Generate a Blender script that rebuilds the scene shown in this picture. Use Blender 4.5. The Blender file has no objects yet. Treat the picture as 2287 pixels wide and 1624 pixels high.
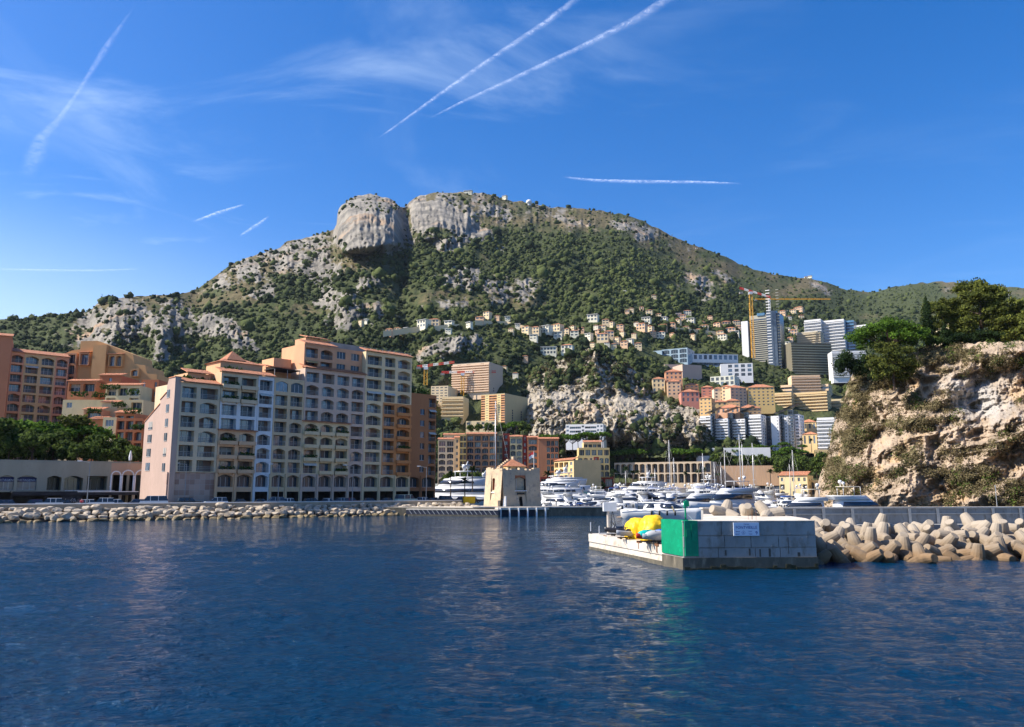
import bpy, math, random
import numpy as np
from mathutils import Vector, Matrix
sc = bpy.context.scene
col = sc.collection
R = math.radians
# ---------------------------------------------------------------- camera
F = 1778.0; CX = 1143.0; CY = 812.0; PITCH = math.atan(278/1778.0); CAMZ = 5.9
cam = bpy.data.cameras.new('camera'); cam.sensor_width = 36; cam.lens = 36*F/2286.0
cam.clip_start = .5; cam.clip_end = 60000
co = bpy.data.objects.new('camera', cam); col.objects.link(co); sc.camera = co
co.location = (0, 0, CAMZ); co.rotation_euler = (R(90)+PITCH, 0, 0)
sc.view_settings.view_transform = 'Standard'; sc.view_settings.look = 'None'; sc.view_settings.gamma = 1
sc.view_settings.exposure = 0.87
sc.cycles.max_bounces = 6; sc.cycles.diffuse_bounces = 3; sc.cycles.glossy_bounces = 3; sc.cycles.transmission_bounces = 2
sc.cycles.transparent_max_bounces = 8; sc.cycles.caustics_reflective = False; sc.cycles.caustics_refractive = False
# ---------------------------------------------------------------- sun and sky
SUN_EL = R(43); SUN_AZ = R(-95)      # azimuth clockwise from +Y: the sun stands to the left, a little beyond the town
sd = Vector((math.sin(SUN_AZ)*math.cos(SUN_EL), math.cos(SUN_AZ)*math.cos(SUN_EL), math.sin(SUN_EL)))
sl = bpy.data.lights.new('sun', 'SUN'); sl.energy = 4.8; sl.angle = R(.55); sl.color = (1, .93, .82)
so = bpy.data.objects.new('sun', sl); col.objects.link(so); so.rotation_euler = sd.to_track_quat('Z', 'Y').to_euler(); so.location = (-50, 0, 80)
w = bpy.data.worlds.new('World'); sc.world = w; w.use_nodes = True
nt = w.node_tree; N = nt.nodes; L = nt.links; N.clear()
def nd(tree, typ, **kw):
    n = tree.nodes.new(typ)
    for k, v in kw.items():
        if k.startswith('i_'):
            k = k[2:]; k = int(k) if k.isdigit() else k.replace('_', ' ')
            n.inputs[k].default_value = v
        else: setattr(n, k, v)
    return n
out = nd(nt, 'ShaderNodeOutputWorld'); bg = nd(nt, 'ShaderNodeBackground', i_Strength=.093)
sky = nd(nt, 'ShaderNodeTexSky', sky_type='NISHITA', sun_disc=False, sun_elevation=SUN_EL, sun_rotation=SUN_AZ, altitude=10, air_density=1.0, dust_density=.9, ozone_density=3.0)
hsv = nd(nt, 'ShaderNodeHueSaturation', i_Saturation=1.42, i_Value=1.0, i_Hue=.503)
L.new(sky.outputs[0], hsv.inputs['Color'])
tint = nd(nt, 'ShaderNodeMix', data_type='RGBA', blend_type='MULTIPLY'); tint.inputs[0].default_value = 1; tint.inputs[7].default_value = (1.0, 1.0, 1.16, 1); L.new(hsv.outputs[0], tint.inputs[6])
tc = nd(nt, 'ShaderNodeTexCoord'); sx = nd(nt, 'ShaderNodeSeparateXYZ'); L.new(tc.outputs['Generated'], sx.inputs[0])
zz = nd(nt, 'ShaderNodeMath', operation='MAXIMUM'); zz.inputs[1].default_value = .04; L.new(sx.outputs[2], zz.inputs[0])
dv = [nd(nt, 'ShaderNodeMath', operation='DIVIDE') for _ in range(2)]
for i in range(2): L.new(sx.outputs[i], dv[i].inputs[0]); L.new(zz.outputs[0], dv[i].inputs[1])
cb = nd(nt, 'ShaderNodeCombineXYZ'); L.new(dv[0].outputs[0], cb.inputs[0]); L.new(dv[1].outputs[0], cb.inputs[1])
def cloud(rot, scl, nscale, lo, hi, mul, dist=1.2, loc=(0, 0, 0)):
    mp = nd(nt, 'ShaderNodeMapping'); mp.inputs['Rotation'].default_value = (0, 0, R(rot)); mp.inputs['Scale'].default_value = scl; mp.inputs['Location'].default_value = loc
    L.new(cb.outputs[0], mp.inputs[0])
    no = nd(nt, 'ShaderNodeTexNoise', i_Scale=nscale, i_Detail=9.0, i_Roughness=.6, i_Distortion=dist); L.new(mp.outputs[0], no.inputs[0])
    mr = nd(nt, 'ShaderNodeMapRange', interpolation_type='SMOOTHSTEP'); mr.inputs[1].default_value = lo; mr.inputs[2].default_value = hi; mr.inputs[4].default_value = mul
    L.new(no.outputs[0], mr.inputs[0]); return mr.outputs[0]
c1 = cloud(25, (.75, .5, 1), 1.3, .5, .85, .30, loc=(.35, .2, 0)); c2 = cloud(-38, (.7, 1.2, 1), 1.5, .5, .88, .40, .9, loc=(4, 2, 0))
ad = nd(nt, 'ShaderNodeMath', operation='MAXIMUM'); L.new(c1, ad.inputs[0]); L.new(c2, ad.inputs[1])
# veil low in the west
vl = nd(nt, 'ShaderNodeMapRange', interpolation_type='SMOOTHSTEP'); vl.inputs[1].default_value = .34; vl.inputs[2].default_value = .10; vl.inputs[4].default_value = 1; L.new(sx.outputs[2], vl.inputs[0])
vx = nd(nt, 'ShaderNodeMapRange', interpolation_type='SMOOTHSTEP'); vx.inputs[1].default_value = -.1; vx.inputs[2].default_value = -.6; vx.inputs[4].default_value = .62; L.new(sx.outputs[0], vx.inputs[0])
vm = nd(nt, 'ShaderNodeMath', operation='MULTIPLY'); L.new(vl.outputs[0], vm.inputs[0]); L.new(vx.outputs[0], vm.inputs[1])
# cirrus gathers towards the left (west) side of the sky
xr = nd(nt, 'ShaderNodeMapRange', interpolation_type='SMOOTHSTEP'); xr.inputs[1].default_value = .5; xr.inputs[2].default_value = -.25; xr.inputs[3].default_value = .12; xr.inputs[4].default_value = 1
L.new(sx.outputs[0], xr.inputs[0]); m2 = nd(nt, 'ShaderNodeMath', operation='MULTIPLY'); L.new(ad.outputs[0], m2.inputs[0]); L.new(xr.outputs[0], m2.inputs[1])
mx = nd(nt, 'ShaderNodeMix', data_type='RGBA'); mx.inputs[7].default_value = (5.6, 7.0, 8.6, 1)
va = nd(nt, 'ShaderNodeMath', operation='MAXIMUM'); L.new(m2.outputs[0], va.inputs[0]); L.new(vm.outputs[0], va.inputs[1]); L.new(va.outputs[0], mx.inputs[0]); L.new(tint.outputs[2], mx.inputs[6])
L.new(mx.outputs[2], bg.inputs[0]); L.new(bg.outputs[0], out.inputs[0])

# ---------------------------------------------------------------- maths helpers
tp = math.tan(PITCH); cp = math.cos(PITCH); sp = math.sin(PITCH)
def P(x, y, D):
    """world point seen at photo position (x, y) (2286 px wide) lying D metres ahead"""
    a = (x-CX)/F; b = (CY-y)/F
    dy = cp-b*sp; dz = sp+b*cp
    return Vector((a*D/dy, D, CAMZ+dz*D/dy))
def Wt(x, y, z=0.0):
    """point at height z seen at (x, y)"""
    b = (CY-y)/F; dy = cp-b*sp; dz = sp+b*cp
    return P(x, y, (z-CAMZ)*dy/dz)
def PX(x, D, z):
    """point at column x (at eye level), D ahead, height z"""
    dep = D*cp+(z-CAMZ)*sp
    return Vector(((x-CX)/F*dep, D, z))
def hsh(a, b, s):
    h = (a.astype(np.int64)*374761393+b.astype(np.int64)*668265263+s*2147483647+12345) & 0xffffffff
    h = ((h ^ (h >> 13))*1274126177) & 0xffffffff; h = ((h ^ (h >> 16))*2246822519) & 0xffffffff
    return ((h ^ (h >> 15)) & 0xffffff)/float(0xffffff)
def vn(x, y, s=0):
    x = np.asarray(x, float); y = np.asarray(y, float)
    xi = np.floor(x); yi = np.floor(y); fx = x-xi; fy = y-yi
    fx = fx*fx*(3-2*fx); fy = fy*fy*(3-2*fy)
    a = hsh(xi, yi, s); b = hsh(xi+1, yi, s); c = hsh(xi, yi+1, s); d = hsh(xi+1, yi+1, s)
    return (a*(1-fx)+b*fx)*(1-fy)+(c*(1-fx)+d*fx)*fy
def fbm(x, y, o=5, s=0, g=.5):
    t = 0; a = 1; n = 0
    for i in range(o): t = t+a*vn(x, y, s+i*7); n += a; a *= g; x = x*2.03+5.1; y = y*2.03+3.7
    return t/n
def rid(x, y, o=5, s=0, g=.55):
    t = 0; a = 1; n = 0
    for i in range(o): t = t+a*(1-np.abs(2*vn(x, y, s+i*7)-1)); n += a; a *= g; x = x*2.07+5.1; y = y*2.07+3.7
    return t/n
def sstep(e0, e1, v):
    t = np.clip((v-e0)/(e1-e0), 0, 1); return t*t*(3-2*t)
# ---------------------------------------------------------------- materials
MT = {}
def link(t, a, b): t.links.new(a, b)
def mat(name, c, rough=.8, c2=None, scale=1.0, bump=0.0, bscale=None, metal=0.0, stretch=(1, 1, 1), c3=None, s3=None, spec=.3, lo=.35, hi=.65, alpha=None, coord='Object'):
    if name in MT: return MT[name]
    m = bpy.data.materials.new(name); m.use_nodes = True; t = m.node_tree; b = t.nodes['Principled BSDF']
    b.inputs['Roughness'].default_value = rough; b.inputs['Metallic'].default_value = metal; b.inputs['Specular IOR Level'].default_value = spec
    b.inputs['Base Color'].default_value = (*c, 1)
    if alpha is not None: b.inputs['Alpha'].default_value = alpha
    tcx = nd(t, 'ShaderNodeTexCoord'); mp = nd(t, 'ShaderNodeMapping'); mp.inputs['Scale'].default_value = stretch; link(t, tcx.outputs[coord], mp.inputs[0])
    if c2 is not None:
        no = nd(t, 'ShaderNodeTexNoise', i_Scale=scale, i_Detail=6.0, i_Roughness=.6); link(t, mp.outputs[0], no.inputs[0])
        mr = nd(t, 'ShaderNodeMapRange'); mr.inputs[1].default_value = lo; mr.inputs[2].default_value = hi; link(t, no.outputs[0], mr.inputs[0])
        mi = nd(t, 'ShaderNodeMix', data_type='RGBA'); mi.inputs[6].default_value = (*c, 1); mi.inputs[7].default_value = (*c2, 1)
        link(t, mr.outputs[0], mi.inputs[0]); last = mi.outputs[2]
        if c3 is not None:
            no3 = nd(t, 'ShaderNodeTexNoise', i_Scale=s3 or scale*4, i_Detail=5.0, i_Roughness=.65); link(t, mp.outputs[0], no3.inputs[0])
            m3 = nd(t, 'ShaderNodeMapRange'); m3.inputs[1].default_value = .52; m3.inputs[2].default_value = .68; link(t, no3.outputs[0], m3.inputs[0])
            mi3 = nd(t, 'ShaderNodeMix', data_type='RGBA'); mi3.inputs[7].default_value = (*c3, 1); link(t, last, mi3.inputs[6]); link(t, m3.outputs[0], mi3.inputs[0]); last = mi3.outputs[2]
        link(t, last, b.inputs['Base Color'])
    if bump:
        nb = nd(t, 'ShaderNodeTexNoise', i_Scale=bscale or scale*3, i_Detail=5.0, i_Roughness=.6); link(t, mp.outputs[0], nb.inputs[0])
        bu = nd(t, 'ShaderNodeBump', i_Strength=min(1, bump), i_Distance=max(.02, bump*.1)); link(t, nb.outputs[0], bu.inputs['Height']); link(t, bu.outputs[0], b.inputs['Normal'])
    MT[name] = m; return m
def wall(name, c, v=.12):
    """painted render: slight weathering in streaks"""
    if name not in ('white',) and not name.startswith('slab_white') and not name.startswith('town_white'): c = (c[0]*1.05, c[1], c[2]*.80)
    return mat('plaster_'+name, c, .85, tuple(max(0, k*(1-v)) for k in c), .35, c3=tuple(k*(1-v*1.1) for k in c), s3=1.6, stretch=(1, 1, .35), bump=.15, bscale=3)
# ---------------------------------------------------------------- mesh builder
class MB:
    def __init__(s): s.v = []; s.f = []; s.m = []; s.mats = []; s.M = None
    def mi(s, m):
        if m not in s.mats: s.mats.append(m)
        return s.mats.index(m)
    def add(s, vs, fs, m):
        k = len(s.v); i = s.mi(m)
        if s.M is not None: vs = [s.M @ Vector(v) for v in vs]
        s.v += [tuple(v) for v in vs]; s.f += [tuple(a+k for a in f) for f in fs]; s.m += [i]*len(fs); return s
    def box(s, a, b, m, taper=None):
        x0, y0, z0 = a; x1, y1, z1 = b
        v = [(x0, y0, z0), (x1, y0, z0), (x1, y1, z0), (x0, y1, z0), (x0, y0, z1), (x1, y0, z1), (x1, y1, z1), (x0, y1, z1)]
        if taper:
            mx_, my_ = (x0+x1)/2, (y0+y1)/2
            v[4:] = [(mx_+(p[0]-mx_)*taper, my_+(p[1]-my_)*taper, p[2]) for p in v[4:]]
        return s.add(v, [(0, 3, 2, 1), (4, 5, 6, 7), (0, 1, 5, 4), (1, 2, 6, 5), (2, 3, 7, 6), (3, 0, 4, 7)], m)
    def cyl(s, a, b, r0, r1, m, n=8, caps=True):
        a = Vector(a); b = Vector(b); d = (b-a).normalized(); q = d.to_track_quat('Z', 'Y').to_matrix(); vs = []
        for p, r in ((a, r0), (b, r1)):
            for i in range(n): t = 2*math.pi*i/n; vs.append(p+q @ Vector((math.cos(t)*r, math.sin(t)*r, 0)))
        fs = [(i, (i+1) % n, n+(i+1) % n, n+i) for i in range(n)]
        if caps: fs += [tuple(range(n-1, -1, -1)), tuple(range(n, 2*n))]
        return s.add(vs, fs, m)
    def loft(s, rings, m, cap=True, closed=True):
        n = len(rings[0]); vs = [p for r in rings for p in r]; fs = []
        for k in range(len(rings)-1):
            for i in range(n if closed else n-1): fs.append((k*n+i, k*n+(i+1) % n, (k+1)*n+(i+1) % n, (k+1)*n+i))
        if cap and closed: fs += [tuple(range(n-1, -1, -1)), tuple(range((len(rings)-1)*n, len(rings)*n))]
        return s.add(vs, fs, m)
    def poly(s, pts, z0, z1, m, top=None):
        n = len(pts); v = [(p[0], p[1], z0) for p in pts]+[(p[0], p[1], z1) for p in pts]
        s.add(v, [(i, (i+1) % n, n+(i+1) % n, n+i) for i in range(n)]+[tuple(range(n-1, -1, -1))], m)
        return s.add(v[n:], [tuple(range(n))], top or m)
    def ball(s, c, r, m, n=8, k=6, sq=(1, 1, 1)):
        rings = []
        for j in range(1, k): t = math.pi*j/k; rings.append([(c[0]+r*sq[0]*math.sin(t)*math.cos(2*math.pi*i/n), c[1]+r*sq[1]*math.sin(t)*math.sin(2*math.pi*i/n), c[2]-r*sq[2]*math.cos(t)) for i in range(n)])
        return s.loft(rings, m)
    def build(s, name, parent=None, smooth=False):
        me = bpy.data.meshes.new(name); me.from_pydata(s.v, [], s.f)
        for m in s.mats: me.materials.append(m)
        if len(s.mats) > 1: me.polygons.foreach_set('material_index', s.m)
        if smooth: me.polygons.foreach_set('use_smooth', [True]*len(me.polygons))
        me.update(); o = bpy.data.objects.new(name, me); col.objects.link(o)
        if parent is not None: o.parent = parent
        return o
def tag(o, label=None, cat=None, group=None, kind=None):
    if label: o['label'] = label
    if cat: o['category'] = cat
    if group: o['group'] = group
    if kind: o['kind'] = kind
    return o
def empty(name, loc, rz=0, label=None, cat=None, group=None):
    o = bpy.data.objects.new(name, None); o.location = loc; o.rotation_euler = (0, 0, rz); o.empty_display_size = 1; col.objects.link(o)
    return tag(o, label, cat, group)
KIDS = {}
def copy_tree(o, parent=None):
    c = o.copy(); col.objects.link(c)
    if parent is not None: c.parent = parent
    if not KIDS.get('ok'):
        KIDS.clear()
    for ch in [k for k in bpy.data.objects if k.parent == o] if o.name not in KIDS else KIDS[o.name]: copy_tree(ch, c)
    return c
class Proto:
    """remembers a thing's tree so copies are quick"""
    def __init__(s, o): s.o = o; s.used = False; s.tree = s.walk(o)
    def walk(s, o): return (o, [s.walk(k) for k in list(bpy.data.objects) if k.parent == o])
    def dup(s, tr, parent):
        c = tr[0].copy(); col.objects.link(c)
        if parent is not None: c.parent = parent
        for k in tr[1]: s.dup(k, c)
        return c
    def place(s, loc, rz=0, scale=1, label=None, group=None, cat=None):
        o = s.o if not s.used else s.dup(s.tree, None); s.used = True
        o.location = loc; o.rotation_euler = (0, 0, rz); o.scale = (scale,)*3 if not hasattr(scale, '__len__') else scale
        return tag(o, label, cat, group)
def npmesh(name, V, Fq, mats, attrs=None, smooth=False, midx=None):
    me = bpy.data.meshes.new(name); V = np.asarray(V, np.float32); Fq = np.asarray(Fq, np.int32); k = Fq.shape[1]
    me.vertices.add(len(V)); me.vertices.foreach_set('co', V.ravel()); me.loops.add(Fq.size); me.loops.foreach_set('vertex_index', Fq.ravel())
    me.polygons.add(len(Fq)); me.polygons.foreach_set('loop_start', np.arange(0, Fq.size, k, dtype=np.int32)); me.polygons.foreach_set('loop_total', np.full(len(Fq), k, np.int32))
    for m in mats: me.materials.append(m)
    if midx is not None: me.polygons.foreach_set('material_index', midx)
    if smooth: me.polygons.foreach_set('use_smooth', np.ones(len(Fq), bool))
    for n, a in (attrs or {}).items():
        at = me.attributes.new(n, 'FLOAT', 'POINT'); at.data.foreach_set('value', np.asarray(a, np.float32).ravel())
    me.update(calc_edges=True); o = bpy.data.objects.new(name, me); col.objects.link(o); return o
def ORD(i): return ['first','second','third','fourth','fifth','sixth','seventh','eighth','ninth','tenth','eleventh','twelfth','thirteenth','fourteenth','fifteenth','sixteenth','seventeenth','eighteenth','nineteenth','twentieth','twenty-first','twenty-second','twenty-third','twenty-fourth','twenty-fifth','twenty-sixth','twenty-seventh','twenty-eighth','twenty-ninth','thirtieth','thirty-first','thirty-second','thirty-third','thirty-fourth','thirty-fifth','thirty-sixth','thirty-seventh','thirty-eighth','thirty-ninth','fortieth'][i]
# ================================================================ water
def water_mat():
    m = bpy.data.materials.new('sea_water'); m.use_nodes = True; t = m.node_tree; b = t.nodes['Principled BSDF']
    b.inputs['Base Color'].default_value = (.0, .024, .062, 1); b.inputs['Roughness'].default_value = .07; b.inputs['IOR'].default_value = 1.33; b.inputs['Specular IOR Level'].default_value = .21
    g = nd(t, 'ShaderNodeNewGeometry')
    def wave(scale, stretch, rot, det, ro, dist=0.0):
        mp = nd(t, 'ShaderNodeMapping'); mp.inputs['Scale'].default_value = stretch; mp.inputs['Rotation'].default_value = (0, 0, R(rot)); link(t, g.outputs['Position'], mp.inputs[0])
        n = nd(t, 'ShaderNodeTexNoise', i_Scale=scale, i_Detail=det, i_Roughness=ro, i_Distortion=dist); link(t, mp.outputs[0], n.inputs[0]); return n.outputs[0]
    a = wave(.42, (1, 1.5, 1), 12, 4.0, .55, .6); c = wave(2.3, (1, 1.35, 1), -20, 5.0, .62, .3); big = wave(.035, (1, 1, 1), 0, 2.0, .5)
    b1 = nd(t, 'ShaderNodeBump', i_Strength=1.0, i_Distance=.45); link(t, a, b1.inputs['Height'])
    b2 = nd(t, 'ShaderNodeBump', i_Strength=1.0, i_Distance=.28); link(t, c, b2.inputs['Height']); link(t, b1.outputs[0], b2.inputs['Normal'])
    # calm water inside the harbour, choppier towards the open sea
    sx_ = nd(t, 'ShaderNodeSeparateXYZ'); link(t, g.outputs['Position'], sx_.inputs[0])
    mr = nd(t, 'ShaderNodeMapRange', interpolation_type='SMOOTHSTEP'); mr.inputs[1].default_value = 20; mr.inputs[2].default_value = 110; mr.inputs[3].default_value = 1.0; mr.inputs[4].default_value = .30; link(t, sx_.outputs[1], mr.inputs[0])
    mb = nd(t, 'ShaderNodeMapRange'); mb.inputs[1].default_value = .3; mb.inputs[2].default_value = .7; mb.inputs[3].default_value = .6; mb.inputs[4].default_value = 1.15; link(t, big, mb.inputs[0])
    mu = nd(t, 'ShaderNodeMath', operation='MULTIPLY'); link(t, mr.outputs[0], mu.inputs[0]); link(t, mb.outputs[0], mu.inputs[1])
    link(t, mu.outputs[0], b1.inputs['Strength']); link(t, mu.outputs[0], b2.inputs['Strength'])
    link(t, b2.outputs[0], b.inputs['Normal'])
    return m
mw = water_mat()
b = MB(); b.add([(-6000, -600, -.6), (6000, -600, -.6), (6000, 9000, -.6), (-6000, 9000, -.6)], [(0, 1, 2, 3)], mw); tag(b.build('deep_water'), kind='structure')
# the sea surface itself: real waves, finest near the viewer, with open-water margins all round
def sea():
    yy = np.concatenate([np.array([1090.9, 1091.2, 1091.7, 1092.4, 1093.4]), np.arange(1095, 1110, 1.2), np.arange(1110, 1640, 1.5), np.geomspace(1640, 9000, 40)]); xx = np.concatenate([np.arange(-1500, -60, 24.0), np.arange(-60, 2346, 2.6), np.arange(2346, 3800, 24.0)])
    b_ = (CY-yy)/F; dy = cp-b_*sp; dz = sp+b_*cp; D = np.where(dz < 0, -CAMZ*dy/np.minimum(dz, -1e-6), 9000); D = np.minimum(D, 9000)[::-1]; D = np.concatenate([[-300, -60, -8], D[D > .5]])
    Y = D[:, None].repeat(len(xx), 1); X = (xx[None, :]-CX)/F*np.maximum(np.abs(Y), 30)*1.02
    st = np.maximum(np.abs(Y)*.0016, .02)*2.2     # across-view spacing
    def oc(wl, amp, rot, sd, st_=1.5): c, s_ = math.cos(rot), math.sin(rot); u = (X*c+Y*s_)/wl; v = (-X*s_+Y*c)/(wl*st_); return (rid(u, v, 2, sd)-.62)*amp*np.clip(1.6-st*4/wl, 0, 1)
    Z = oc(9, .22, 1.2, 201, 1.8)+oc(4.2, .15, 1.9, 203)+oc(1.9, .13, 1.3, 205)+oc(.9, .06, 1.7, 207)+(fbm(X/2.7, Y/1.6, 3, 209)-.5)*.10*np.clip(1.6-st*4/2, 0, 1)
    calm = 1.1-.62*sstep(45, 130, Y)-.2*sstep(130, 220, Y); gust = .65+.6*fbm(X/38, Y/60, 3, 211); Z = Z*calm*gust
    n = len(xx); i = np.arange(len(D)-1)[:, None]*n+np.arange(n-1)[None, :]
    return npmesh('sea', np.stack([X, Y, Z], -1).reshape(-1, 3), np.stack([i, i+1, i+n+1, i+n], -1).reshape(-1, 4), [mw], smooth=True)
tag(sea(), kind='structure')
# ================================================================ mountain
def pl(pts):
    xs = np.array([p[0] for p in pts], float); ys = np.array([p[1] for p in pts], float)
    return lambda x: np.interp(x, xs, ys)
RIDGE = pl([(-600, 760), (-200, 735), (0, 712), (30, 710), (60, 714), (100, 707), (150, 700), (200, 695), (215, 680), (250, 669), (300, 663), (350, 661), (400, 658), (440, 646), (480, 617), (520, 590), (560, 572), (600, 560), (625, 553), (640, 541), (680, 531), (720, 521), (745, 513), (752, 500), (754, 470), (762, 458), (785, 442), (800, 437), (830, 434), (860, 440), (880, 450), (893, 462), (903, 463), (915, 449), (940, 438), (980, 430), (1010, 432), (1040, 429), (1080, 433), (1110, 439), (1130, 448), (1180, 452), (1230, 463), (1290, 466), (1340, 471), (1400, 481), (1440, 496), (1480, 516), (1530, 541), (1570, 556), (1620, 573), (1650, 591), (1700, 606), (1760, 619), (1800, 621), (1830, 626), (1880, 645), (1930, 651), (1960, 650), (2000, 641), (2050, 633), (2100, 629), (2160, 633), (2220, 640), (2300, 642), (2500, 655), (2900, 690)])
RD = pl([(-600, 900), (0, 880), (380, 980), (450, 1150), (750, 1400), (900, 1450), (1100, 1550), (1300, 1650), (1500, 1750), (1700, 1900), (1900, 2250), (2100, 2700), (2300, 2900), (2900, 3000)])
BD = pl([(-600, 430), (0, 430), (600, 450), (900, 480), (1200, 520), (1700, 520), (2900, 560)])
YB = 1078.0
HEAD = [(744, 520), (746, 480), (757, 452), (798, 430), (852, 430), (898, 456), (914, 500), (908, 540), (880, 562), (820, 570), (768, 562), (746, 540)]
FACE = [(752, 525), (754, 480), (775, 466), (830, 474), (893, 480), (903, 500), (900, 540), (872, 556), (820, 560), (775, 550)]
FACE2 = [(915, 470), (925, 455), (980, 446), (1030, 470), (1085, 520), (1085, 535), (1030, 522), (985, 508), (920, 512)]
def inpoly(x, y, pts):
    r = np.zeros(np.shape(x), bool); n = len(pts)
    for i in range(n):
        x0, y0 = pts[i]; x1, y1 = pts[(i+1) % n]
        if y0 == y1: continue
        r ^= ((y0 > y) != (y1 > y)) & (x < (x1-x0)*(y-y0)/(y1-y0)+x0)
    return r
# limestone outcrops (x, y, half width, half height, slant, strength)
ROCKS = [(830, 497, 80, 62, 0, 3), (965, 475, 62, 42, .25, 2.2), (1030, 505, 70, 22, .45, 1.8), (1100, 470, 60, 22, .2, .75), (1250, 490, 150, 20, .15, .45), (1430, 520, 70, 22, .35, .9), (650, 570, 110, 34, -.15, 1.2), (560, 600, 80, 34, -.45, .9), (700, 600, 80, 28, .1, .8), (825, 632, 28, 18, 0, 1.6), (765, 680, 50, 38, .2, 1.4), (840, 690, 36, 18, .2, 1.2), (1040, 628, 60, 22, .1, 1.2), (1140, 640, 60, 34, .1, .85), (1000, 680, 50, 22, 0, .6), (300, 715, 120, 44, .25, 1.5), (400, 690, 70, 26, .5, 1.0), (490, 735, 62, 26, .4, 1.5), (360, 765, 30, 55, 0, 1.1), (220, 750, 70, 50, 0, 1.0), (120, 745, 60, 35, 0, .35), (1010, 775, 70, 26, -.1, 1.2), (1560, 640, 40, 28, .4, .8), (1620, 620, 60, 10, .5, .9), (1830, 640, 40, 14, .4, .6), (2120, 645, 70, 12, .1, .35), (1700, 600, 30, 8, .3, .5), (1000, 545, 30, 14, 0, .9), (600, 650, 50, 22, -.2, .6), (480, 640, 40, 16, -.4, .7)]
def rockmask(x, y):
    m = np.zeros(np.shape(x)); n = (fbm(x/26, y/20, 5, 3)-.5)*2.2+(fbm(x/6, y/5, 3, 13)-.5)*1.1
    for cx, cy, rx, ry, sl_, st in ROCKS:
        dx = (x-cx)/rx; dy = (y-cy-sl_*(x-cx))/ry; m = np.maximum(m, (1.3-np.sqrt(dx*dx+dy*dy)+n*1.0)*min(st, 1.6))
    m = np.where(inpoly(x, y, HEAD) | inpoly(x, y, FACE2), 2, m)
    # crest belt: bare rocky scrub just under the skyline
    up = (y-RIDGE(x)); belt = sstep(95, 5, up+(fbm(x/40, y/40, 4, 9)-.5)*120)*sstep(450, 560, x)*sstep(1650, 1450, x)*np.where(x > 1100, .30, .42)
    return np.clip(np.maximum(m*.8, belt+n*.34), 0, 1)
DARKF = [(700, 640, 120, 40), (600, 740, 200, 60), (420, 790, 220, 60), (1200, 560, 260, 50), (1330, 620, 220, 60), (1500, 680, 260, 60), (1300, 730, 500, 50), (760, 730, 260, 40), (1700, 720, 260, 50), (60, 740, 110, 40), (1600, 790, 420, 60), (950, 720, 220, 50), (980, 600, 130, 40), (2000, 680, 260, 40)]
def forest(x, y):
    m = np.full(np.shape(x), .28)
    for cx, cy, rx, ry in DARKF:
        dx = (x-cx)/rx; dy = (y-cy)/ry; m = np.maximum(m, 1.25-.75*np.sqrt(dx*dx+dy*dy))
    m = m+(fbm(x/45, y/26, 4, 21)-.5)*1.5+sstep(690, 780, y)*.35
    return np.clip(m, 0, 1)*(1-np.clip(rockmask(x, y)*1.15, 0, 1))
def headbulge(x, y):
    """the great round rock and the cliff beside it stand proud of the slope"""
    cx = (x-828)/80; b = np.where(np.abs(cx) < 1, np.sqrt(np.clip(1-cx**4, 0, 1)), 0)*(1-.22*np.clip(cx, 0, 1))+(rid(x/7, y/70, 3, 14)-.5)*.16
    vy = sstep(430, 468, y)*sstep(572, 548, y+8*cx)
    g = b*vy*105
    cut = np.exp(-((x-908)/9)**2)*sstep(450, 470, y)*sstep(560, 520, y)*-60
    c2 = np.clip(1-((x-985)/85)**2, 0, 1)*sstep(428, 445, y)*sstep(560, 520, y-(x-985)*.25)*40
    return g+cut+c2
def TD0(x, y):
    x = np.asarray(x, float); y = np.asarray(y, float)
    t = np.clip((y-RIDGE(x))/(YB-RIDGE(x)), 0, 1)
    return 1/((1-t)/RD(x)+t/BD(x))
def TDisp(x, y):
    D = TD0(x, y); r = rockmask(x, y)
    # broad spurs and gullies, then crags where the rock is bare
    g = (rid((x+y*.35)/150, y/260, 4, 31)-.5)*.085+(fbm(x/60, y/50, 4, 41)-.5)*.03
    crag = (rid((x+vn(y/9, x/40, 5)*6)/17, y/42, 4, 51)-.5)*.036*np.clip(r*1.2, 0, 1)+(fbm(x/5, y/5, 3, 61)-.5)*.010*(.35+r)
    inh = np.clip(r, 0, 1)*0
    D = D*(1-g*sstep(0, 60, y-RIDGE(x))*sstep(1075, 1000, y)-crag)-headbulge(x, y)
    # sheer faces: bare cliffs are steeper than the slopes about them
    for cx, cy, rx, ry, sl_, st in ROCKS[3:]:
        if st < 1.1: continue
        dx = (x-cx)/rx; dy = (y-cy-sl_*(x-cx))/ry; q = np.clip(1-dx*dx, 0, 1)
        D = D-q*sstep(-1.25, -.75, dy)*sstep(1.35, .2, dy)*ry*.75
    return D
def TD(x, y): return float(TDisp(np.array([float(x)]), np.array([float(y)]))[0])
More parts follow.
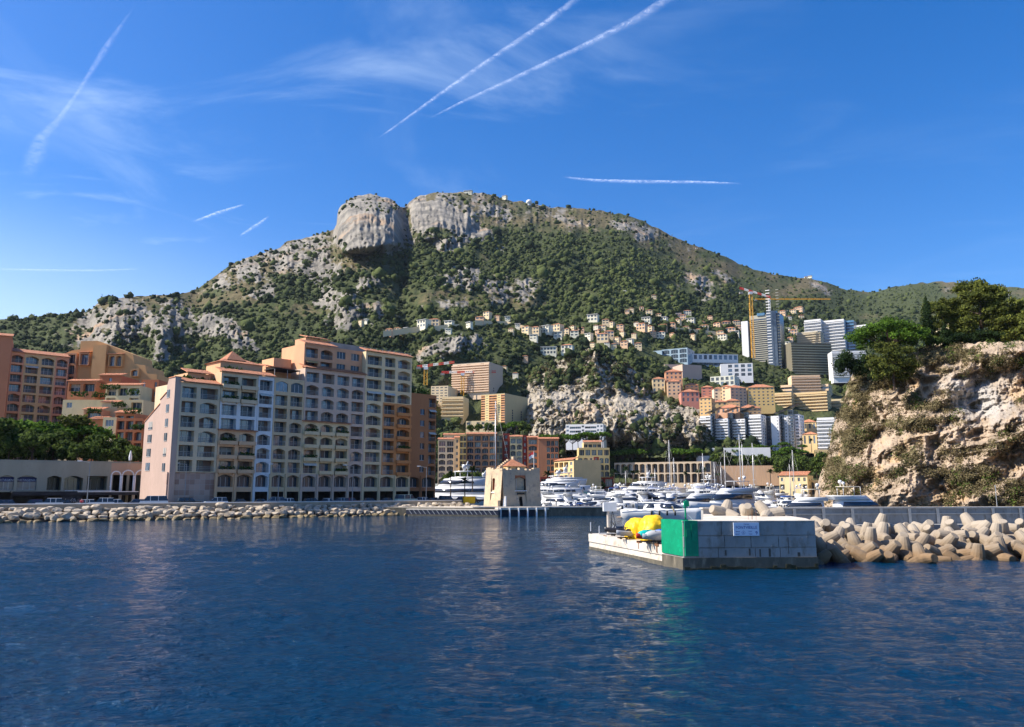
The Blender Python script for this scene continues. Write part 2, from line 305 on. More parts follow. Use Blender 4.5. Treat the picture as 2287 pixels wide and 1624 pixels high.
def sheet(name, xs, top, bot, rows, disp, mats, attrf, back=8, drop=.9):
    X = xs[None, :].repeat(rows, 0); t = np.linspace(0, 1, rows)[:, None]
    Tp = top(xs)[None, :]; Bt = bot(xs)[None, :]; Y = Tp*(1-t)+Bt*t
    D = disp(X, Y); b = (CY-Y)/F; dy = cp-b*sp; dz = sp+b*cp
    V = np.stack([(X-CX)/F*D/dy, D, CAMZ+dz*D/dy], -1)
    ex = []
    for k in range(back, 0, -1):
        q = V[0].copy(); s_ = k*k*.012*q[:, 1]; f_ = (q[:, 1]+s_)/q[:, 1]; q[:, 0] *= f_; q[:, 1] += s_; q[:, 2] = q[:, 2]-s_*drop*(.15+.1*k); ex.append(q)
    V = np.concatenate([np.array(ex), V], 0); n = len(xs); r = V.shape[0]
    X = np.concatenate([X[:1].repeat(back, 0), X]); Y = np.concatenate([Y[:1].repeat(back, 0), Y])
    i = np.arange(r-1)[:, None]*n+np.arange(n-1)[None, :]; Fq = np.stack([i, i+n, i+n+1, i+1], -1).reshape(-1, 4)
    return npmesh(name, V.reshape(-1, 3), Fq, mats, attrf(X, Y), smooth=True)
def terrain_mat(name, rk=(.33, .30, .25), rk2=(.165, .155, .135), rk3=(.41, .29, .19), so=(.115, .095, .05), gr=(.055, .066, .026), sc_=1.0):
    m = bpy.data.materials.new(name); m.use_nodes = True; t = m.node_tree; b = t.nodes['Principled BSDF']; b.inputs['Roughness'].default_value = .95; b.inputs['Specular IOR Level'].default_value = .1
    g = nd(t, 'ShaderNodeNewGeometry')
    def noise(s, det=6.0, ro=.6, st=(1, 1, 1)):
        mp = nd(t, 'ShaderNodeMapping'); mp.inputs['Scale'].default_value = st; link(t, g.outputs['Position'], mp.inputs[0])
        n = nd(t, 'ShaderNodeTexNoise', i_Scale=s*sc_, i_Detail=det, i_Roughness=ro); link(t, mp.outputs[0], n.inputs[0]); return n.outputs[0]
    def rng(v, a, c, o0=0.0, o1=1.0):
        r = nd(t, 'ShaderNodeMapRange'); r.inputs[1].default_value = a; r.inputs[2].default_value = c; r.inputs[3].default_value = o0; r.inputs[4].default_value = o1; link(t, v, r.inputs[0]); return r.outputs[0]
    def mixc(f, a, c):
        x = nd(t, 'ShaderNodeMix', data_type='RGBA')
        for k, v in ((6, a), (7, c)):
            if isinstance(v, tuple): x.inputs[k].default_value = (*v, 1)
            else: link(t, v, x.inputs[k])
        link(t, f, x.inputs[0]); return x.outputs[2]
    at = nd(t, 'ShaderNodeAttribute', attribute_name='rock'); a2 = nd(t, 'ShaderNodeAttribute', attribute_name='green')
    rock = mixc(rng(noise(.035, 7.0, .62, (1, 1, .45)), .42, .6), rk, rk2)
    rock = mixc(rng(noise(.012, 4.0), .56, .68), rock, rk3)
    soil = mixc(rng(noise(.06, 6.0), .4, .62), so, tuple(k*1.6 for k in so))
    n2 = noise(.11, 6.0, .65); ad_ = nd(t, 'ShaderNodeMath', operation='ADD'); link(t, n2, ad_.inputs[0]); link(t, a2.outputs['Fac'], ad_.inputs[1])
    green = mixc(rng(noise(.05), .35, .65), gr, tuple(k*1.5 for k in gr))
    gs = mixc(rng(ad_.outputs[0], .62, .95), soil, green)
    n3 = noise(.16, 7.0, .7); ad2 = nd(t, 'ShaderNodeMath', operation='ADD'); link(t, n3, ad2.inputs[0]); link(t, at.outputs['Fac'], ad2.inputs[1])
    fin = mixc(rng(ad2.outputs[0], .86, 1.02), gs, rock); link(t, fin, b.inputs['Base Color'])
    bu = nd(t, 'ShaderNodeBump', i_Strength=.9, i_Distance=4.5/sc_); link(t, noise(.22, 7.0, .7, (1, 1, .6)), bu.inputs['Height']); link(t, bu.outputs[0], b.inputs['Normal'])
    return m
mtn = terrain_mat('mountain_surface')
xs = np.concatenate([np.arange(-560, -10, 14.0), np.arange(-10, 2310, 2.2), np.arange(2310, 2880, 14.0)])
ro = lambda x: RIDGE(x)+(fbm(x/14, x*0, 4, 77)-.5)*7
o = sheet('mountain', xs, ro, lambda x: x*0+YB, 300, TDisp, [mtn], lambda X, Y: {'rock': rockmask(X, Y), 'green': forest(X, Y)}, drop=.5); tag(o, kind='structure')
# ---------------- woods on the slopes: one mass of crowns
mfor = bpy.data.materials.new('wood_foliage'); mfor.use_nodes = True
def foliage(m, dark, light, scale=.8, attr=True, bump=1.0):
    t = m.node_tree; b_ = t.nodes['Principled BSDF']; b_.inputs['Roughness'].default_value = .9; b_.inputs['Specular IOR Level'].default_value = .12
    g = nd(t, 'ShaderNodeNewGeometry'); n = nd(t, 'ShaderNodeTexNoise', i_Scale=scale, i_Detail=5.0, i_Roughness=.7); link(t, g.outputs['Position'], n.inputs[0])
    v = n.outputs[0]
    if attr:
        a = nd(t, 'ShaderNodeAttribute', attribute_name='tone'); ad_ = nd(t, 'ShaderNodeMath', operation='MULTIPLY_ADD'); ad_.inputs[1].default_value = .45; link(t, v, ad_.inputs[0])
        m_ = nd(t, 'ShaderNodeMath', operation='MULTIPLY'); m_.inputs[1].default_value = .6; link(t, a.outputs['Fac'], m_.inputs[0]); link(t, m_.outputs[0], ad_.inputs[2]); v = ad_.outputs[0]
    r = nd(t, 'ShaderNodeMapRange'); r.inputs[1].default_value = .3; r.inputs[2].default_value = .72; link(t, v, r.inputs[0])
    x = nd(t, 'ShaderNodeMix', data_type='RGBA'); x.inputs[6].default_value = (*dark, 1); x.inputs[7].default_value = (*light, 1); link(t, r.outputs[0], x.inputs[0]); link(t, x.outputs[2], b_.inputs['Base Color'])
    if bump:
        bu = nd(t, 'ShaderNodeBump', i_Strength=bump, i_Distance=.6); link(t, n.outputs[0], bu.inputs['Height']); link(t, bu.outputs[0], b_.inputs['Normal'])
foliage(mfor, (.014, .025, .010), (.075, .093, .028), .5)
import bmesh
def icos(sub):
    bm = bmesh.new(); bmesh.ops.create_icosphere(bm, subdivisions=sub, radius=1); V = np.array([v.co[:] for v in bm.verts]); Fc = np.array([[v.index for v in f.verts] for f in bm.faces]); bm.free(); return V, Fc
ICO = {1: icos(1), 2: icos(2)}
rng_ = np.random.default_rng(5)
def scatter(name, label, cat, n, prob, size, tdf, seed, box, avoid=None, mat_=None, rise=.35, sub=2, jit=1.05, leafy=0):
    IV, IF = ICO[sub]
    g = np.random.default_rng(seed); x = g.uniform(box[0], box[1], n); y = g.uniform(box[2], box[3], n)
    k = g.random(n) < prob(x, y); x = x[k]; y = y[k]
    if avoid is not None: k = ~avoid(x, y); x = x[k]; y = y[k]
    D = tdf(x, y); b_ = (CY-y)/F; dy = cp-b_*sp; dz = sp+b_*cp; C = np.stack([(x-CX)/F*D/dy, D, CAMZ+dz*D/dy], -1)
    m_ = len(x); s = size(g, m_, x, y)[:, None]; hs = g.uniform(.75, 1.25, (m_, 1))
    var = [IV*(1+ (g.random((len(IV), 1))-.5)*jit) for _ in range(12)]; pick = g.integers(0, 12, m_); VV = np.array(var)[pick]
    an = g.uniform(0, 6.28, m_); ca, sa = np.cos(an)[:, None], np.sin(an)[:, None]
    X = VV[:, :, 0]*ca-VV[:, :, 1]*sa; Yv = VV[:, :, 0]*sa+VV[:, :, 1]*ca
    V = np.stack([X*s+C[:, :1], Yv*s+C[:, 1:2], VV[:, :, 2]*s*hs+C[:, 2:3]+s*rise], -1).reshape(-1, 3)
    Fc = (IF[None]+(np.arange(m_)*len(IV))[:, None, None]).reshape(-1, 3); tone = np.repeat(np.clip(g.normal(.5, .3, m_)+(fbm(x/60, y/35, 3, 91)-.5)*1.2, 0, 1), len(IV))
    if leafy:      # ragged twig-ends round each crown
        K = leafy; d = g.normal(size=(m_, K, 3)); d /= np.linalg.norm(d, axis=2)[..., None]; d[..., 2] = np.abs(d[..., 2])*1.1-.25
        c = C[:, None]+np.array([0, 0, rise])*s[:, None]+d*s[:, None]*g.uniform(.75, 1.18, (m_, K, 1)); a_ = g.normal(size=(m_, K, 3)); a_ /= np.linalg.norm(a_, axis=2)[..., None]; e_ = np.cross(a_, d+g.normal(size=d.shape)*.4); e_ /= np.linalg.norm(e_, axis=2)[..., None]+1e-6
        z_ = s[:, None]*g.uniform(.16, .34, (m_, K, 1)); T3 = np.stack([c-a_*z_, c+a_*z_, c+e_*z_*1.5], 2).reshape(-1, 3); Fc = np.concatenate([Fc, np.arange(len(T3)).reshape(-1, 3)+len(V)]); V = np.concatenate([V, T3]); tone = np.concatenate([tone, np.clip(np.repeat(tone[::len(IV)], K*3)+.12, 0, 1)])
    o = npmesh(name, V, Fc, [mat_ or mfor], {'tone': tone}, smooth=False); return tag(o, label, cat, kind='stuff')
# ================================================================ building kit
CREAM = (.70, .57, .42); PEACH = (.70, .46, .33); PINK = (.70, .48, .40); WHT = (.74, .73, .70); ORNG = (.56, .25, .11); BRWN = (.37, .17, .09); OCHR = (.56, .32, .12); BEIG = (.66, .53, .42); RED = (.36, .10, .07); MAUV = (.60, .46, .43); YELL = (.70, .50, .22)
glass = mat('window_glass', (.035, .055, .075), .08, (.05, .07, .09), .6, spec=.3)
glass2 = mat('window_glass_bright', (.10, .17, .24), .04, (.05, .08, .12), .8, spec=1.0)
curtain = mat('curtain', (.30, .28, .25), .9, (.2, .19, .17), 2.0)
blind = mat('roller_blind', (.42, .39, .34), .8, (.36, .33, .29), 3.0)
frame_m = mat('window_frame', (.55, .53, .5), .5)
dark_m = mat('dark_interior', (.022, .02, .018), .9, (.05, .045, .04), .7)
awn_w = mat('awning_cream', (.62, .57, .48), .8, (.52, .47, .39), 2); awn_g = mat('awning_ochre', (.50, .30, .12), .8)
rail_m = mat('railing_metal', (.38, .38, .37), .5, metal=.2)
slab_m = mat('concrete_roof', (.34, .31, .28), .9, (.26, .24, .22), .5)
plant_m = bpy.data.materials.new('planter_leaves'); plant_m.use_nodes = True; foliage(plant_m, (.015, .035, .008), (.07, .13, .025), 2.5, attr=False, bump=0)
back_m = mat('loggia_back_wall', (.22, .14, .10), .9, (.15, .10, .08), .5)  # brown plaster, with the shade of the recess darkened into its colour
def tile_mat():
    m = mat('terracotta_tiles', (.62, .25, .13), .8, (.50, .20, .10), 1.2, c3=(.70, .36, .22), s3=3.0); t = m.node_tree; b = t.nodes['Principled BSDF']
    tcx = nd(t, 'ShaderNodeTexCoord'); wv = nd(t, 'ShaderNodeTexWave', i_Scale=3.2, bands_direction='X'); link(t, tcx.outputs['Object'], wv.inputs[0])
    bu = nd(t, 'ShaderNodeBump', i_Strength=.8, i_Distance=.15); link(t, wv.outputs[1], bu.inputs['Height']); link(t, bu.outputs[0], b.inputs['Normal']); return m
tile = tile_mat()
WC = {}; rw = random.Random(4)
def cached(key, fn):
    if key not in WC: WC[key] = fn()
    return WC[key]
def inst(key, fn, name, parent, loc, rz=0, name2=None):
    """first use builds the mesh, later uses share it"""
    if key in WC:
        o = bpy.data.objects.new(name, WC[key]); col.objects.link(o)
    else:
        o = fn().build(name); WC[key] = o.data
    o.parent = parent; o.location = loc; o.rotation_euler = (0, 0, rz); return o
def window_mb(w, h, var, arch=False):
    b = MB(); n = 8 if arch else 0; rise = min(.5, w*.16) if arch else 0
    pts = [(0, 0), (w, 0), (w, h-rise)]+[(w-w*(i/n), h-rise+rise*math.sin(math.pi*i/n)) for i in range(1, n)]+[(0, h-rise)] if arch else [(0, 0), (w, 0), (w, h), (0, h)]
    g = [glass, glass2, glass, glass, glass2, glass][var % 6]
    if var in (3, 5): # blind part way down
        k = h*(.45 if var == 3 else .7); b.add([(0, 0, h-k), (w, 0, h-k), (w, 0, h-rise), (0, 0, h-rise)], [(0, 1, 2, 3)], blind)
        b.add([(0, 0, 0), (w, 0, 0), (w, 0, h-k), (0, 0, h-k)], [(0, 1, 2, 3)], g)
    else:
        b.add([(x, 0, z) for x, z in pts], [tuple(range(len(pts)))], g)
    if var == 2: b.add([(0, -.03, 0), (w*.3, -.03, 0), (w*.3, -.03, h-rise), (0, -.03, h-rise)], [(0, 1, 2, 3)], curtain)
    for x in ([w/2] if w < 2.2 else [w/3, 2*w/3]): b.box((x-.05, -.06, 0), (x+.05, -.005, h-rise), frame_m)
    b.box((0, -.06, 0), (w, -.005, .08), frame_m)
    return b
def railing_mb(w, style):
    b = MB(); b.box((0, 0, .95), (w, .06, 1.02), rail_m)
    if style == 0:
        n = max(2, int(w/.32)); [b.box((w*i/n-.02, .01, .05), (w*i/n+.02, .05, .95), rail_m) for i in range(n+1)]
    else:
        for z in (.3, .62): b.box((0, .01, z), (w, .05, z+.05), rail_m)
        b.box((0, .01, 0), (.06, .05, .95), rail_m); b.box((w-.06, .01, 0), (w, .05, .95), rail_m)
    return b
def planter_mb(w, m, green):
    b = MB(); b.box((-.25, -.75, -.25), (w+.25, 0.02, .55), m); b.box((0, -.45, -.5), (.3, 0, -.25), m); b.box((w-.3, -.45, -.5), (w, 0, -.25), m)
    return b
def hedge_mb(w, seed):
    b = MB(); r = random.Random(seed)
    for k in range(int(w*26)):
        x = r.uniform(0, w); z = r.uniform(-.25, .5); y = r.uniform(-.45, .1); s = r.uniform(.12, .3); a = r.uniform(0, 3.1)
        b.add([(x-s*math.cos(a), y-s*math.sin(a), z), (x+s*math.cos(a), y+s*math.sin(a), z), (x+r.uniform(-.1, .1), y, z+s*1.3)], [(0, 1, 2)], plant_m)
    return b
def cell(b, u0, u1, v0, v1, a0, a1, b0, b1, arch, dep, m, m_in=None, y=0.0):
    """wall cell with one opening and its recess"""
    m_in = m_in or m
    q = lambda x0, x1, z0, z1: b.add([(x0, y, z0), (x1, y, z0), (x1, y, z1), (x0, y, z1)], [(0, 1, 2, 3)], m)
    q(u0, a0, v0, v1); q(a1, u1, v0, v1); q(a0, a1, v0, b0)
    if arch:
        n = 8; rise = min(.55, (a1-a0)*.17); top = [(a0+(a1-a0)*i/n, b1-rise+rise*math.sin(math.pi*i/n)) for i in range(n+1)]
        for i in range(n):
            (xa, za), (xb, zb) = top[i], top[i+1]; b.add([(xa, y, za), (xb, y, zb), (xb, y, v1), (xa, y, v1)], [(0, 1, 2, 3)], m)
    else:
        top = [(a0, b1), (a1, b1)]; q(a0, a1, b1, v1)
    for i in range(len(top)-1):
        (xa, za), (xb, zb) = top[i], top[i+1]; b.add([(xa, y, za), (xa, y+dep, za), (xb, y+dep, zb), (xb, y, zb)], [(0, 1, 2, 3)], m_in)
    b.add([(a0, y, b0), (a0, y+dep, b0), (a0, y+dep, top[0][1]), (a0, y, top[0][1])], [(0, 1, 2, 3)], m_in)
    b.add([(a1, y, b0), (a1, y, top[-1][1]), (a1, y+dep, top[-1][1]), (a1, y+dep, b0)], [(0, 1, 2, 3)], m_in)
    b.add([(a0, y, b0), (a1, y, b0), (a1, y+dep, b0), (a0, y+dep, b0)], [(0, 1, 2, 3)], m_in)
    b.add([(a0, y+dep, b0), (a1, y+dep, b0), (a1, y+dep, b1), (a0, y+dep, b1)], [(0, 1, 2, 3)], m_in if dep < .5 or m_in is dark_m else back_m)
def quadw(b, u0, u1, v0, v1, m, y=0.0): b.add([(u0, y, v0), (u1, y, v0), (u1, y, v1), (u0, y, v1)], [(0, 1, 2, 3)], m)
def face(b, root, u0, w, z0, fl, rows, m, y=0.0, det=2, dep=1.5, cols=None, rowm=None, M=None, margin=.10, cnt=None):
    """rows of cells, bottom row first. L loggia, A arched loggia, P/Q the same with a planter balcony, W window, G arched flush window, D dark band, ' ' blank"""
    for j, row in enumerate(rows):
        v0 = z0+j*fl; n = len(row); ws = cols if cols and len(cols) == n else [1]*n; tot = sum(ws); x = u0
        for i, c in enumerate(row):
            cw = w*ws[i]/tot; mm = m
            if rowm: mm = rowm(j, i) or m
            mg = cw*margin
            if c == ' ': quadw(b, x, x+cw, v0, v0+fl, mm, y); x += cw; continue
            if c in 'LPAQD':
                a0, a1, b0, b1 = x+mg, x+cw-mg, v0+.18, v0+fl-.52; d = dep; arch = c in 'AQ'
                if c == 'D': a0, a1, b0, b1 = x+.02, x+cw-.02, v0+.1, v0+fl*.55
            elif c == 'G': a0, a1, b0, b1 = x+mg, x+cw-mg, v0+.3, v0+fl-.4; d = .25; arch = True
            elif c == 'S': a0, a1, b0, b1 = x+cw*.3, x+cw*.7, v0+.95, v0+fl-.55; d = .22; arch = False
            else: a0, a1, b0, b1 = x+cw*.2, x+cw*.8, v0+.8, v0+fl-.5; d = .22; arch = False
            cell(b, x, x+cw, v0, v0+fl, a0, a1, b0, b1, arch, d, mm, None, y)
            ww = round(a1-a0, 1); hh = round(b1-b0, 1); var = rw.choice([0, 0, 1, 0, 4, 2, 0, 3, 4, 1, 0, 4]) if det else rw.choice([0, 0, 1])
            if cnt is None or cnt[0] < 100:
                if cnt is not None: cnt[0] += 1
                loc = (a0, y+d-.02, b0)
                if c in 'LAPQD' and det == 2:
                    # glazing fills part of the loggia's back wall
                    k = rw.choice([.55, .7, 1, 1]); ww2 = round(ww*k, 1); off = 0 if rw.random() < .5 else ww-ww2
                    inst(('w', ww2, hh, var, False), lambda: window_mb(ww2, hh-.15, var, False), 'window', root, (a0+off, y+d-.03, b0))
                else:
                    inst(('w', ww, hh, var, arch), lambda: window_mb(ww, hh, var, arch), 'window', root, loc)
                if det == 2 and c in 'LA': st = rw.choice([0, 1, 1]); inst(('r', ww, st), lambda: railing_mb(ww, st), 'railing', root, (a0, y+.02, b0))
                if det == 2 and c == 'L' and rw.random() < .10: wa_ = rw.choice([0, 0, 1]); inst(('aw', ww, wa_), lambda: MB().add([(0, -.02, 0), (ww, -.02, 0), (ww, -.75, -.55), (0, -.75, -.55), (0, -.02, -.05), (ww, -.02, -.05), (ww, -.75, -.62), (0, -.75, -.62)], [(0, 1, 2, 3), (7, 6, 5, 4), (3, 2, 6, 7)], (awn_w, awn_g)[wa_]), 'awning', root, (a0, y, b1-.02))
                if c in 'PQ':
                    inst(('p', ww, mm.name), lambda: planter_mb(ww, mm, 0), 'balcony', root, (a0, y-.01, b0))
                    if det == 2 and rw.random() < .3: sd_ = rw.randrange(3); inst(('h', ww, sd_), lambda: hedge_mb(ww, sd_), 'planter_greenery', root, (a0, y-.3, b0+.6))
            x += cw
def shell(b, w, d, z0, z1, m, roof=None, u0=0.0, y=0.0, front=False, par=.5):
    """side walls, back wall and a roof with a parapet"""
    b.add([(u0, y, z0), (u0, y+d, z0), (u0, y+d, z1+par), (u0, y, z1+par)], [(0, 3, 2, 1)], m); b.add([(u0+w, y, z0), (u0+w, y+d, z0), (u0+w, y+d, z1+par), (u0+w, y, z1+par)], [(0, 1, 2, 3)], m)
    b.add([(u0, y+d, z0), (u0+w, y+d, z0), (u0+w, y+d, z1+par), (u0, y+d, z1+par)], [(0, 3, 2, 1)], m); quadw(b, u0, u0+w, z1, z1+par, m, y)
    if front: quadw(b, u0, u0+w, z0, z1, m, y)
    b.add([(u0, y, z1), (u0+w, y, z1), (u0+w, y+d, z1), (u0, y+d, z1)], [(0, 1, 2, 3)], roof or slab_m)
    for a, c in (((u0, y, z1), (u0+w, y+.25, z1+par)), ((u0, y+d-.25, z1), (u0+w, y+d, z1+par)), ((u0, y+.25, z1), (u0+.25, y+d-.25, z1+par)), ((u0+w-.25, y+.25, z1), (u0+w, y+d-.25, z1+par))):
        b.add([(a[0]+.01, a[1]+.01, c[2]), (c[0]-.01, a[1]+.01, c[2]), (c[0]-.01, c[1]-.01, c[2]), (a[0]+.01, c[1]-.01, c[2])], [(0, 1, 2, 3)], m)
def tile_strip(root, u0, u1, z, y=0.0, dep=2.6, rise=1.15, ov=.5, name='roof'):
    b = MB(); t = .18
    for a, c in ((u0-.3, u1+.3),):
        v = [(a, y-ov, z), (c, y-ov, z), (c, y+dep, z+rise), (a, y+dep, z+rise)]
        b.add(v+[(p[0], p[1], p[2]+t) for p in v], [(0, 3, 2, 1), (4, 5, 6, 7), (0, 1, 5, 4), (1, 2, 6, 5), (2, 3, 7, 6), (3, 0, 4, 7)], tile)
    return b.build(name, root)
def hip_roof(root, u0, u1, y0, y1, z, h, ov=.4, m=None, name='roof'):
    b = MB(); u0 -= ov; u1 += ov; y0 -= ov; y1 += ov; k = min(u1-u0, y1-y0)/2
    if u1-u0 >= y1-y0: r = [((u0+k), (y0+y1)/2), ((u1-k), (y0+y1)/2)]
    else: r = [((u0+u1)/2, y0+k), ((u0+u1)/2, y1-k)]
    v = [(u0, y0, z), (u1, y0, z), (u1, y1, z), (u0, y1, z), (r[0][0], r[0][1], z+h), (r[1][0], r[1][1], z+h)]
    f = [(0, 1, 5, 4), (1, 2, 5), (2, 3, 4, 5), (3, 0, 4), (3, 2, 1, 0)] if u1-u0 >= y1-y0 else [(0, 1, 4), (1, 2, 5, 4), (2, 3, 5), (3, 0, 4, 5), (3, 2, 1, 0)]
    b.add(v, f, m or tile); return b.build(name, root)
def frame(A2, B2, z=0):
    d = Vector((B2[0]-A2[0], B2[1]-A2[1])); return math.atan2(d.y, d.x), d.length
def building(label, A2, B2, z0, name='apartment_building', cat='apartment building', group=None):
    a, w_ = frame(A2, B2); root = empty(name, (A2[0], A2[1], z0), a, label, cat, group); return root, w_
# ================================================================ left shore
ground_m = mat('paving', (.20, .19, .18), .9, (.15, .145, .14), .4, bump=.1); asphalt = mat('asphalt', (.055, .055, .057), .9, (.075, .073, .07), .5)
qw = wall('quay_wall', (.40, .34, .30), .2)
SH = [Wt(-500, 1186), Wt(-150, 1173), Wt(0, 1168), Wt(300, 1163), Wt(600, 1157.5), Wt(905, 1151)]   # waterline of the boulders
SH = [(p.x, p.y) for p in SH]; SH.append((-3, 186))
def along(pts, s):
    for i in range(len(pts)-1):
        a, c = Vector(pts[i]), Vector(pts[i+1]); l = (c-a).length
        if s <= l or i == len(pts)-2: d = (c-a)/l; return a+d*s, d
        s -= l
def plen(pts): return sum((Vector(pts[i+1])-Vector(pts[i])).length for i in range(len(pts)-1))
def off(pts, k):
    r = []
    for i, p in enumerate(pts):
        a = Vector(pts[max(0, i-1)]); c = Vector(pts[min(len(pts)-1, i+1)]); d = (c-a).normalized(); r.append((p[0]-d.y*k, p[1]+d.x*k))
    return r
WL = off(SH, 6.0); WL[-1] = (-12, 193)
b = MB(); b.poly(off(SH, 6.3)[:-1]+[(-12.2, 193.3), (-25, 205), (-30, 235), (-30, 398), (24, 400), (26, 470), (26, 700), (-700, 700), (-700, 100)], -3, 2.2, ground_m); tag(b.build('quay_ground'), kind='structure')
# low bank of rubble under the boulders
b = MB(); i0 = off(SH, -.6); i1 = WL
for i in range(len(SH)-1):
    p, q, r, s = i0[i], i0[i+1], i1[i+1], i1[i]; b.add([(p[0], p[1], -1.2), (q[0], q[1], -1.2), (r[0], r[1], 1.5), (s[0], s[1], 1.5)], [(0, 1, 2, 3)], mat('rubble', (.10, .085, .07), 1, (.17, .14, .11), 1.5, bump=.5))
tag(b.build('rubble_bank'), kind='structure')
# quay wall with coping and triangular drain hoods
root = empty('quay_wall', (*WL[1], 2.2), 0, 'long low grey rendered quay wall with white coping behind the boulders', 'quay wall'); o_ = Vector((*WL[1], 2.2))
b = MB(); c = MB(); W2 = off(WL, .4); coping = mat('white_coping', (.78, .76, .72), .7, (.7, .68, .63), 1)
for i in range(len(WL)-1):
    q = [WL[i], WL[i+1], W2[i+1], W2[i]]; q3 = [WL[i], WL[i+1], off(WL, .5)[i+1], off(WL, .5)[i]]
    b.poly([(p[0]-o_.x, p[1]-o_.y) for p in q], -1.2, .75, qw); o2 = off(WL, -.12); q3[0] = o2[i]; q3[1] = o2[i+1]; c.poly([(p[0]-o_.x, p[1]-o_.y) for p in q3], .754, .9, coping)
b.build('wall', root); c.build('coping', root)
s = 24
while s < plen(WL)-6:
    p, d = along(WL, s); h = MB(); n = Vector((d.y, -d.x)); r0 = p+n*.02-o_.xy
    l = r0-d*1.3; r_ = r0+d*1.3; f_ = n*.7
    h.add([(l.x, l.y, -.45), (r_.x, r_.y, -.45), (r0.x, r0.y, .42), (l.x+f_.x, l.y+f_.y, -.55), (r_.x+f_.x, r_.y+f_.y, -.55), (r0.x+f_.x, r0.y+f_.y, .3)], [(0, 1, 2), (3, 4, 5), (0, 2, 5, 3), (1, 4, 5, 2)], wall('drain_hood', (.20, .17, .155), .2)); h.build('drain_hood', root); s += 9.7
# boulders: the riprap, each one a thing
rock_m = mat('boulder_limestone', (.46, .385, .29), .9, (.29, .23, .16), .55, c3=(.52, .46, .385), s3=1.2, bump=1, bscale=2.2)
rock_w = mat('boulder_wet', (.26, .19, .09), .7, (.12, .09, .055), .9, c3=(.36, .27, .14), s3=1.6, bump=1, bscale=2.5)
def boulder(seed, m):
    V, Fc = ICO[2]; r = random.Random(seed); V = V.copy(); pl_ = [Vector((r.gauss(0, 1), r.gauss(0, 1), r.gauss(0, 1))).normalized() for _ in range(15)]
    out_ = []
    for v in V:
        q = Vector(v)
        for n in pl_:
            dd = q.dot(n)-.56
            if dd > 0: q -= n*dd
        out_.append(tuple(q*(1+r.uniform(-.05, .05))))
    b = MB(); b.add(out_, [tuple(int(k) for k in f) for f in Fc], m); return b
protos_r = [[boulder(k+30*w_, (rock_m, rock_w)[w_]) for k in range(7)] for w_ in (0, 1)]; rr = random.Random(8); nb = 0
T = plen(SH); lim = T-3
rows_ = [(.1, .15, 1, 1.35, .95), (1.5, .75, 0, 1.3, 1.0), (2.9, 1.15, 0, 1.25, 1.0), (4.1, 1.55, 0, 1.25, 1.05), (5.1, 1.95, 0, 1.3, 1.05)]
BOUL = []
for k, (of, z, wet, st, sz) in enumerate(rows_):
    line = off(SH, of); s = 26+k*.5; Lr = plen(line)
    while s < Lr-(8 if k < 2 else 4):
        p, d = along(line, s); BOUL.append((p.x, p.y, z, wet, sz, k)); s += st*rr.uniform(.95, 1.5)*1.0
BOUL.sort(key=lambda q: q[1])
RN = ['waterline', 'lower', 'middle', 'upper', 'top']; STR = [(0, 'left of the gallery'), (130, 'before the gallery'), (330, 'before the tubular arches'), (400, 'before the stepped gable'), (490, 'before the stone patchwork wall'), (608, 'before the white-banded house'), (676, 'before the flat-roofed beige house'), (812, 'before the mauve and cream house'), (917, 'before the tallest house'), (985, 'before the brown wing'), (1900, 'close to the old tower')]; bc_ = {}; BL = []
for q in sorted(BOUL[:300], key=lambda q: q[0]/q[1]):
    xd_ = CX+q[0]/(q[1]*cp)*F; st_ = [n_ for l_, n_ in STR if xd_ < l_][0]; k_ = (q[5], st_); bc_[k_] = bc_.get(k_, 0)+1; BL.append((*q[:5], '%s boulder, %s from left in the %s row %s' % (('weed-brown' if q[3] else 'pale'), ORD(min(39, bc_[k_]-1)), RN[q[5]], st_)))
for j, (x, y, z, wet, sz, lb_) in enumerate(BL):
    pr = protos_r[wet][rr.randrange(7)]; key = ('b', id(pr))
    o = inst(key, lambda: pr, 'boulder', None, (x+rr.uniform(-.3, .3), y+rr.uniform(-.4, .4), z+rr.uniform(-.25, .2)), rr.uniform(0, 6.28)); q = sz*rr.uniform(.75, 1.25); o.scale = (q*rr.uniform(1, 1.45), q, q*rr.uniform(.6, .85))
    tag(o, lb_, 'boulder', 'boulders at the waterline of the quay' if wet else 'dry boulders along the quay wall')
if len(BOUL) > 300:
    b = MB()
    for x, y, z, wet, sz, k_ in BOUL[300:]:
        pr = protos_r[wet][rr.randrange(7)]; q = sz*rr.uniform(.8, 1.2); b.M = Matrix.Translation((x, y, z)) @ Matrix.Rotation(rr.uniform(0, 6), 4, 'Z') @ Matrix.Diagonal((q*1.2, q, q*.75, 1)); b.add(pr.v, pr.f, (rock_m, rock_w)[wet])
    tag(b.build('boulder_pile'), 'pale boulders heaped along the far end of the quay', 'boulders', kind='stuff')
print('boulders', len(BOUL))
# road
rd = off(SH, 9.5)[:-1]; rd2 = off(SH, 16.5)[:-1]; b = MB()
for i in range(len(rd)-1): b.add([(*rd[i], 2.204), (*rd[i+1], 2.204), (*rd2[i+1], 2.204), (*rd2[i], 2.204)], [(0, 1, 2, 3)], asphalt)
tag(b.build('road'), kind='structure')
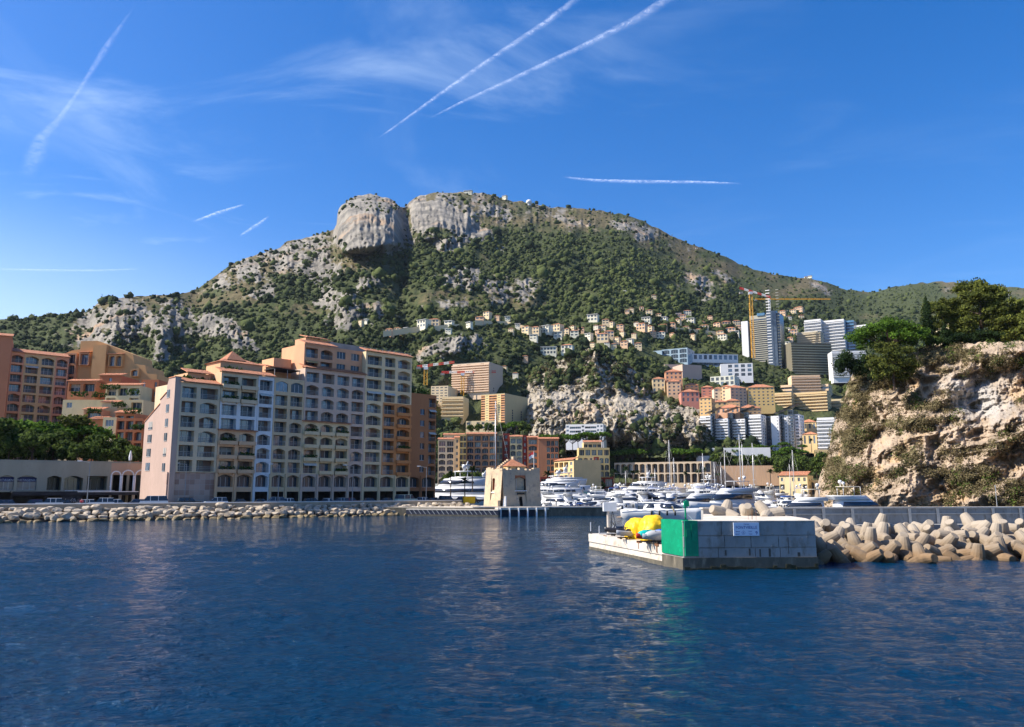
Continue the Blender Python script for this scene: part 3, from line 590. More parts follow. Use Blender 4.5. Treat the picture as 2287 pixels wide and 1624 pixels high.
# ================================================================ the big waterside apartment block, built as its differently coloured houses
def YA(x): return 165/(1-.000405*(x-397))
def FA(x, z=20.0): p = PX(x, YA(x), z); return (p.x, p.y)
A0 = Vector(FA(397)); B0 = Vector(FA(913)); dA = (B0-A0).normalized(); nA = Vector((-dA.y, dA.x))
def onA(x, push=0.0, z=20.0):
    """point of the facade line seen in column x; push moves it back"""
    lo, hi = -40.0, 110.0
    for _ in range(40):
        m_ = (lo+hi)/2; p = A0+dA*m_; dep = p.y*cp+(z-CAMZ)*sp; xx = CX+p.x/dep*F
        if xx < x: lo = m_
        else: hi = m_
    p = A0+dA*lo+nA*push; return (p.x, p.y)
FL = 3.06; ZS = 9.15; ZG = 2.2
def arcade(b, root, w_, n, m, u0=0.0, cnt=None, zt=ZS-ZG):
    """two-level ground storey: arched glazed gallery over dark shop bays, on pilasters"""
    cw = w_/n
    for i in range(n):
        x = u0+i*cw
        cell(b, x, x+cw, 3.4, zt, x+.45, x+cw-.45, 3.9, zt-.35, True, 1.2, m, m)
        inst(('w', round(cw-.9, 1), 2.6, 0, True), lambda: window_mb(round(cw-.9, 1), 2.6, 0, True), 'window', root, (x+.45, 1.15, 3.9))
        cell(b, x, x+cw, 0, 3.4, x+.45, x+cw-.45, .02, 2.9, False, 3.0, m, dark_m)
        b.box((x-.22, -.35, 0), (x+.22, -.003, zt-.1), m)
def sectA(label, xa, xb, rows, color, cols=None, rowc=None, dep=13, podium='arcade', pn=None, push=0.0, roof='tile', zs=ZS, off_u=0.0, roofz=None, sidem=None):
    A2, B2 = onA(xa, push), onA(xb, push); m = wall(*color)
    root, w_ = building(label, A2, B2, ZG, group='houses of the big waterside apartment block'); b = MB(); cnt = [0]; z = zs-ZG
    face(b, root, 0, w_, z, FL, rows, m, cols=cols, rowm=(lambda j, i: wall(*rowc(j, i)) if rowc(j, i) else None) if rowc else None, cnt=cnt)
    zt = z+len(rows)*FL
    if podium == 'arcade': arcade(b, root, w_, pn or 2, m, zt=z)
    elif podium == 'stone': pass
    shell(b, w_, dep, 0 if podium else z-.01, zt, sidem or m, par=.35)
    b.build('wall', root)
    if roof == 'tile': tile_strip(root, .02, w_-.02, zt+.36)
    return root, w_, zt
cC, cP, cK, cW, cO, cB, cBe, cM = ('cream', CREAM), ('peach', PEACH), ('pink', PINK), ('white', WHT), ('orange', ORNG), ('brown', BRWN), ('beige', BEIG), ('mauve', MAUV)
# 1: end house over the stone-clad wall
r1, w1, z1 = sectA('pinkish-cream end house over the stone patchwork wall, leftmost of the big block', 399, 488, ['LL', 'LL', 'LA', 'LA', 'LA', 'LL'], cBe, podium='stone', cols=[1, 1.25])
stone = bpy.data.materials.new('stone_patchwork'); stone.use_nodes = True; t = stone.node_tree; bb = t.nodes['Principled BSDF']; bb.inputs['Roughness'].default_value = .8
tcx = nd(t, 'ShaderNodeTexCoord'); br = nd(t, 'ShaderNodeTexBrick', offset=0.0, i_Scale=1.0); br.inputs['Brick Width'].default_value = 1.1; br.inputs['Row Height'].default_value = 1.1; br.inputs['Mortar Size'].default_value = .03
br.inputs['Color1'].default_value = (.50, .34, .26, 1); br.inputs['Color2'].default_value = (.24, .11, .075, 1); br.inputs['Mortar'].default_value = (.45, .38, .32, 1); br.inputs['Bias'].default_value = -.25
sxx = nd(t, 'ShaderNodeSeparateXYZ'); cbb = nd(t, 'ShaderNodeCombineXYZ'); link(t, tcx.outputs['Object'], sxx.inputs[0]); link(t, sxx.outputs[0], cbb.inputs[0]); link(t, sxx.outputs[2], cbb.inputs[1]); link(t, cbb.outputs[0], br.inputs[0]); link(t, br.outputs[0], bb.inputs['Base Color'])
b = MB(); b.box((-1.5, .4, .003), (w1, .7, ZS-ZG-.02), stone); b.build('stone_wall', r1)
# the stepped gable end with small windows
mk = wall('gable_pink', (.47, .35, .35)); e = empty('gable_wing', (*onA(399), ZG), frame(onA(399), onA(488))[0], 'pink stepped gable wing with small windows, left end of the big block', 'apartment building')
b = MB(); L1, L2, L3 = 3.2, 7.0, 14.5
Z1, Z2, Z3 = 26.6, 23.6, 20.2
pr = [(0, 0), (0, Z1), (L1, Z1), (L1+.8, Z1-1.6), (L1+.8, Z2), (L2, Z2-1.3), (L2, Z2-2.2), (L3, Z3-2.2), (L3, 0)]
vv = [(-.02, 0.02+p[0], p[1]) for p in pr]+[(-1.2, 0.02+p[0], p[1]) for p in pr]; n = len(pr)
b.add(vv, [tuple(range(n)), tuple(range(2*n-1, n-1, -1))]+[(i, n+i, n+(i+1) % n, (i+1) % n) for i in range(n)], mk); b.box((-.01, 13.2, 0), (7, 14.4, Z3-2.3), mk); b.build('wall', e)
for (yy, zz, big) in [(2.3, 3.2+ZS-ZG-3.05, 0), (2.3, ZS-ZG+3.3, 3), (2.3, ZS-ZG+6.4, 0), (2.3, ZS-ZG+9.4, 0), (2.3, ZS-ZG+12.4, 0), (2.3, ZS-ZG+15.5, 0), (10.2, ZS-ZG+.4, 1), (10.2, ZS-ZG+3.4, 2), (10.2, ZS-ZG+6.4, 2), (10.2, ZS-ZG+9.2, 3)]:
    wd = 1.5 if yy < 5 else 2.2; q = inst(('gw', wd, big), lambda: window_mb(wd, 1.7, [0, 1, 0, 5][big]), 'window', e, (-1.24, yy+wd, zz), -math.pi/2)
b = MB()
for i in range(1, n-2):
    (ya, za), (yb, zb) = pr[i], pr[i+1]
    if abs(yb-ya) > .9: b.add([(-1.35, ya, za+.004), (.25, ya, za+.004), (.25, yb, zb+.004), (-1.35, yb, zb+.004), (-1.35, ya, za+.14), (.25, ya, za+.14), (.25, yb, zb+.14), (-1.35, yb, zb+.14)], [(0, 3, 2, 1), (4, 5, 6, 7), (0, 1, 5, 4), (1, 2, 6, 5), (2, 3, 7, 6), (3, 0, 4, 7)], tile)
b.build('coping', e)
# 2..6
r2, w2, z2 = sectA('peach and white banded house with planter balconies, second from the left of the big block', 489, 572, ['PP', 'PP', 'QQ', 'LL', 'LL', 'PP', 'PP'], cP, rowc=lambda j, i: cW if j in (3, 4) else (cBe if j > 4 else None))
tile_strip(r2, 0, w2, ZS-ZG+3*FL-.1, y=-.05, dep=.45, rise=.25, name='cornice')
r2b, w2b, z2b = sectA('narrow white strip house with one column of loggias', 572.5, 608, ['A', 'A', 'A', 'L', 'L', 'L', 'L'], cW, pn=1)
r3, w3, z3 = sectA('beige flat-roofed house with green blinds, in the middle of the big block', 608.5, 676, ['LL', 'AA', 'LA', 'LA', 'LL', 'LL', 'GG'], ('tan', (.64, .49, .36)), roof=None)
r4, w4, z4 = sectA('mauve upper and cream lower house, four bays wide, left of the tallest part', 676.5, 812, ['LPQA', 'PPPA', 'QQQL', 'QQQL', 'LAAL', 'LAAL', 'AAAA', 'LLLL'], cM, pn=4, rowc=lambda j, i: cC if j < 4 and i < 3 else None)
tile_strip(r4, 0, w4*.75, ZS-ZG+4*FL-.1, y=-.05, dep=.5, rise=.3, name='cornice')
r5, w5, z5 = sectA('tallest cream house with orange lower storeys, ten rows of loggias', 812.5, 917, ['LLP', 'LLP', 'ALP', 'ALQ', 'ALQ', 'ALQ', 'LLA', 'LLA', 'LLA', 'LLA'], cC, cols=[1.2, .9, 1.1], pn=3, dep=12, rowc=lambda j, i: cO if j < 6 and i > 0 else None)
def setback(label, xa, xb, push, zbase, rows, color, dep, cols=None, roof=True, group='houses of the big waterside apartment block', parent=None, w=None, u=0):
    b = MB(); m = wall(*color); cnt = [0]; return b, m
# upper two storeys of house 4
b = MB(); mk2 = wall('salmon', (.66, .36, .25)); face(b, r4, .5, w4-.5, z4+.02, FL, ['LLWW', 'LAWW'], mk2, y=1.6, cnt=None); shell(b, w4-.5, 10.5, z4+.01, z4+2*FL, mk2, u0=.5, y=1.6, par=.4); b.build('upper_storey', r4); tile_strip(r4, .5, w4*.55, z4+2*FL+.42, y=1.6); 
b = MB(); b.box((4, 7, z4+2*FL+.4), (w4*.7, 12, z4+2*FL+3.0), mk2); b.box((w4*.62, 6, z4+2*FL+.41), (w4+4, 12.2, z4+2*FL+2.6), slab_m); b.build('penthouse', r4); tile_strip(r4, 4.2, w4*.6, z4+2*FL+3.02, y=6.8, dep=3, rise=.9)
b = MB()
for i in range(9): b.box((w5*i/8-.03, .6, z5+.4), (w5*i/8+.03, .66, z5+1.5), rail_m)
b.box((-.2, .6, z5+1.45), (w5, .66, z5+1.52), rail_m); b.build('roof_railing', r5)
# penthouses on houses 1-3
mp_ = wall('peach_penthouse', (.68, .40, .27))
b = MB(); b.box((1.5, 4, z2+.36), (w2+3, 11, z2+3.3), mp_); b.build('penthouse', r2); hip_roof(r2, 1.5, w2+3, 4, 11, z2+3.32, 1.6); hip_roof(r2, w2*.45, w2*.9, 5.5, 9.5, z2+4.1, 2.4)
b = MB(); b.box((3.0, 4, z1+.36), (w1-.5, 11, z1+3.0), mp_); b.build('penthouse', r1); tile_strip(r1, 3.0, w1-.3, z1+3.02, y=4, dep=3)
b = MB(); b.box((.5, 1.2, z3+2.6), (w3-.5, 6, z3+2.8), mat('black_awning', (.02, .018, .018), .8)); [b.box((x_, 1.3, z3+.3), (x_+.1, 1.4, z3+2.6), rail_m) for x_ in (.6, w3/2, w3-.7)]; b.build('awning', r3)
b = MB(); b.box((1, 6.2, z3+.36), (w3, 12, z3+3.6), mp_); b.box((w3*.4, 6.4, z3+3.61), (w3, 12, z3+6.0), mp_); b.build('penthouse', r3); tile_strip(r3, 1, w3, z3+3.64, y=6.2, dep=3, rise=.8)
# 7: brown wing at the far end
mb_ = wall(*cB); A2, B2 = onA(917.5, 2.0), onA(984, 2.0); r6, w6 = building('plain brown wing with few small windows at the right end of the big block', A2, B2, ZG, group='houses of the big waterside apartment block')
b = MB(); face(b, r6, 0, w6, ZS-ZG, FL, [' SL']*6+['  L'], mb_, cols=[1.2, 1.3, 1.0], cnt=[0], dep=1.6); arcade(b, r6, w6, 2, mb_, zt=ZS-ZG); shell(b, w6, 14, 0, ZS-ZG+7*FL, mb_); b.build('wall', r6)
for r_, w_, n_ in ((r1, w1, 9), (r5, w5, 6), (r6, w6, 7), (r2, w2, 5)):
    zt = {r1.name: z1, r5.name: z5, r6.name: ZS-ZG+7*FL, r2.name: z2}[r_.name]; h = hedge_mb(n_*.5, 9+n_).build('planter_greenery', r_); h.location = (w_*.15, 3.2 if r_ != r6 else 2, zt+.7); h.scale = (2, 2.4, 2.2)
# ================================================================ left: podium gallery, terraced houses, cars
def txt(s, size, m, name, parent, loc, rot=(R(90), 0, 0), align='CENTER', ext=.01, shear=0.0):
    cu = bpy.data.curves.new(name, 'FONT'); cu.body = s; cu.size = size; cu.align_x = align; cu.extrude = ext; cu.shear = shear; cu.resolution_u = 3
    t_ = bpy.data.objects.new('tmp', cu); col.objects.link(t_); me = bpy.data.meshes.new_from_object(t_); bpy.data.objects.remove(t_); me.materials.clear(); me.materials.append(m)
    o = bpy.data.objects.new(name, me); col.objects.link(o); o.parent = parent; o.location = loc; o.rotation_euler = rot; return o
gal = wall('gallery', (.34, .33, .31), .15); black = mat('black_canvas', (.012, .012, .016), .8, (.03, .03, .035), 1); whitep = mat('white_paint', (.78, .78, .77), .45, (.68, .68, .66), 2); navy = mat('navy_board', (.01, .02, .12), .5); ink = mat('white_lettering', (.7, .74, .8), .5)
PA, PB = PX(-140, 160, 6), PX(318, 182, 6); root, w_ = building('low grey gallery of arched shop windows left of the big block', (PA.x, PA.y), (PB.x, PB.y), 2.2, 'shopping_gallery', 'gallery')
def uof(x, z=6.0):
    lo, hi = -10.0, w_+10; dx, dy = (PB.x-PA.x)/w_, (PB.y-PA.y)/w_
    for _ in range(40):
        m_ = (lo+hi)/2; X, Y = PA.x+dx*m_, PA.y+dy*m_; xx = CX+X/(Y*cp+(z-CAMZ)*sp)*F
        if xx < x: lo = m_
        else: hi = m_
    return lo
b = MB(); ops = [(-130, -95), (-88, -48), (-42, -5), (-1, 32), (39, 83), (106, 138), (144, 186), (195, 240)]; H = 9.2; prev = 0.0
for i, (xa, xb) in enumerate(ops):
    a, c = uof(xa, 8), uof(xb, 8); nx = (uof(ops[i+1][0], 8)+c)/2 if i < len(ops)-1 else c+.6
    cell(b, prev, nx, 2.9, H, a, c, 3.2, 6.3, i != 7, 1.4 if i < 5 else 5.0, gal, gal)
    ww = round(c-a, 1); inst(('gg', ww), lambda: window_mb(ww, 3.0, 1 if i < 5 else 0, True), 'window', root, (a, 1.2 if i < 5 else 4.6, 3.25)); prev = nx
quadw(b, prev, w_, 6.6, H, wall('gallery_pink', (.52, .36, .30)));
for x in (prev, (prev+w_)/2, w_-.5): b.box((x, 0, 0), (x+.5, .6, 6.6), gal)
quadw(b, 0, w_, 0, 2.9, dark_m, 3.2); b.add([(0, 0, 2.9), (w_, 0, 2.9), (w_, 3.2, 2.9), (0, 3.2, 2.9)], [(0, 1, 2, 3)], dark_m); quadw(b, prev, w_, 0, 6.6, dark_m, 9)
b.add([(0, 0, H), (w_, 0, H), (w_, 14, H), (0, 14, H)], [(0, 1, 2, 3)], gal); quadw(b, 0, w_, H+.005, H+.35, gal, .3); b.box((w_-.3, .4, 0), (w_, 14, H-.01), gal); b.build('wall', root)
for k, x in enumerate((17, 62)):
    u = uof(x, 8); sg = MB(); sg.box((u-2.4, 1.0, 5.0), (u+2.4, 1.1, 6.0), navy); q = sg.build('shop_sign', root); txt('PARTAGENIUS', .62, ink, 'sign_lettering', q, (u, .98, 5.15))
u0, u1 = uof(22, 5), uof(298, 5); b = MB(); b.box((u0, -5.5, 2.75), (u1, -.05, 3.0), black); b.box((u0, -5.6, 2.2), (u1, -5.5, 2.95), black); b.box((uof(165, 5), -5.68, 2.86), (u1, -5.61, 3.0), whitep); b.box((uof(140, 5), -3.2, 3.1), (uof(250, 5), -3.1, 3.22), whitep)
for i in range(9): x = u0+(u1-u0)*i/8; b.box((x-.06, -5.5, 0), (x+.06, -5.38, 2.2), black)
e = empty('restaurant_awning', root.location, root.rotation_euler.z, 'long black flat restaurant awning with white edge in front of the gallery', 'awning'); b.build('canopy', e)
b = MB(); b.box((uof(132, 4), -5.3, 0), (uof(175, 4), -5.2, 2.15), black); q = b.build('menu_board', e); txt('kef/bar', 1.15, mat('chalk', (.30, .30, .32), .8), 'lettering', q, ((uof(132, 4)+uof(175, 4))/2, -5.33, .75), shear=.4)
# white tubular arches
e = empty('tubular_arches', root.location, root.rotation_euler.z, 'row of white tubular arches standing before the dark end of the gallery', 'arches'); st = [uof(x, 7) for x in (243, 267, 296, 326)]+[uof(357, 6)]
for i in range(4):
    b = MB(); a, c = st[i]+.15, st[i+1]-.15; r = (c-a)/2; zt = 6.4
    pts = [(a, 0)]+[(a+r-r*math.cos(math.pi*k/10), zt+r*math.sin(math.pi*k/10)) for k in range(11)]+[(c, 0)]
    for k in range(len(pts)-1): b.cyl((pts[k][0], -1.6, pts[k][1]), (pts[k+1][0], -1.6, pts[k+1][1]), .16, .16, whitep, 6)
    for z in (2, 4): b.cyl((a, -1.6, z), (a-.3, -1.6, z), .08, .08, whitep, 5)
    b.build('arch', e, smooth=True)
# garden deck behind the gallery
b = MB(); q0 = off([(PA.x, PA.y), (PB.x, PB.y)], 14); q1 = off([(PA.x, PA.y), (PB.x, PB.y)], 95); b.poly([q0[0], q0[1], q1[1], q1[0]], 2.1, 11.0, mat('garden_soil', (.09, .08, .05), 1, (.05, .06, .03), .4)); tag(b.build('garden_terrace'), kind='structure')
# --- orange arcaded block at the far left
A2, B2 = PX(12, 246, 30), PX(144, 258, 30); root, w_ = building('orange and cream block with four bays of loggias at the left edge', A2, B2, 11); cnt = [0]
b = MB(); face(b, root, 0, w_, 0, 3.07, ['AAAA']*4+['LLLL', 'LLLL', 'AAAA', 'ALLA', 'LLLL', 'LLLL', 'LLLL', 'AAAA'], wall(*cO), cols=[1, 1.15, 1.15, 1], rowm=lambda j, i: wall('salmon2', (.60, .33, .24)) if i in (0, 3) else wall('yellow_beige', (.56, .44, .28)), cnt=cnt, det=2); shell(b, w_, 14, 0, 12*3.07, wall('salmon2', SALM := (.60, .33, .24)), par=.3); b.build('wall', root); tile_strip(root, 0, w_, 12*3.07+.32, dep=4, rise=1.6)
A2, B2 = PX(-130, 232, 30), PX(12, 240, 30); root, w_ = building('plain brick-red block cut by the left edge of the photo', A2, B2, 11); mr_ = wall('brick_red', (.52, .22, .14)); b = MB(); face(b, root, 0, w_, 0, 3.1, ['LL  ']*13, mr_, det=0); shell(b, w_, 16, 0, 13*3.1, mr_); b.build('wall', root); tile_strip(root, 0, w_, 13*3.1+.4)
# --- volumes given by what they span in the picture, each at its own distance
def refroot(name, label, cat, x, D, z0, group=None): p = PX(x, D, z0); e = empty(name, (p.x, D, z0), 0, label, cat, group); return e
def vol(root, x0, x1, yt, D, m, rows=None, zb=None, dep=10, fl=None, tileroof=False, name='wall', det=1, cnt=None, rowm=None, cols=None, dp=1.3, hip=False, par=.5, flat=False):
    rx, ry, rz = root.location; xm = (x0+x1)/2; zt = P(xm, yt, D).z-rz; zb = 0 if zb is None else zb-rz
    u0 = PX(x0, D, zt+rz-4).x-rx; u1 = PX(x1, D, zt+rz-4).x-rx; b = MB()
    if tileroof: zt -= .8
    if rows:
        fl_ = fl or (zt-zb)/len(rows); z_s = zt-fl_*len(rows)-par
        if z_s-zb > .05: quadw(b, u0, u1, zb, z_s, m, D-ry)
        else: z_s = zb; fl_ = (zt-par-zb)/len(rows)
        face(b, root, u0, u1-u0, z_s, fl_, rows, m, y=D-ry, det=det, cnt=cnt, rowm=rowm, cols=cols, dep=dp)
    else: quadw(b, u0, u1, zb, zt-par, m, D-ry)
    shell(b, u1-u0, dep, zb, zt-par, m, u0=u0, y=D-ry, par=par); b.build(name, root)
    if tileroof: tile_strip(root, u0, u1, zt+.03, y=D-ry, dep=min(dep, 3), rise=.9)
    if hip: hip_roof(root, u0, u1, D-ry, D-ry+dep, zt+.02, min(dep, u1-u0)*.28)
    return u0, u1, zt
# ochre tower-like block with a sloping gable
root = refroot('apartment_building', 'tall ochre block with a long sloping gable and few windows, behind the terraces', 'apartment building', 230, 262, 11); mo = wall('ochre', (.60, .36, .19)); D = 262
out_ = [(144, 790), (160, 783), (179, 780), (180, 762), (218, 761), (297, 791), (300, 813), (324, 816), (328, 834), (350, 836), (352, 900), (352, 1000), (144, 1000)]
pts = []; 
for x, y in out_: p = P(x, y, D); pts.append((p.x-root.location.x, max(0, p.z-11)))
n = len(pts); b = MB(); b.add([(p[0], 0, p[1]) for p in pts]+[(p[0], 14, p[1]) for p in pts], [tuple(range(n))[::-1], tuple(range(n, 2*n))]+[(i, (i+1) % n, n+(i+1) % n, n+i) for i in range(n)], mo); b.build('wall', root)
def bay(root, x0, x1, y0, y1, D, m, kind='L', rows=1, t=False, prot=1.3):
    rx, ry, rz = root.location; zt = P((x0+x1)/2, y0, D).z-rz; zb = P((x0+x1)/2, y1, D).z-rz; z_ = (zt+zb)/2+rz; u0 = PX(x0, D, z_).x-rx; u1 = PX(x1, D, z_).x-rx; b = MB(); yy = D-ry-prot
    face(b, root, u0, u1-u0, zb, (zt-zb)/rows, [kind]*rows, m, y=yy, dep=prot-.12, det=1, margin=.1); 
    for z in (zt, zb): b.add([(u0, yy, z), (u1, yy, z), (u1, yy+prot-.01, z), (u0, yy+prot-.01, z)], [(0, 1, 2, 3)], m)
    for u in (u0, u1): b.add([(u, yy, zb), (u, yy, zt), (u, yy+prot-.01, zt), (u, yy+prot-.01, zb)], [(0, 1, 2, 3)], m)
    b.build('bay', root)
    if t: tile_strip(root, u0, u1, zt+.02, y=yy, dep=prot+.6, rise=.5)
ms = wall('salmon3', (.62, .34, .22))
bay(root, 144, 173, 790, 863, D, ms, 'L', 3); bay(root, 181, 203, 789, 817, D, ms, 'L', 1, True); bay(root, 246, 276, 793, 820, D, mo, 'AA', 1, True); bay(root, 295, 313, 824, 842, D, mo, 'A', 1)
b = MB(); u_ = PX(222, D, 40).x-root.location.x; b.box((u_-2.2, -1.6, 0), (u_+2.2, -.01, P(222, 772, D).z-11), mo); b.build('buttress', root)
root = refroot('apartment_building', 'terraced red and cream housing with tiled roofs and hanging plants, behind the garden', 'apartment building', 230, 216, 11)
cr, rd_, cm2 = wall('dark_salmon', (.50, .20, .11)), wall('red_brown', (.45, .16, .085)), wall('pale_cream', (.66, .57, .40))
T_ = [(150, 213, 846, 240, cr, ['LL'], 1), (221, 270, 833, 246, rd_, [' S '], 1), (213, 262, 852, 243, rd_, None, 0), (235, 312, 855, 236, cm2, ['L L', 'LLL'], 1), (314, 353, 848, 244, rd_, ['S S', 'S S', 'S S'], 0), (138, 318, 893, 228, cm2, ['S  L L'], 0), (226, 262, 893, 226, cm2, None, 1), (185, 228, 909, 222, ms, ['L'], 1), (256, 300, 916, 220, cr, ['LL'], 1), (228, 258, 932, 217, cm2, ['W', 'W', 'W', 'W'], 0), (258, 318, 934, 216, rd_, ['LLL', 'LLA', 'LLL'], 0), (200, 232, 930, 219, cr, None, 1)]
for x0, x1, yt, D, m, rows, t in T_: vol(root, x0, x1, yt, D, m, rows, dep=12, fl=3.0, tileroof=bool(t), det=1, par=.25)
for x, y, D, s in ((182, 884, 227, 5), (250, 868, 235, 6), (225, 886, 227, 4), (300, 880, 227, 4), (215, 921, 221, 4), (300, 922, 219, 5), (270, 908, 225, 4), (312, 958, 215, 4)):
    h = hedge_mb(s*1.0, int(x)).build('planter_greenery', root); p = P(x, y, D); h.location = (p.x-root.location.x-s/2, p.y-root.location.y-.8, p.z-11); h.scale = (1, 1.6, 1.8)
def lamp(x, D, zb, h=9, label=''):
    e = empty('street_lamp', PX(x, D, zb), 0, label, 'street lamp', 'street lamps along the quay road'); b = MB(); b.cyl((0, 0, 0), (0, 0, h), .11, .06, mat('lamp_grey', (.28, .28, .27), .5), 6); b.cyl((0, 0, h-.15), (-1.6, -.3, h+.15), .05, .05, mat('lamp_grey', (0, 0, 0)), 5); b.build('pole', e); b = MB(); b.box((-2.2, -.5, h+.1), (-1.4, -.1, h+.26), whitep); b.build('lamp_head', e)
for i, (x, lb) in enumerate(((193, 'grey street lamp in front of the black awning'), (411, 'grey street lamp in front of the stone patchwork wall'), (620, 'grey street lamp before the middle of the big block'), (786, 'grey street lamp before the tallest house of the big block'), (951, 'grey street lamp before the brown wing'))): lamp(x, [152, 166, 172, 180, 189][i], 2.2, 8.6, lb)
# --- cars
def car_mb(kind, colr, cn):
    L_, H_, Wd = {'hatch': (4.1, 1.5, 1.75), 'suv': (4.6, 1.78, 1.9), 'van': (5.2, 2.15, 1.95), 'saloon': (4.7, 1.43, 1.8)}[kind]
    m = mat('car_paint_'+cn, colr, .25, spec=.6); rb = mat('tyre', (.02, .02, .02), .8); h2 = L_/2; root = empty('parked_car', (0, 0, 0)); b = MB(); hb = H_*.56
    prof = {'hatch': [(-h2, .35), (-h2, .7), (-h2+.15, hb), (-h2*.35, hb+.05), (h2-.1, hb), (h2, .6), (h2, .35)], 'saloon': [(-h2, .35), (-h2, .7), (-h2+.2, hb), (h2-.1, hb), (h2, .6), (h2, .35)], 'suv': [(-h2, .4), (-h2, .85), (-h2+.12, hb), (h2-.05, hb+.03), (h2, .4)], 'van': [(-h2, .4), (-h2, .9), (-h2+.1, hb), (h2-.03, hb), (h2, .4)]}[kind]
    def ext(b, pr, w0, w1, m):
        n = len(pr); b.add([(x, -w0, z) for x, z in pr]+[(x, w1, z) for x, z in pr], [tuple(range(n)), tuple(range(2*n-1, n-1, -1))]+[(i, n+i, n+(i+1) % n, (i+1) % n) for i in range(n)], m)
    ext(b, prof, Wd/2, Wd/2, m)
    c0, c1 = {'hatch': (-h2*.45, h2*.95), 'saloon': (-h2*.4, h2*.62), 'suv': (-h2*.45, h2*.97), 'van': (-h2*.72, h2*.98)}[kind]
    r0, r1 = c0+.65, c1-(.25 if kind != 'saloon' else .6)
    cabin = [(c0, hb+.001), (r0, H_), (r1, H_), (c1, hb+.001)]; rings = [[(x, -Wd/2+.05, z) if z < H_-.1 else (x, -Wd/2+.2, z) for x, z in cabin], [(x, Wd/2-.05, z) if z < H_-.1 else (x, Wd/2-.2, z) for x, z in cabin]]
    b.box((r0-.03, -Wd/2+.19, H_-.02), (r1+.03, Wd/2-.19, H_+.03), m)
    for x in (r0+.55, (r0+r1)/2+.25): b.box((x-.05, -Wd/2+.03, hb), (x+.05, Wd/2-.03, H_-.01), m)
    b.build('body', root); b = MB(); b.loft(rings, glass); b.build('windows', root)
    for x in (-h2+.8, h2-.8):
        for y in (-Wd/2, Wd/2-.2): q = MB(); q.cyl((x, y, .33), (x, y+.22, .33), .33, .33, rb, 12); q.cyl((x, y-.01, .33), (x, y+.23, .33), .18, .18, rail_m, 8); q.build('wheel', root)
    for y in (-Wd/2+.3, Wd/2-.3): q = MB(); q.box((-h2-.02, y-.18, .62), (-h2+.06, y+.18, .76), whitep); q.build('headlight', root)
    return Proto(root)
CL = {'white': (.72, .72, .72), 'black': (.015, .015, .018), 'blue': (.02, .05, .14), 'dark_grey': (.05, .05, .055), 'silver': (.4, .41, .42), 'red': (.32, .02, .02), 'mint': (.45, .6, .5), 'violet': (.04, .035, .14)}
CP = {}
CARS = [(27, 'hatch', 'blue', 'dark blue hatchback parked first from the left before the awning'), (74, 'hatch', 'violet', 'dark violet car parked second from the left before the awning'), (113, 'suv', 'white', 'white off-roader with roof rack parked before the awning'), (152, 'hatch', 'black', 'black hatchback parked under the script lettering'), (190, 'hatch', 'white', 'white hatchback beside the lamp post at the awning'), (229, 'suv', 'white', 'boxy white off-roader parked right of the lamp at the awning'), (268, 'hatch', 'white', 'white hatchback parked at the right end of the awning'), (303, 'hatch', 'blue', 'small blue car parked beside the green hedge'), (345, 'van', 'white', 'white people carrier parked below the tubular arches'), (425, 'suv', 'black', 'big black off-roader before the stone patchwork wall'), (483, 'suv', 'white', 'white off-roader parked at the right end of the patchwork wall'), (535, 'saloon', 'dark_grey', 'dark grey saloon parked before the narrow white house'), (585, 'saloon', 'black', 'black saloon parked left of the middle lamp post'), (612, 'suv', 'silver', 'silver off-roader parked below the flat-roofed house'), (637, 'hatch', 'white', 'white hatchback parked right of the middle lamp post'), (700, 'hatch', 'black', 'black hatchback before the dark arcade'), (728, 'saloon', 'white', 'white saloon parked before the dark arcade'), (757, 'hatch', 'silver', 'silver hatchback in the row before the arcade'), (786, 'hatch', 'red', 'red car behind the quay wall before the tallest house'), (822, 'saloon', 'dark_grey', 'dark grey saloon left of the mint van'), (862, 'saloon', 'dark_grey', 'grey saloon beside the mint van'), (907, 'van', 'mint', 'pale mint-green delivery van behind the quay wall'), (938, 'hatch', 'white', 'white hatchback right of the mint van'), (966, 'saloon', 'black', 'black saloon before the brown wing'), (1000, 'suv', 'black', 'black off-roader near the marina gate'), (1028, 'hatch', 'blue', 'blue hatchback close to the yellow bin'), (1052, 'saloon', 'black', 'black saloon parked nearest the old tower')]
for i, (x, k, c, lb) in enumerate(CARS):
    if (k, c) not in CP: CP[(k, c)] = car_mb(k, CL[c], c)
    lo, hi = 0.0, 260.0; ln = off(SH, 12.0)[:-1]
    for _ in range(40):
        m_ = (lo+hi)/2; p, d = along(ln, m_)
        if CX+p.x/(p.y*cp)*F < x: lo = m_
        else: hi = m_
    p, d = along(ln, lo); CP[(k, c)].place((p.x, p.y, 2.21), math.atan2(d.y, d.x)+(0 if i % 3 else math.pi)+rw.uniform(-.05, .05), 1, lb, 'cars parked along the quay', 'car')
# yellow bin, hedge
p = PX(1047, 196, 2.2); e = empty('grit_bin', p, .3, 'bright yellow box bin behind the quay wall beside the tower', 'bin'); b = MB(); b.box((-1.3, -.8, 0), (1.3, .8, 1.5), mat('yellow_plastic', (.75, .45, .01), .5), taper=1.05); b.build('body', e); b = MB(); b.box((-1.4, -.9, 1.5), (1.4, .9, 1.7), mat('yellow_plastic', (0, 0, 0))); b.build('lid', e)
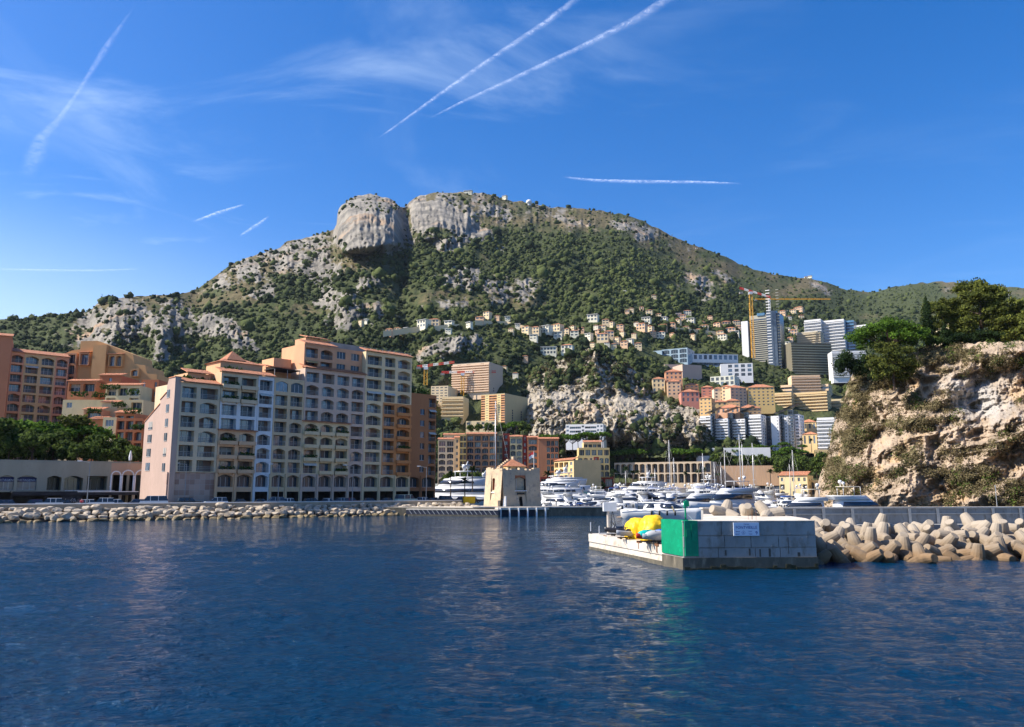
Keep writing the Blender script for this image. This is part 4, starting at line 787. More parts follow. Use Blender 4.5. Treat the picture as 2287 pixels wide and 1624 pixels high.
# ================================================================ coloured houses round the marina (left-back)
G2 = 'coloured houses along the back quay of the marina'
def row_house(label, x0, x1, yt, D, m, rows, cols=None, rowm=None, t=True, zg=2.2, cat='apartment building', det=1, dep=14, group=G2, fl=None, name='apartment_building'):
    root = refroot(name, label, cat, (x0+x1)/2, D, zg, group); c = [0]; vol(root, x0, x1, yt, D, m, rows, zb=None, dep=dep, tileroof=t, det=det, cnt=c, rowm=rowm, cols=cols, fl=fl, par=.4); return root
row_house('cream house with two bays of arched loggias just right of the brown wing', 978, 1014, 978, 402, wall(*cBe), ['AA']*5+['LL', 'LL'], fl=3.1)
row_house('ochre house strip with small windows beside the cream one', 1014.5, 1026, 974, 401, wall('tan', (0, 0, 0)), ['S']*8, fl=3.1)
row_house('narrow yellow house with brown window columns', 1026.5, 1041, 970, 399, wall('straw', (.62, .45, .20)), ['LL']*8, t=False, fl=3.1)
row_house('wide orange house with four bays and white blinds under its tiled roof', 1041.5, 1108, 966, 400, wall('deep_orange', (.46, .23, .13)), ['AAAA']*6+['LLLL']*2, fl=3.1)
row_house('olive glazed strip between orange and dark red houses', 1108.5, 1121, 969, 401, wall('olive', (.34, .28, .18)), ['LL']*8, t=False, fl=3.1)
row_house('dark red narrow house left of the green-cream one', 1121.5, 1138, 968, 403, wall('dark_red', (.24, .045, .04)), ['S']*8, t=False, fl=3.1)
row_house('green-cream house with two arched bays between dark red strips', 1138.5, 1166, 972, 401, wall('sage', (.50, .47, .33)), ['AA']*7+['LL'], fl=3.1)
row_house('dark red narrow strip house right of the green-cream one', 1166.5, 1177, 972, 402, wall('dark_red', (0, 0, 0)), ['S']*8, t=False, fl=3.1)
row_house('orange house with one wide arched bay', 1177.5, 1201, 974, 400, wall('deep_orange', (0, 0, 0)), ['A']*7+['L'], fl=3.1)
row_house('brick-orange corner house ending the coloured row, beside the palm', 1201.5, 1247, 977, 396, wall('brick_orange', (.41, .19, .12)), ['  AAA']*6+['  LLL'], fl=3.1)
row_house('pale cream setback house above the tiled roofs, left', 990, 1036, 968, 418, wall(*cC), ['W W W'], fl=3.0, dep=10)
# yellow corner house
root = refroot('apartment_building', 'yellow and cream corner house with glazed top floors on a dark red base', 'apartment building', 1300, 385, 2.2, G2); my = wall('bright_yellow', (.64, .49, .30)); mcy = wall('pale_yellow', (.60, .48, .26)); mrb = wall('dark_red_base', (.26, .05, .04)); c = [0]
vol(root, 1206, 1370, 1065, 384, mrb, ['LLLLLLLL', 'LLLLLLLL'], dep=22, cnt=c); vol(root, 1290, 1361, 1018, 383, mcy, ['AASSAA']*3, zb=P(1320, 1066, 383).z, dep=14, cnt=c, rowm=lambda j, i: my if i == 2 else (mrb if i == 3 else None), dp=1.2)
vol(root, 1292, 1361, 1000, 385, mcy, ['LLLLL'], zb=P(1320, 1018, 385).z, dep=10, cnt=c); vol(root, 1303, 1343, 984, 388, my, ['LLLL'], zb=P(1320, 1000, 388).z, dep=9, cnt=c, tileroof=True)
a2, b2 = PX(1237, 396, 15), PX(1281, 374, 15); e = empty('yellow_wing', (a2.x-root.location.x, a2.y-385, 0), frame(a2, b2)[0]); e.parent = root; e.name = 'wing'
w2_ = frame(a2, b2)[1]; b = MB(); face(b, e, 0, w2_, 4.2, 3.05, ['AAWS', 'AAWS', 'AAWS', 'LLLS'], my, det=0); shell(b, w2_, 14, 0, 4.2+4*3.05, my, par=.3); quadw(b, 0, w2_, 0, 4.2, mrb); b.build('wall', e); tile_strip(e, 0, w2_, 4.2+12.2+.33)
# ================================================================ far town
BOXES = []
def blk(label, x0, x1, yt, yb, rows, m, D=None, yaw=0.0, cols=None, det=0, t=False, hip=False, dep=18, cat='apartment building', name='apartment_building', rowm=None, slab=None, group=None, dp=1.2, par=.5, side=None, n=None, top=None):
    """block seen between columns x0 and x1; yaw > 0 turns its face to the left"""
    if yaw == 0 and rows: yaw = 27
    xm = (x0+x1)/2; D = D or TD(xm, yb)-6; BOXES.append((x0-3, x1+3, yt-2, yb-5, D)); zb = P(xm, yb, D).z-6; zt = P(xm, yt, D).z; zm = (zb+zt)/2
    wv = PX(x1, D, zm).x-PX(x0, D, zm).x; dyy = math.tan(R(yaw))*wv/2; a = PX(x0, D+dyy, zm); c = PX(x1, D-dyy, zm)
    root, w_ = building(label, (a.x, a.y), (c.x, c.y), zb, name, cat, group); b = MB(); cnt = [0]
    hh = zt-zb-par; vis = zt-P(xm, yb, D).z-par
    if rows:
        fl_ = vis/len(rows); quadw(b, 0, w_, 0, hh-vis, m); face(b, root, 0, w_, hh-vis, fl_, rows, m, det=det, cnt=cnt, rowm=rowm, cols=cols, dep=dp, margin=.09)
        if slab:
            for j in range(len(rows)):
                s_ = inst(('sl', round(w_, 1), slab.name), lambda: MB().box((-.3, -1.3, -.12), (w_+.3, -.005, .12), slab).box((-.3, -1.3, .121), (w_+.3, -1.18, .85), slab), 'balcony', root, (0, 0, hh-vis+j*fl_))
    else: quadw(b, 0, w_, 0, hh, m)
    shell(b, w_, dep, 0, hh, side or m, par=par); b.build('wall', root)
    if side is not None or yaw > 15:   # small windows on the gable end
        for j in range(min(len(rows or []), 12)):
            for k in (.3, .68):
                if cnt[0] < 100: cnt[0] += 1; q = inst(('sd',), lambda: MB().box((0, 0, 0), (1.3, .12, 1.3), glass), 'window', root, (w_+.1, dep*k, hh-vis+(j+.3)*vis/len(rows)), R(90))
    if t: tile_strip(root, 0, w_, hh+par+.02, dep=dep*.5, rise=2)
    if hip: hip_roof(root, 0, w_, 0, dep, hh+par+.02, min(dep, w_)*.22)
    return root, w_, hh+par
def wm(n, c): return wall(n, c, .06)
W_, wsl = wm('town_white', (.74, .73, .71)), wm('slab_white', (.76, .75, .73)); csl = wm('slab_cream', (.72, .56, .38)); gsl = wm('slab_grey', (.40, .40, .40)); psl = wm('slab_pink', (.70, .52, .44)); dkg = mat('dark_glass_wall', (.04, .055, .075), .15, (.07, .09, .12), .3, spec=.8); blg = mat('blue_glass_wall', (.07, .16, .26), .1, (.10, .22, .34), .3, spec=.9)
blk('tall cream apartment tower with striped awnings, at the foot of the woods', 1010, 1092, 811, 876, ['DLDLDDLD']*12, wm('t1', (.74, .58, .48)), yaw=24, dep=26, side=wm('t1_shade', (.42, .38, .37)), slab=psl)  # side wall gets a darker colour, its shade painted in
blk('cream tower with orange balconies and a plain beige side wall tinted as if shaded', 1074, 1127, 880, 958, ['DWDDWD']*14, wm('t2', (.72, .58, .34)), yaw=30, dep=34, side=wm('t2_shade', (.42, .38, .27)), rowm=lambda j, i: wm('t2o', (.62, .34, .20)) if i in (0, 2, 3, 5) else None)  # beige side wall darkened in its colour to stand in for shade
blk('square cream office building behind the brown wing roof', 962, 1000, 862, 900, ['WWWW']*6, wm('t3', (.72, .60, .47)), yaw=12, dep=30)
blk('cream building with yellow wing behind the crane', 986, 1034, 886, 930, ['DDDDDD']*5, wm('t4', (.74, .60, .42)), yaw=10, slab=csl)
blk('yellow-topped glass-fronted building left of the cream tower', 1036, 1074, 888, 936, ['DDDD']*5, wm('t5', (.76, .56, .22)), D=690, yaw=15, slab=wsl)
blk('low white curved building with long window bands', 984, 1060, 936, 950, ['DDDDDD']*2, W_, D=600, slab=wsl); blk('low cream building below the cream tower', 1040, 1106, 940, 960, ['W WW W']*2, wm('t4', (0, 0, 0)), D=560, yaw=12)
blk('small white building with three windows beside the pale cliff', 1134, 1166, 864, 896, ['SSSS']*4, W_, D=660)
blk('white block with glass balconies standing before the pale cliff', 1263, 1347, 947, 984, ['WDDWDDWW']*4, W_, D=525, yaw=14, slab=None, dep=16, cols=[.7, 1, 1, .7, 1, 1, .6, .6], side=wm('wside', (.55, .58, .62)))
# skyscraper
root, w_, h_ = blk('dark glass skyscraper with white balconies, tallest of all, behind the tower crane', 1680, 1722, 712, 822, ['DDD']*24, dkg, D=880, slab=gsl, dep=26, cat='skyscraper', name='skyscraper')
D = 880; b = MB(); k = PX(1680, D, 100).x; ks = root.location.x; u = lambda x: PX(x, D, 110).x-ks; zz_ = lambda y: P(1700, y, D).z-root.location.z
b.box((u(1665), -.5, 0), (u(1680)-.02, 24, zz_(714)), W_); b.build('side_slab', root); b = MB(); b.box((u(1722)+.3, -1.4, 0), (u(1744), 24, zz_(698)), dkg); 
for j in range(28): b.box((u(1723), -1.5, 4+j*3.3), (u(1732), -1.39, 4.9+j*3.3), wsl)
b.build('tall_slab', root); b = MB(); b.box((u(1744)+.02, 1, 0), (u(1750), 22, zz_(703)), dkg); [b.box((u(1744)+.4, -.6, 4+j*3.3), (u(1751), 1.2, 4.5+j*3.3), gsl) for j in range(28)]; b.build('balcony_column', root); b = MB(); b.box((u(1682), 4, zz_(711.9)), (u(1726), 20, zz_(702)), gsl); b.box((u(1700), 3, zz_(704)), (u(1716), 8, zz_(698)), blg); b.build('roof_plant', root)
blk('large white slab block with regular balconies, right of the skyscraper', 1833, 1886, 715, 784, ['DDDDD']*10, W_, D=900, slab=wsl, dep=20); blk('lower white stepped wing left of the large white slab', 1796, 1833, 714, 741, ['DDD']*4, W_, D=905, slab=wsl)
blk('blue glass end bay of the large white slab', 1886.5, 1908, 716, 784, ['DD']*10, blg, D=899, slab=None, par=.6); blk('white wing with window bands right of the blue glass bay', 1909, 1936, 726, 752, ['DD']*4, W_, D=915, slab=wsl)
blk('grey stepped block above the dark terraces', 1780, 1832, 741, 768, ['DDDD']*5, wm('gr', (.50, .45, .40)), D=880, slab=wm('slab_tan', (.58, .50, .42)))
blk('dark terraced block with planted balconies below the white slab', 1768, 1858, 766, 836, ['DDDDDDD']*12, wm('dkb', (.16, .15, .13)), D=860, slab=wm('slab_olive', (.46, .43, .36)), yaw=-8)
blk('white honeycomb balcony block beside the headland trees', 1859, 1935, 784, 842, ['DDDDDDDD']*10, W_, D=820, slab=wsl, yaw=8)
# glass hall and hotel
blk('long glass hall with flat roof on the wooded slope', 1421, 1478, 785, 806, ['DDDDDD'], mat('pale_glass', (.30, .40, .46), .2, (.36, .46, .52), .2), D=800, dep=22, cat='hall', name='glass_hall'); blk('cubic blue glass pavilion on the wooded slope', 1478, 1535, 779, 812, ['GGG']*3, mat('pale_glass', (0, 0, 0)), D=790, cat='pavilion', name='glass_pavilion', dep=24)
blk('long low white school with curved roof beside the glass pavilion', 1536, 1648, 791, 817, ['DDDDDDDDDD', 'WWWWWWWWWW'], W_, D=800, dep=20, yaw=-6)
blk('white art-deco hotel with tall oval opening', 1609, 1681, 812, 842, [' WWWW']*3, W_, D=760, yaw=12, dep=18, cat='hotel', name='hotel_building'); blk('low pale office building below the hotel', 1586, 1640, 840, 862, ['WWWWW']*2, wm('pale', (.62, .64, .66)), D=735)
blk('blank mauve retaining building, larger right half', 1524, 1567, 815, 844, None, wm('mauve_wall', (.52, .40, .39)), D=740, yaw=-20); blk('blank mauve retaining building, left half', 1484, 1523, 814, 838, None, wm('mauve_wall', (0, 0, 0)), D=760)
# old quarter on the rock
OQ = [('tall pale cream house with green shutters, leftmost of the old quarter', 1457, 1485, 843, 885, 4, (.74, .62, .42), 8, 0), ('tall orange-red house rising over the old quarter', 1486, 1524, 827, 882, 6, (.64, .30, .17), 8, 0), ('salmon house with cream corners below the tall orange one', 1490, 1520, 849, 884, 4, (.70, .46, .32), 8, -12), ('small orange house with tiled roof above the crimson house', 1530, 1560, 857, 880, 3, (.68, .38, .16), 8, 0), ('crimson terraced house on the cliff edge', 1521, 1562, 872, 899, 2, (.42, .09, .10), 4, -14), ('dark red house right of the small orange house', 1566, 1592, 862, 890, 4, (.38, .06, .06), 14, 0), ('slim yellow tower-like house on the cliff edge', 1562, 1589, 886, 928, 5, (.72, .44, .17), 22, -30), ('white terraced house between red and pink houses', 1594, 1618, 865, 898, 4, (.74, .66, .58), 4, 0), ('broad pink house with brown shutters', 1632, 1668, 863, 908, 6, (.60, .38, .30), -14, 0), ('pale peach gable side house left of the pink one', 1612, 1632, 860, 902, 5, (.74, .54, .36), 26, 0), ('broad yellow house with green shutters', 1670, 1730, 862, 908, 6, (.72, .48, .16), 8, 0), ('small yellow house with tiled roof below the white terraces', 1590, 1624, 895, 916, 2, (.66, .44, .18), 10, -20), ('low orange house beside the red roof', 1622, 1652, 892, 908, 2, (.70, .40, .20), 10, -20), ('house under the broad red hipped roof, lowest in the old quarter', 1600, 1652, 908, 924, 1, (.62, .30, .20), 0, -40), ('orange-roofed house right of the broad red roof', 1653, 1700, 908, 926, 2, (.66, .38, .20), 4, -40)]
for i, (lb, x0, x1, yt, yb, nf, c, yw, dd) in enumerate(OQ):
    k = max(2, int((x1-x0)/9)); blk(lb, x0, x1, yt+3, yb, ['S'*k]*nf, wm('oq%d' % i, tuple(.74*k+.26*q for k, q in zip(c, (.70, .60, .52)))), D=700+dd-(yb-870)*1.2, yaw=yw, hip=True, dep=15, cat='house', name='town_house', group='old quarter houses on the rock', par=.2)
# terraces right
blk('stepped pink-cream apartment block with wide balconies', 1768, 1832, 838, 877, ['DDD']*6, wm('pc', (.72, .54, .42)), D=770, slab=psl, yaw=8, cols=[1, .5, 1]); blk('low cream wing left of the stepped pink-cream block', 1743, 1768, 860, 878, ['D', 'D'], wm('pc', (0, 0, 0)), D=768); blk('low cream wing right of the stepped pink-cream block', 1832, 1850, 858, 878, ['D', 'D'], wm('pc', (0, 0, 0)), D=768)
blk('long cream banded block with seven rows of balconies, upper left part', 1694, 1768, 878, 925, ['DDDDDD']*7, wm('cb', (.66, .50, .32)), D=715, slab=csl); blk('long cream banded block, taller middle part', 1768.5, 1848, 876, 940, ['DDDDDD']*9, wm('cb', (0, 0, 0)), D=712, slab=csl); blk('long cream banded block, receding right end', 1848.5, 1900, 891, 940, ['DDDD']*7, wm('cbg', (.52, .45, .35)), D=720, slab=wm('slab_buff', (.60, .50, .38)))
# white and steel complex
D = 585; mmet = mat('steel_frame', (.10, .13, .16), .4, metal=.4)
def wc(lb, x0, x1, yt, rows, m, D=D, cols=None, slab=None): return blk(lb, x0, x1, yt, 994, rows, m, D=D, cols=cols, slab=slab, dep=16, group='white and steel apartment complex')
for lb, x0, x1, yt, rows, m, dd, sb in (('curved-balcony end house of the white complex, leftmost', 1564, 1587, 929, ['DL']*9, W_, 0, wsl), ('second white house of the complex between steel stair towers', 1599, 1626, 935, ['LLW']*9, W_, 1, wsl), ('third white house of the complex', 1638, 1664, 936, ['LWL']*9, W_, 1, wsl), ('rounded white corner house in the middle of the complex', 1674, 1700, 926, ['DD']*10, W_, -2, wsl), ('dark recessed glass link of the white complex', 1700.5, 1722, 930, ['DD']*9, dkg, 10, None), ('plain white slab with small windows right of the dark link', 1722.5, 1740, 929, ['  S']*9, W_, 0, None), ('white slab with two columns of small dark windows', 1752, 1791-18, 927, ['SSW']*9, W_, 0, None), ('right end house of the white complex with wide windows', 1786-11, 1786, 925, ['W']*9, W_, -1, None)): wc(lb, x0, x1, yt, rows, m, D+dd, slab=sb)
for i, (x0, x1, yt) in enumerate(((1587.5, 1598.5, 924), (1626.5, 1637.5, 922), (1664.5, 1673.5, 921), (1740.5, 1751.5, 925), (1762, 1774, 915))):
    r_, w_, h_ = wc('dark steel stair tower, %s from the left in the white complex' % ORD(i), x0, x1, yt, ['D']*10, dkg, D+3-(3 if i == 4 else 0)); b = MB(); [b.box((-.2, -2.2, 4+j*(h_-8)/10), (w_+.2, -.02, 4.25+j*(h_-8)/10), mmet) for j in range(11)]; [b.box((u_, -2.2, 0), (u_+.25, -1.95, h_), mmet) for u_ in (0, w_-.25)]; b.build('steel_balconies', r_)
    b = MB(); b.add([(-3, -3, h_+.5), (w_+4, -3, h_+4), (w_+4, 5, h_+4), (-3, 5, h_+.5)], [(0, 1, 2, 3)], mmet); b.add([(-3, -3, h_+.7), (w_+4, -3, h_+4.2), (w_+4, 5, h_+4.2), (-3, 5, h_+.7)], [(0, 1, 2, 3)], mmet); b.build('roof_wing', r_)
blk('yellow old house with red roof right of the white complex', 1785, 1824, 943, 992, ['SSSS', '    ', 'SSSS'], wm('oldy', (.68, .51, .31)), D=600, hip=True, dep=14, cat='house', name='town_house'); blk('lower yellow house with tiled roof among palms', 1792, 1824, 970, 994, ['SSS'], wm('oldy', (0, 0, 0)), D=570, hip=True, dep=12, cat='house', name='town_house')
blk('white curved-balcony block half hidden by the headland', 1826, 1900, 932, 1000, ['DDDDDD']*8, W_, D=560, slab=wsl, yaw=22, dep=20)
# arcaded terrace, timber hall, cream gate house, sea wall
ark = wm('arcade_stone', (.46, .38, .33)); D = 515
r_, w_, h_ = blk('two-storey stone arcade with tall dark arches at the back of the marina', 1372, 1588, 1032, 1079, ['AAAAAAAAAAAAAAA', 'AAAAAAAAAAAAAAA'], ark, D=D, dep=14, dp=3, cat='arcade', name='arcade_building')
r_, w_, h_ = blk('long low hall clad in vertical timber boards over a dark glass base', 1597, 1741, 1040, 1063, None, mat('timber_boards', (.58, .37, .22), .8, (.48, .30, .18), .8, stretch=(2.5, 1, .05), c3=(.66, .45, .28), s3=2), D=505, dep=20, yaw=14, cat='hall', name='timber_hall'); 
blk('dark glass base under the timber hall', 1640, 1741, 1063, 1088, ['LLLLLLLLLLLLLL'], dkg, D=507, dep=14, cat='glazed base', name='glazed_base')
blk('two-towered cream boathouse with arched gates at the water', 1741, 1804, 1062, 1110, ['A S A', 'L   L', 'S SSS'], wm('boath', (.74, .62, .42)), D=400, dep=14, cat='boathouse', name='boathouse', t=True); blk('low cream annex right of the boathouse', 1804.5, 1850, 1072, 1106, ['A  '], wm('boath', (0, 0, 0)), D=402, cat='annex', name='annex')
seaw = mat('sea_wall_stone', (.48, .42, .34), .9, (.38, .33, .27), .3, bump=.4, bscale=2); A_, B_ = PX(1365, 498, 4), PX(1745, 480, 4); root, w_ = building('long low stone sea wall along the back of the marina', A_, B_, -.5, 'sea_wall', 'sea wall'); b = MB(); b.box((0, 0, 0), (w_, 3, 5.6), seaw); b.build('wall', root)
b = MB(); b.poly([(24, 402), (40, 394), (95, 394), (96, 500), (230, 483), (420, 470), (420, 640), (24, 640)], -2, 2.0, ground_m); b.poly([(60, 500), (240, 485), (420, 475), (420, 600), (60, 600)], 2.05, 5.6, ground_m); tag(b.build('back_quay'), kind='structure')
for i, (x0, x1, y, c) in enumerate(((1555, 1625, 1018, W_), (1590, 1720, 1000, W_), (1560, 1640, 1008, wm('pc', (0, 0, 0))), (1820, 1850, 1004, wm('oldy', (0, 0, 0))))): blk(('low white terrace wall in the gardens, lower left', 'long white terrace wall under the white complex', 'cream garden terrace wall above the white one', 'low yellow terrace wall beside the headland')[i], x0, x1, y, y+5, None, c, D=540+i*6, dep=4, yaw=10, cat='terrace wall', name='terrace_wall', par=.3)
# villas on the hillside
VI = [(803, 722, 9, 0), (816, 719, 7, 1), (868, 745, 14, 2), (885, 741, 12, 0), (905, 739, 9, 1), (940, 730, 22, 1), (968, 727, 20, 0), (1000, 728, 16, 1), (1085, 706, 14, 0), (1109, 711, 9, 2), (1133, 714, 10, 1), (1140, 741, 10, 0), (1193, 743, 18, 0), (1215, 741, 20, 1), (1240, 738, 20, 0), (1262, 744, 14, 0), (1190, 757, 14, 1), (1245, 752, 16, 1), (1297, 740, 12, 2), (1322, 715, 20, 1), (1335, 745, 12, 2), (1362, 727, 12, 0), (1400, 697, 8, 2), (1409, 694, 9, 0), (1432, 690, 8, 2), (1449, 700, 12, 0), (1470, 707, 10, 0), (1480, 735, 16, 2), (1515, 706, 10, 1), (1523, 712, 14, 2), (1535, 702, 14, 1), (1585, 711, 9, 2), (1430, 735, 18, 2), (1448, 738, 14, 0), (1375, 762, 12, 0), (1393, 772, 14, 2), (1355, 772, 10, 1), (1345, 760, 22, 0), (1360, 752, 18, 0), (1497, 733, 18, 2), (1560, 741, 10, 0), (1608, 747, 12, 0), (1631, 743, 18, 2), (1650, 735, 12, 2), (1583, 757, 10, 0), (1545, 753, 10, 0), (1447, 668, 7, 2), (1460, 664, 9, 0), (1500, 664, 6, 1), (1770, 697, 11, 0), (1782, 692, 16, 2), (1746, 700, 12, 2), (1725, 706, 10, 2), (1757, 738, 10, 1), (1770, 746, 16, 2), (1776, 742, 10, 1), (1224, 790, 30, 1), (1265, 786, 22, 1), (1172, 803, 10, 2), (1125, 826, 9, 0), (1150, 842, 10, 1), (1110, 848, 12, 0), (1235, 870, 16, 3), (1283, 842, 16, 3), (1395, 652, 5, 1), (1808, 615, 7, 1), (1800, 617, 6, 1), (1044, 430, 16, 1), (1125, 440, 9, 1), (1553, 553, 7, 0)]
vc = [wm('villa_cream', (.72, .60, .46)), wm('villa_white', (.76, .74, .70)), wm('villa_peach', (.72, .50, .38)), wm('villa_redroof', (.50, .12, .10))]
_rv = random.Random(33); VI += [(x, y+_rv.uniform(-3, 3), _rv.choice([9, 11, 13, 16]), _rv.choice([0, 0, 1, 2])) for x, y in ((1000, 742), (1045, 728), (1070, 716), (1155, 731), (1172, 741), (1282, 748), (1276, 733), (1312, 752), (1330, 730), (1344, 738), (1352, 722), (1384, 735), (1388, 748), (1415, 752), (1420, 728), (1442, 722), (1458, 748), (1475, 752), (1478, 718), (1500, 750), (1510, 722), (1532, 735), (1540, 718), (1565, 722), (1572, 735), (1600, 728), (1612, 758), (1622, 728), (1640, 752), (1645, 722), (1405, 768), (1425, 775), (1762, 760), (1755, 772), (1775, 730), (1762, 712), (1790, 706), (1370, 778), (1322, 770))]
VPL = [(x, y) for x, y, w_, c in VI]
cols_n = ['cream', 'white', 'peach', 'dark red']
def near_txt(x, y):
    if y < 460: return 'on the mountain crest' 
    if y < 640: return 'high on the right-hand skyline'
    if x < 830: return 'alone in the woods above the big block'
    if x < 1020: return 'in the left hamlet above the big block'
    if x < 1150: return 'in the woods left of the middle slope'
    if x < 1300: return 'in the long terrace row on the middle slope'
    if x < 1420: return 'on the slope above the pale outcrop'
    if x < 1540: return 'in the scattered villas above the glass hall'
    if x < 1665: return 'left of the skyscraper'
    return 'right of the skyscraper'
seen = {}
for i, (x, y, wpx, c) in enumerate(VI):
    D = TD(x, y+3)-4; zb = P(x, y+6, D).z-1; wm_ = wpx*D/1778*1.2; root = empty('hillside_villa', PX(x, D, zb), R(rw.uniform(-42, -8))); b = MB(); nf = 2 if wpx > 8 else 1; hh = 3+min(nf*3.1, wm_*.55)+1; dpt = min(wm_*.7, 10)
    m = vc[c]; nw = max(2, min(6, int(wm_/3))); face(b, root, -wm_/2, wm_, 3, (hh-3)/nf, ['W'*nw]*nf, m, det=0, margin=.14); shell(b, wm_, dpt, 0, hh, m, u0=-wm_/2, par=.15); quadw(b, -wm_/2, wm_/2, 0, 3, m); b.build('wall', root)
    if c != 1 or i % 3 == 0: hip_roof(root, -wm_/2, wm_/2, 0, dpt, hh+.17, dpt*.2, m=tile if c != 3 else vc[3])
    else: q = MB(); q.box((-wm_/2-.5, -.7, hh+.16), (wm_/2+.5, dpt, hh+.45), W_); q.build('roof', root)
    k = (c, near_txt(x, y)); seen.setdefault(k, []).append((x, root)); BOXES.append((x-wpx/2-2, x+wpx/2+2, y-6, y+7, D)); tag(root, None, 'villa', 'villas on the hillside')
for (c, t_), lst in seen.items():
    lst.sort(key=lambda q: q[0]); n = len(lst)
    for i, (x, o) in enumerate(lst): o['label'] = ('%s villa %s' % (cols_n[c], t_)) if n == 1 else ('%s %s villa from the left %s' % (ORD(i), cols_n[c], t_))
# white radar dome on the crest
p = P(1181, 455, TD(1181, 458)-3); e = empty('radar_dome', p, 0, 'white radar dome on the mountain crest', 'radar dome'); b = MB(); b.ball((0, 0, 3), 6.2, W_, 14, 9, (1, 1, .85)); b.build('dome', e, smooth=True); b = MB(); b.cyl((0, 0, -5), (0, 0, 1.5), 4, 4, W_, 12); b.build('base', e)
# retaining walls / roads on the slope
for i, (pts, h, lb) in enumerate((([(1500, 738), (1560, 744), (1612, 749)], 4, 'pale road wall climbing between the villas right of centre'), ([(1060, 722), (1130, 724), (1180, 737)], 3, 'cream terrace wall linking the left hamlet to the middle row'), ([(855, 748), (930, 738), (1025, 732)], 3.5, 'long cream terrace wall through the left hamlet'), ([(1690, 715), (1730, 703), (1760, 696)], 3, 'pale wall beside the skyscraper top'))):
    b = MB()
    P3 = [P(x, y, TD(x, y)-5) for x, y in pts]; o0 = P3[0]
    for j in range(len(P3)-1):
        a, c = P3[j]-o0, P3[j+1]-o0; b.add([(a.x, a.y, a.z-2), (c.x, c.y, c.z-2), (c.x, c.y, c.z+h), (a.x, a.y, a.z+h), (a.x, a.y+1, a.z-2), (c.x, c.y+1, c.z-2), (c.x, c.y+1, c.z+h), (a.x, a.y+1, a.z+h)], [(0, 1, 2, 3), (3, 2, 6, 7), (4, 7, 6, 5)], vc[0])
    q = b.build('retaining_wall'); q.location = o0; tag(q, lb, 'retaining wall')
# tower cranes
cy = mat('crane_yellow', (.72, .36, .03), .5); cr_ = mat('crane_red', (.60, .05, .04), .5); cw_ = mat('crane_white', (.75, .74, .72), .5)
def crane(lb, x, D, yb, yt, jib_l, jib_r, rise, sl, mastm=None, seg=7):
    z0 = P(x, yb, D).z; z1 = P(x, yt, D).z; e = empty('tower_crane', PX(x, D, z0), 0, lb, 'crane', 'tower cranes'); b = MB(); s_ = sl; H = z1-z0; mm = mastm or cy; e.location.x = PX(x, D, z1).x
    for a in (-s_, s_):
        for c in (-s_, s_): b.cyl((a, c, 0), (a, c, H), s_*.16, s_*.16, mm, 4)
    n = int(H/(2.4*s_))
    for i in range(n): z = H*i/n; zz__ = H*(i+1)/n; sg = s_ if i % 2 else -s_; b.cyl((-sg, -s_, z), (sg, -s_, zz__), s_*.11, s_*.11, mm, 4); b.cyl((-s_, -s_, z), (s_, -s_, z), s_*.1, s_*.1, mm, 4); b.cyl((-s_, sg, z), (-s_, -sg, zz__), s_*.1, s_*.1, mm, 4)
    b.build('mast', e); b = MB(); k = D/1778; L0, L1 = -jib_l*k, jib_r*k
    for (u_, v_, m_i) in [(L0+(L1-L0)*i/seg, L0+(L1-L0)*(i+1)/seg, i) for i in range(seg)]:
        m_ = (cw_, cr_)[(m_i+1) % 2] if mm is cy else cy; h0 = H+rise*k*(u_/max(1, L1)); h1 = H+rise*k*(v_/max(1, L1)); t_ = s_*.9
        for y_ in (-t_*.6, t_*.6): b.cyl((u_, y_, h0), (v_, y_, h1), s_*.15, s_*.15, m_, 4)
        b.cyl((u_, 0, h0+t_*1.4), (v_, 0, h1+t_*1.4), s_*.15, s_*.15, m_, 4); q = 4
        for i in range(q):
            a, c = u_+(v_-u_)*i/q, u_+(v_-u_)*(i+.5)/q; d_ = u_+(v_-u_)*(i+1)/q; hh = h0+(h1-h0)*(i+.5)/q
            b.cyl((a, -t_*.6, hh), (c, 0, hh+t_*1.4), s_*.1, s_*.1, m_, 4); b.cyl((c, 0, hh+t_*1.4), (d_, -t_*.6, hh), s_*.1, s_*.1, m_, 4)
    b.build('jib', e); b = MB(); b.box((-s_*1.3, -s_*1.3, H-s_*2), (s_*1.3, s_*1.3, H-.2), whitep); b.build('cab', e); b = MB(); b.box((L0-.5, -s_, H-s_*1.6), (L0+s_*2.2, s_, H-.3), slab_m); b.build('counterweight', e)
crane('tall yellow tower crane in front of the skyscraper', 1675, 868, 800, 652, 24, 45, -14, 1.5); crane('second crane with thin yellow jib behind the skyscraper', 1717, 950, 715, 669, 32, 140, 0, 1.0, mastm=cw_); crane('red and white crane rising behind the brown wing', 951, 560, 860, 819, 20, 64, 8, 1.1); crane('crane with red and white jib crossing the cream apartment tower', 1033, 620, 915, 833, 48, 75, 1, 1.1)
# ================================================================ old tower on the spit, docks
conc = mat('concrete', (.33, .325, .31), .9, (.24, .235, .225), .6, c3=(.20, .18, .155), s3=1.7, stretch=(1, 1, .5), bump=.35, bscale=5); conc_l = mat('concrete_light', (.62, .56, .47), .9, (.52, .46, .38), .5, c3=(.42, .34, .26), s3=1.4, bump=.3, bscale=4); conc_d = mat('concrete_wet', (.13, .115, .085), .7, (.07, .062, .045), .8, c3=(.20, .17, .12), s3=2.2, stretch=(1, 1, .4), bump=.5, bscale=4)
b = MB(); SP = [(-30, 178), (-22.5, 176.5), (-8, 172.6), (20.8, 174.5), (21, 183), (-6, 194), (-26, 204)]; b.poly(SP, -2, 1.75, conc_d, conc_l); b.poly([(-8.4, 172.3), (21.1, 174.2), (21.1, 176), (-8.4, 174.4)], 1.754, 2.0, conc_l); tag(b.build('spit'), kind='structure')
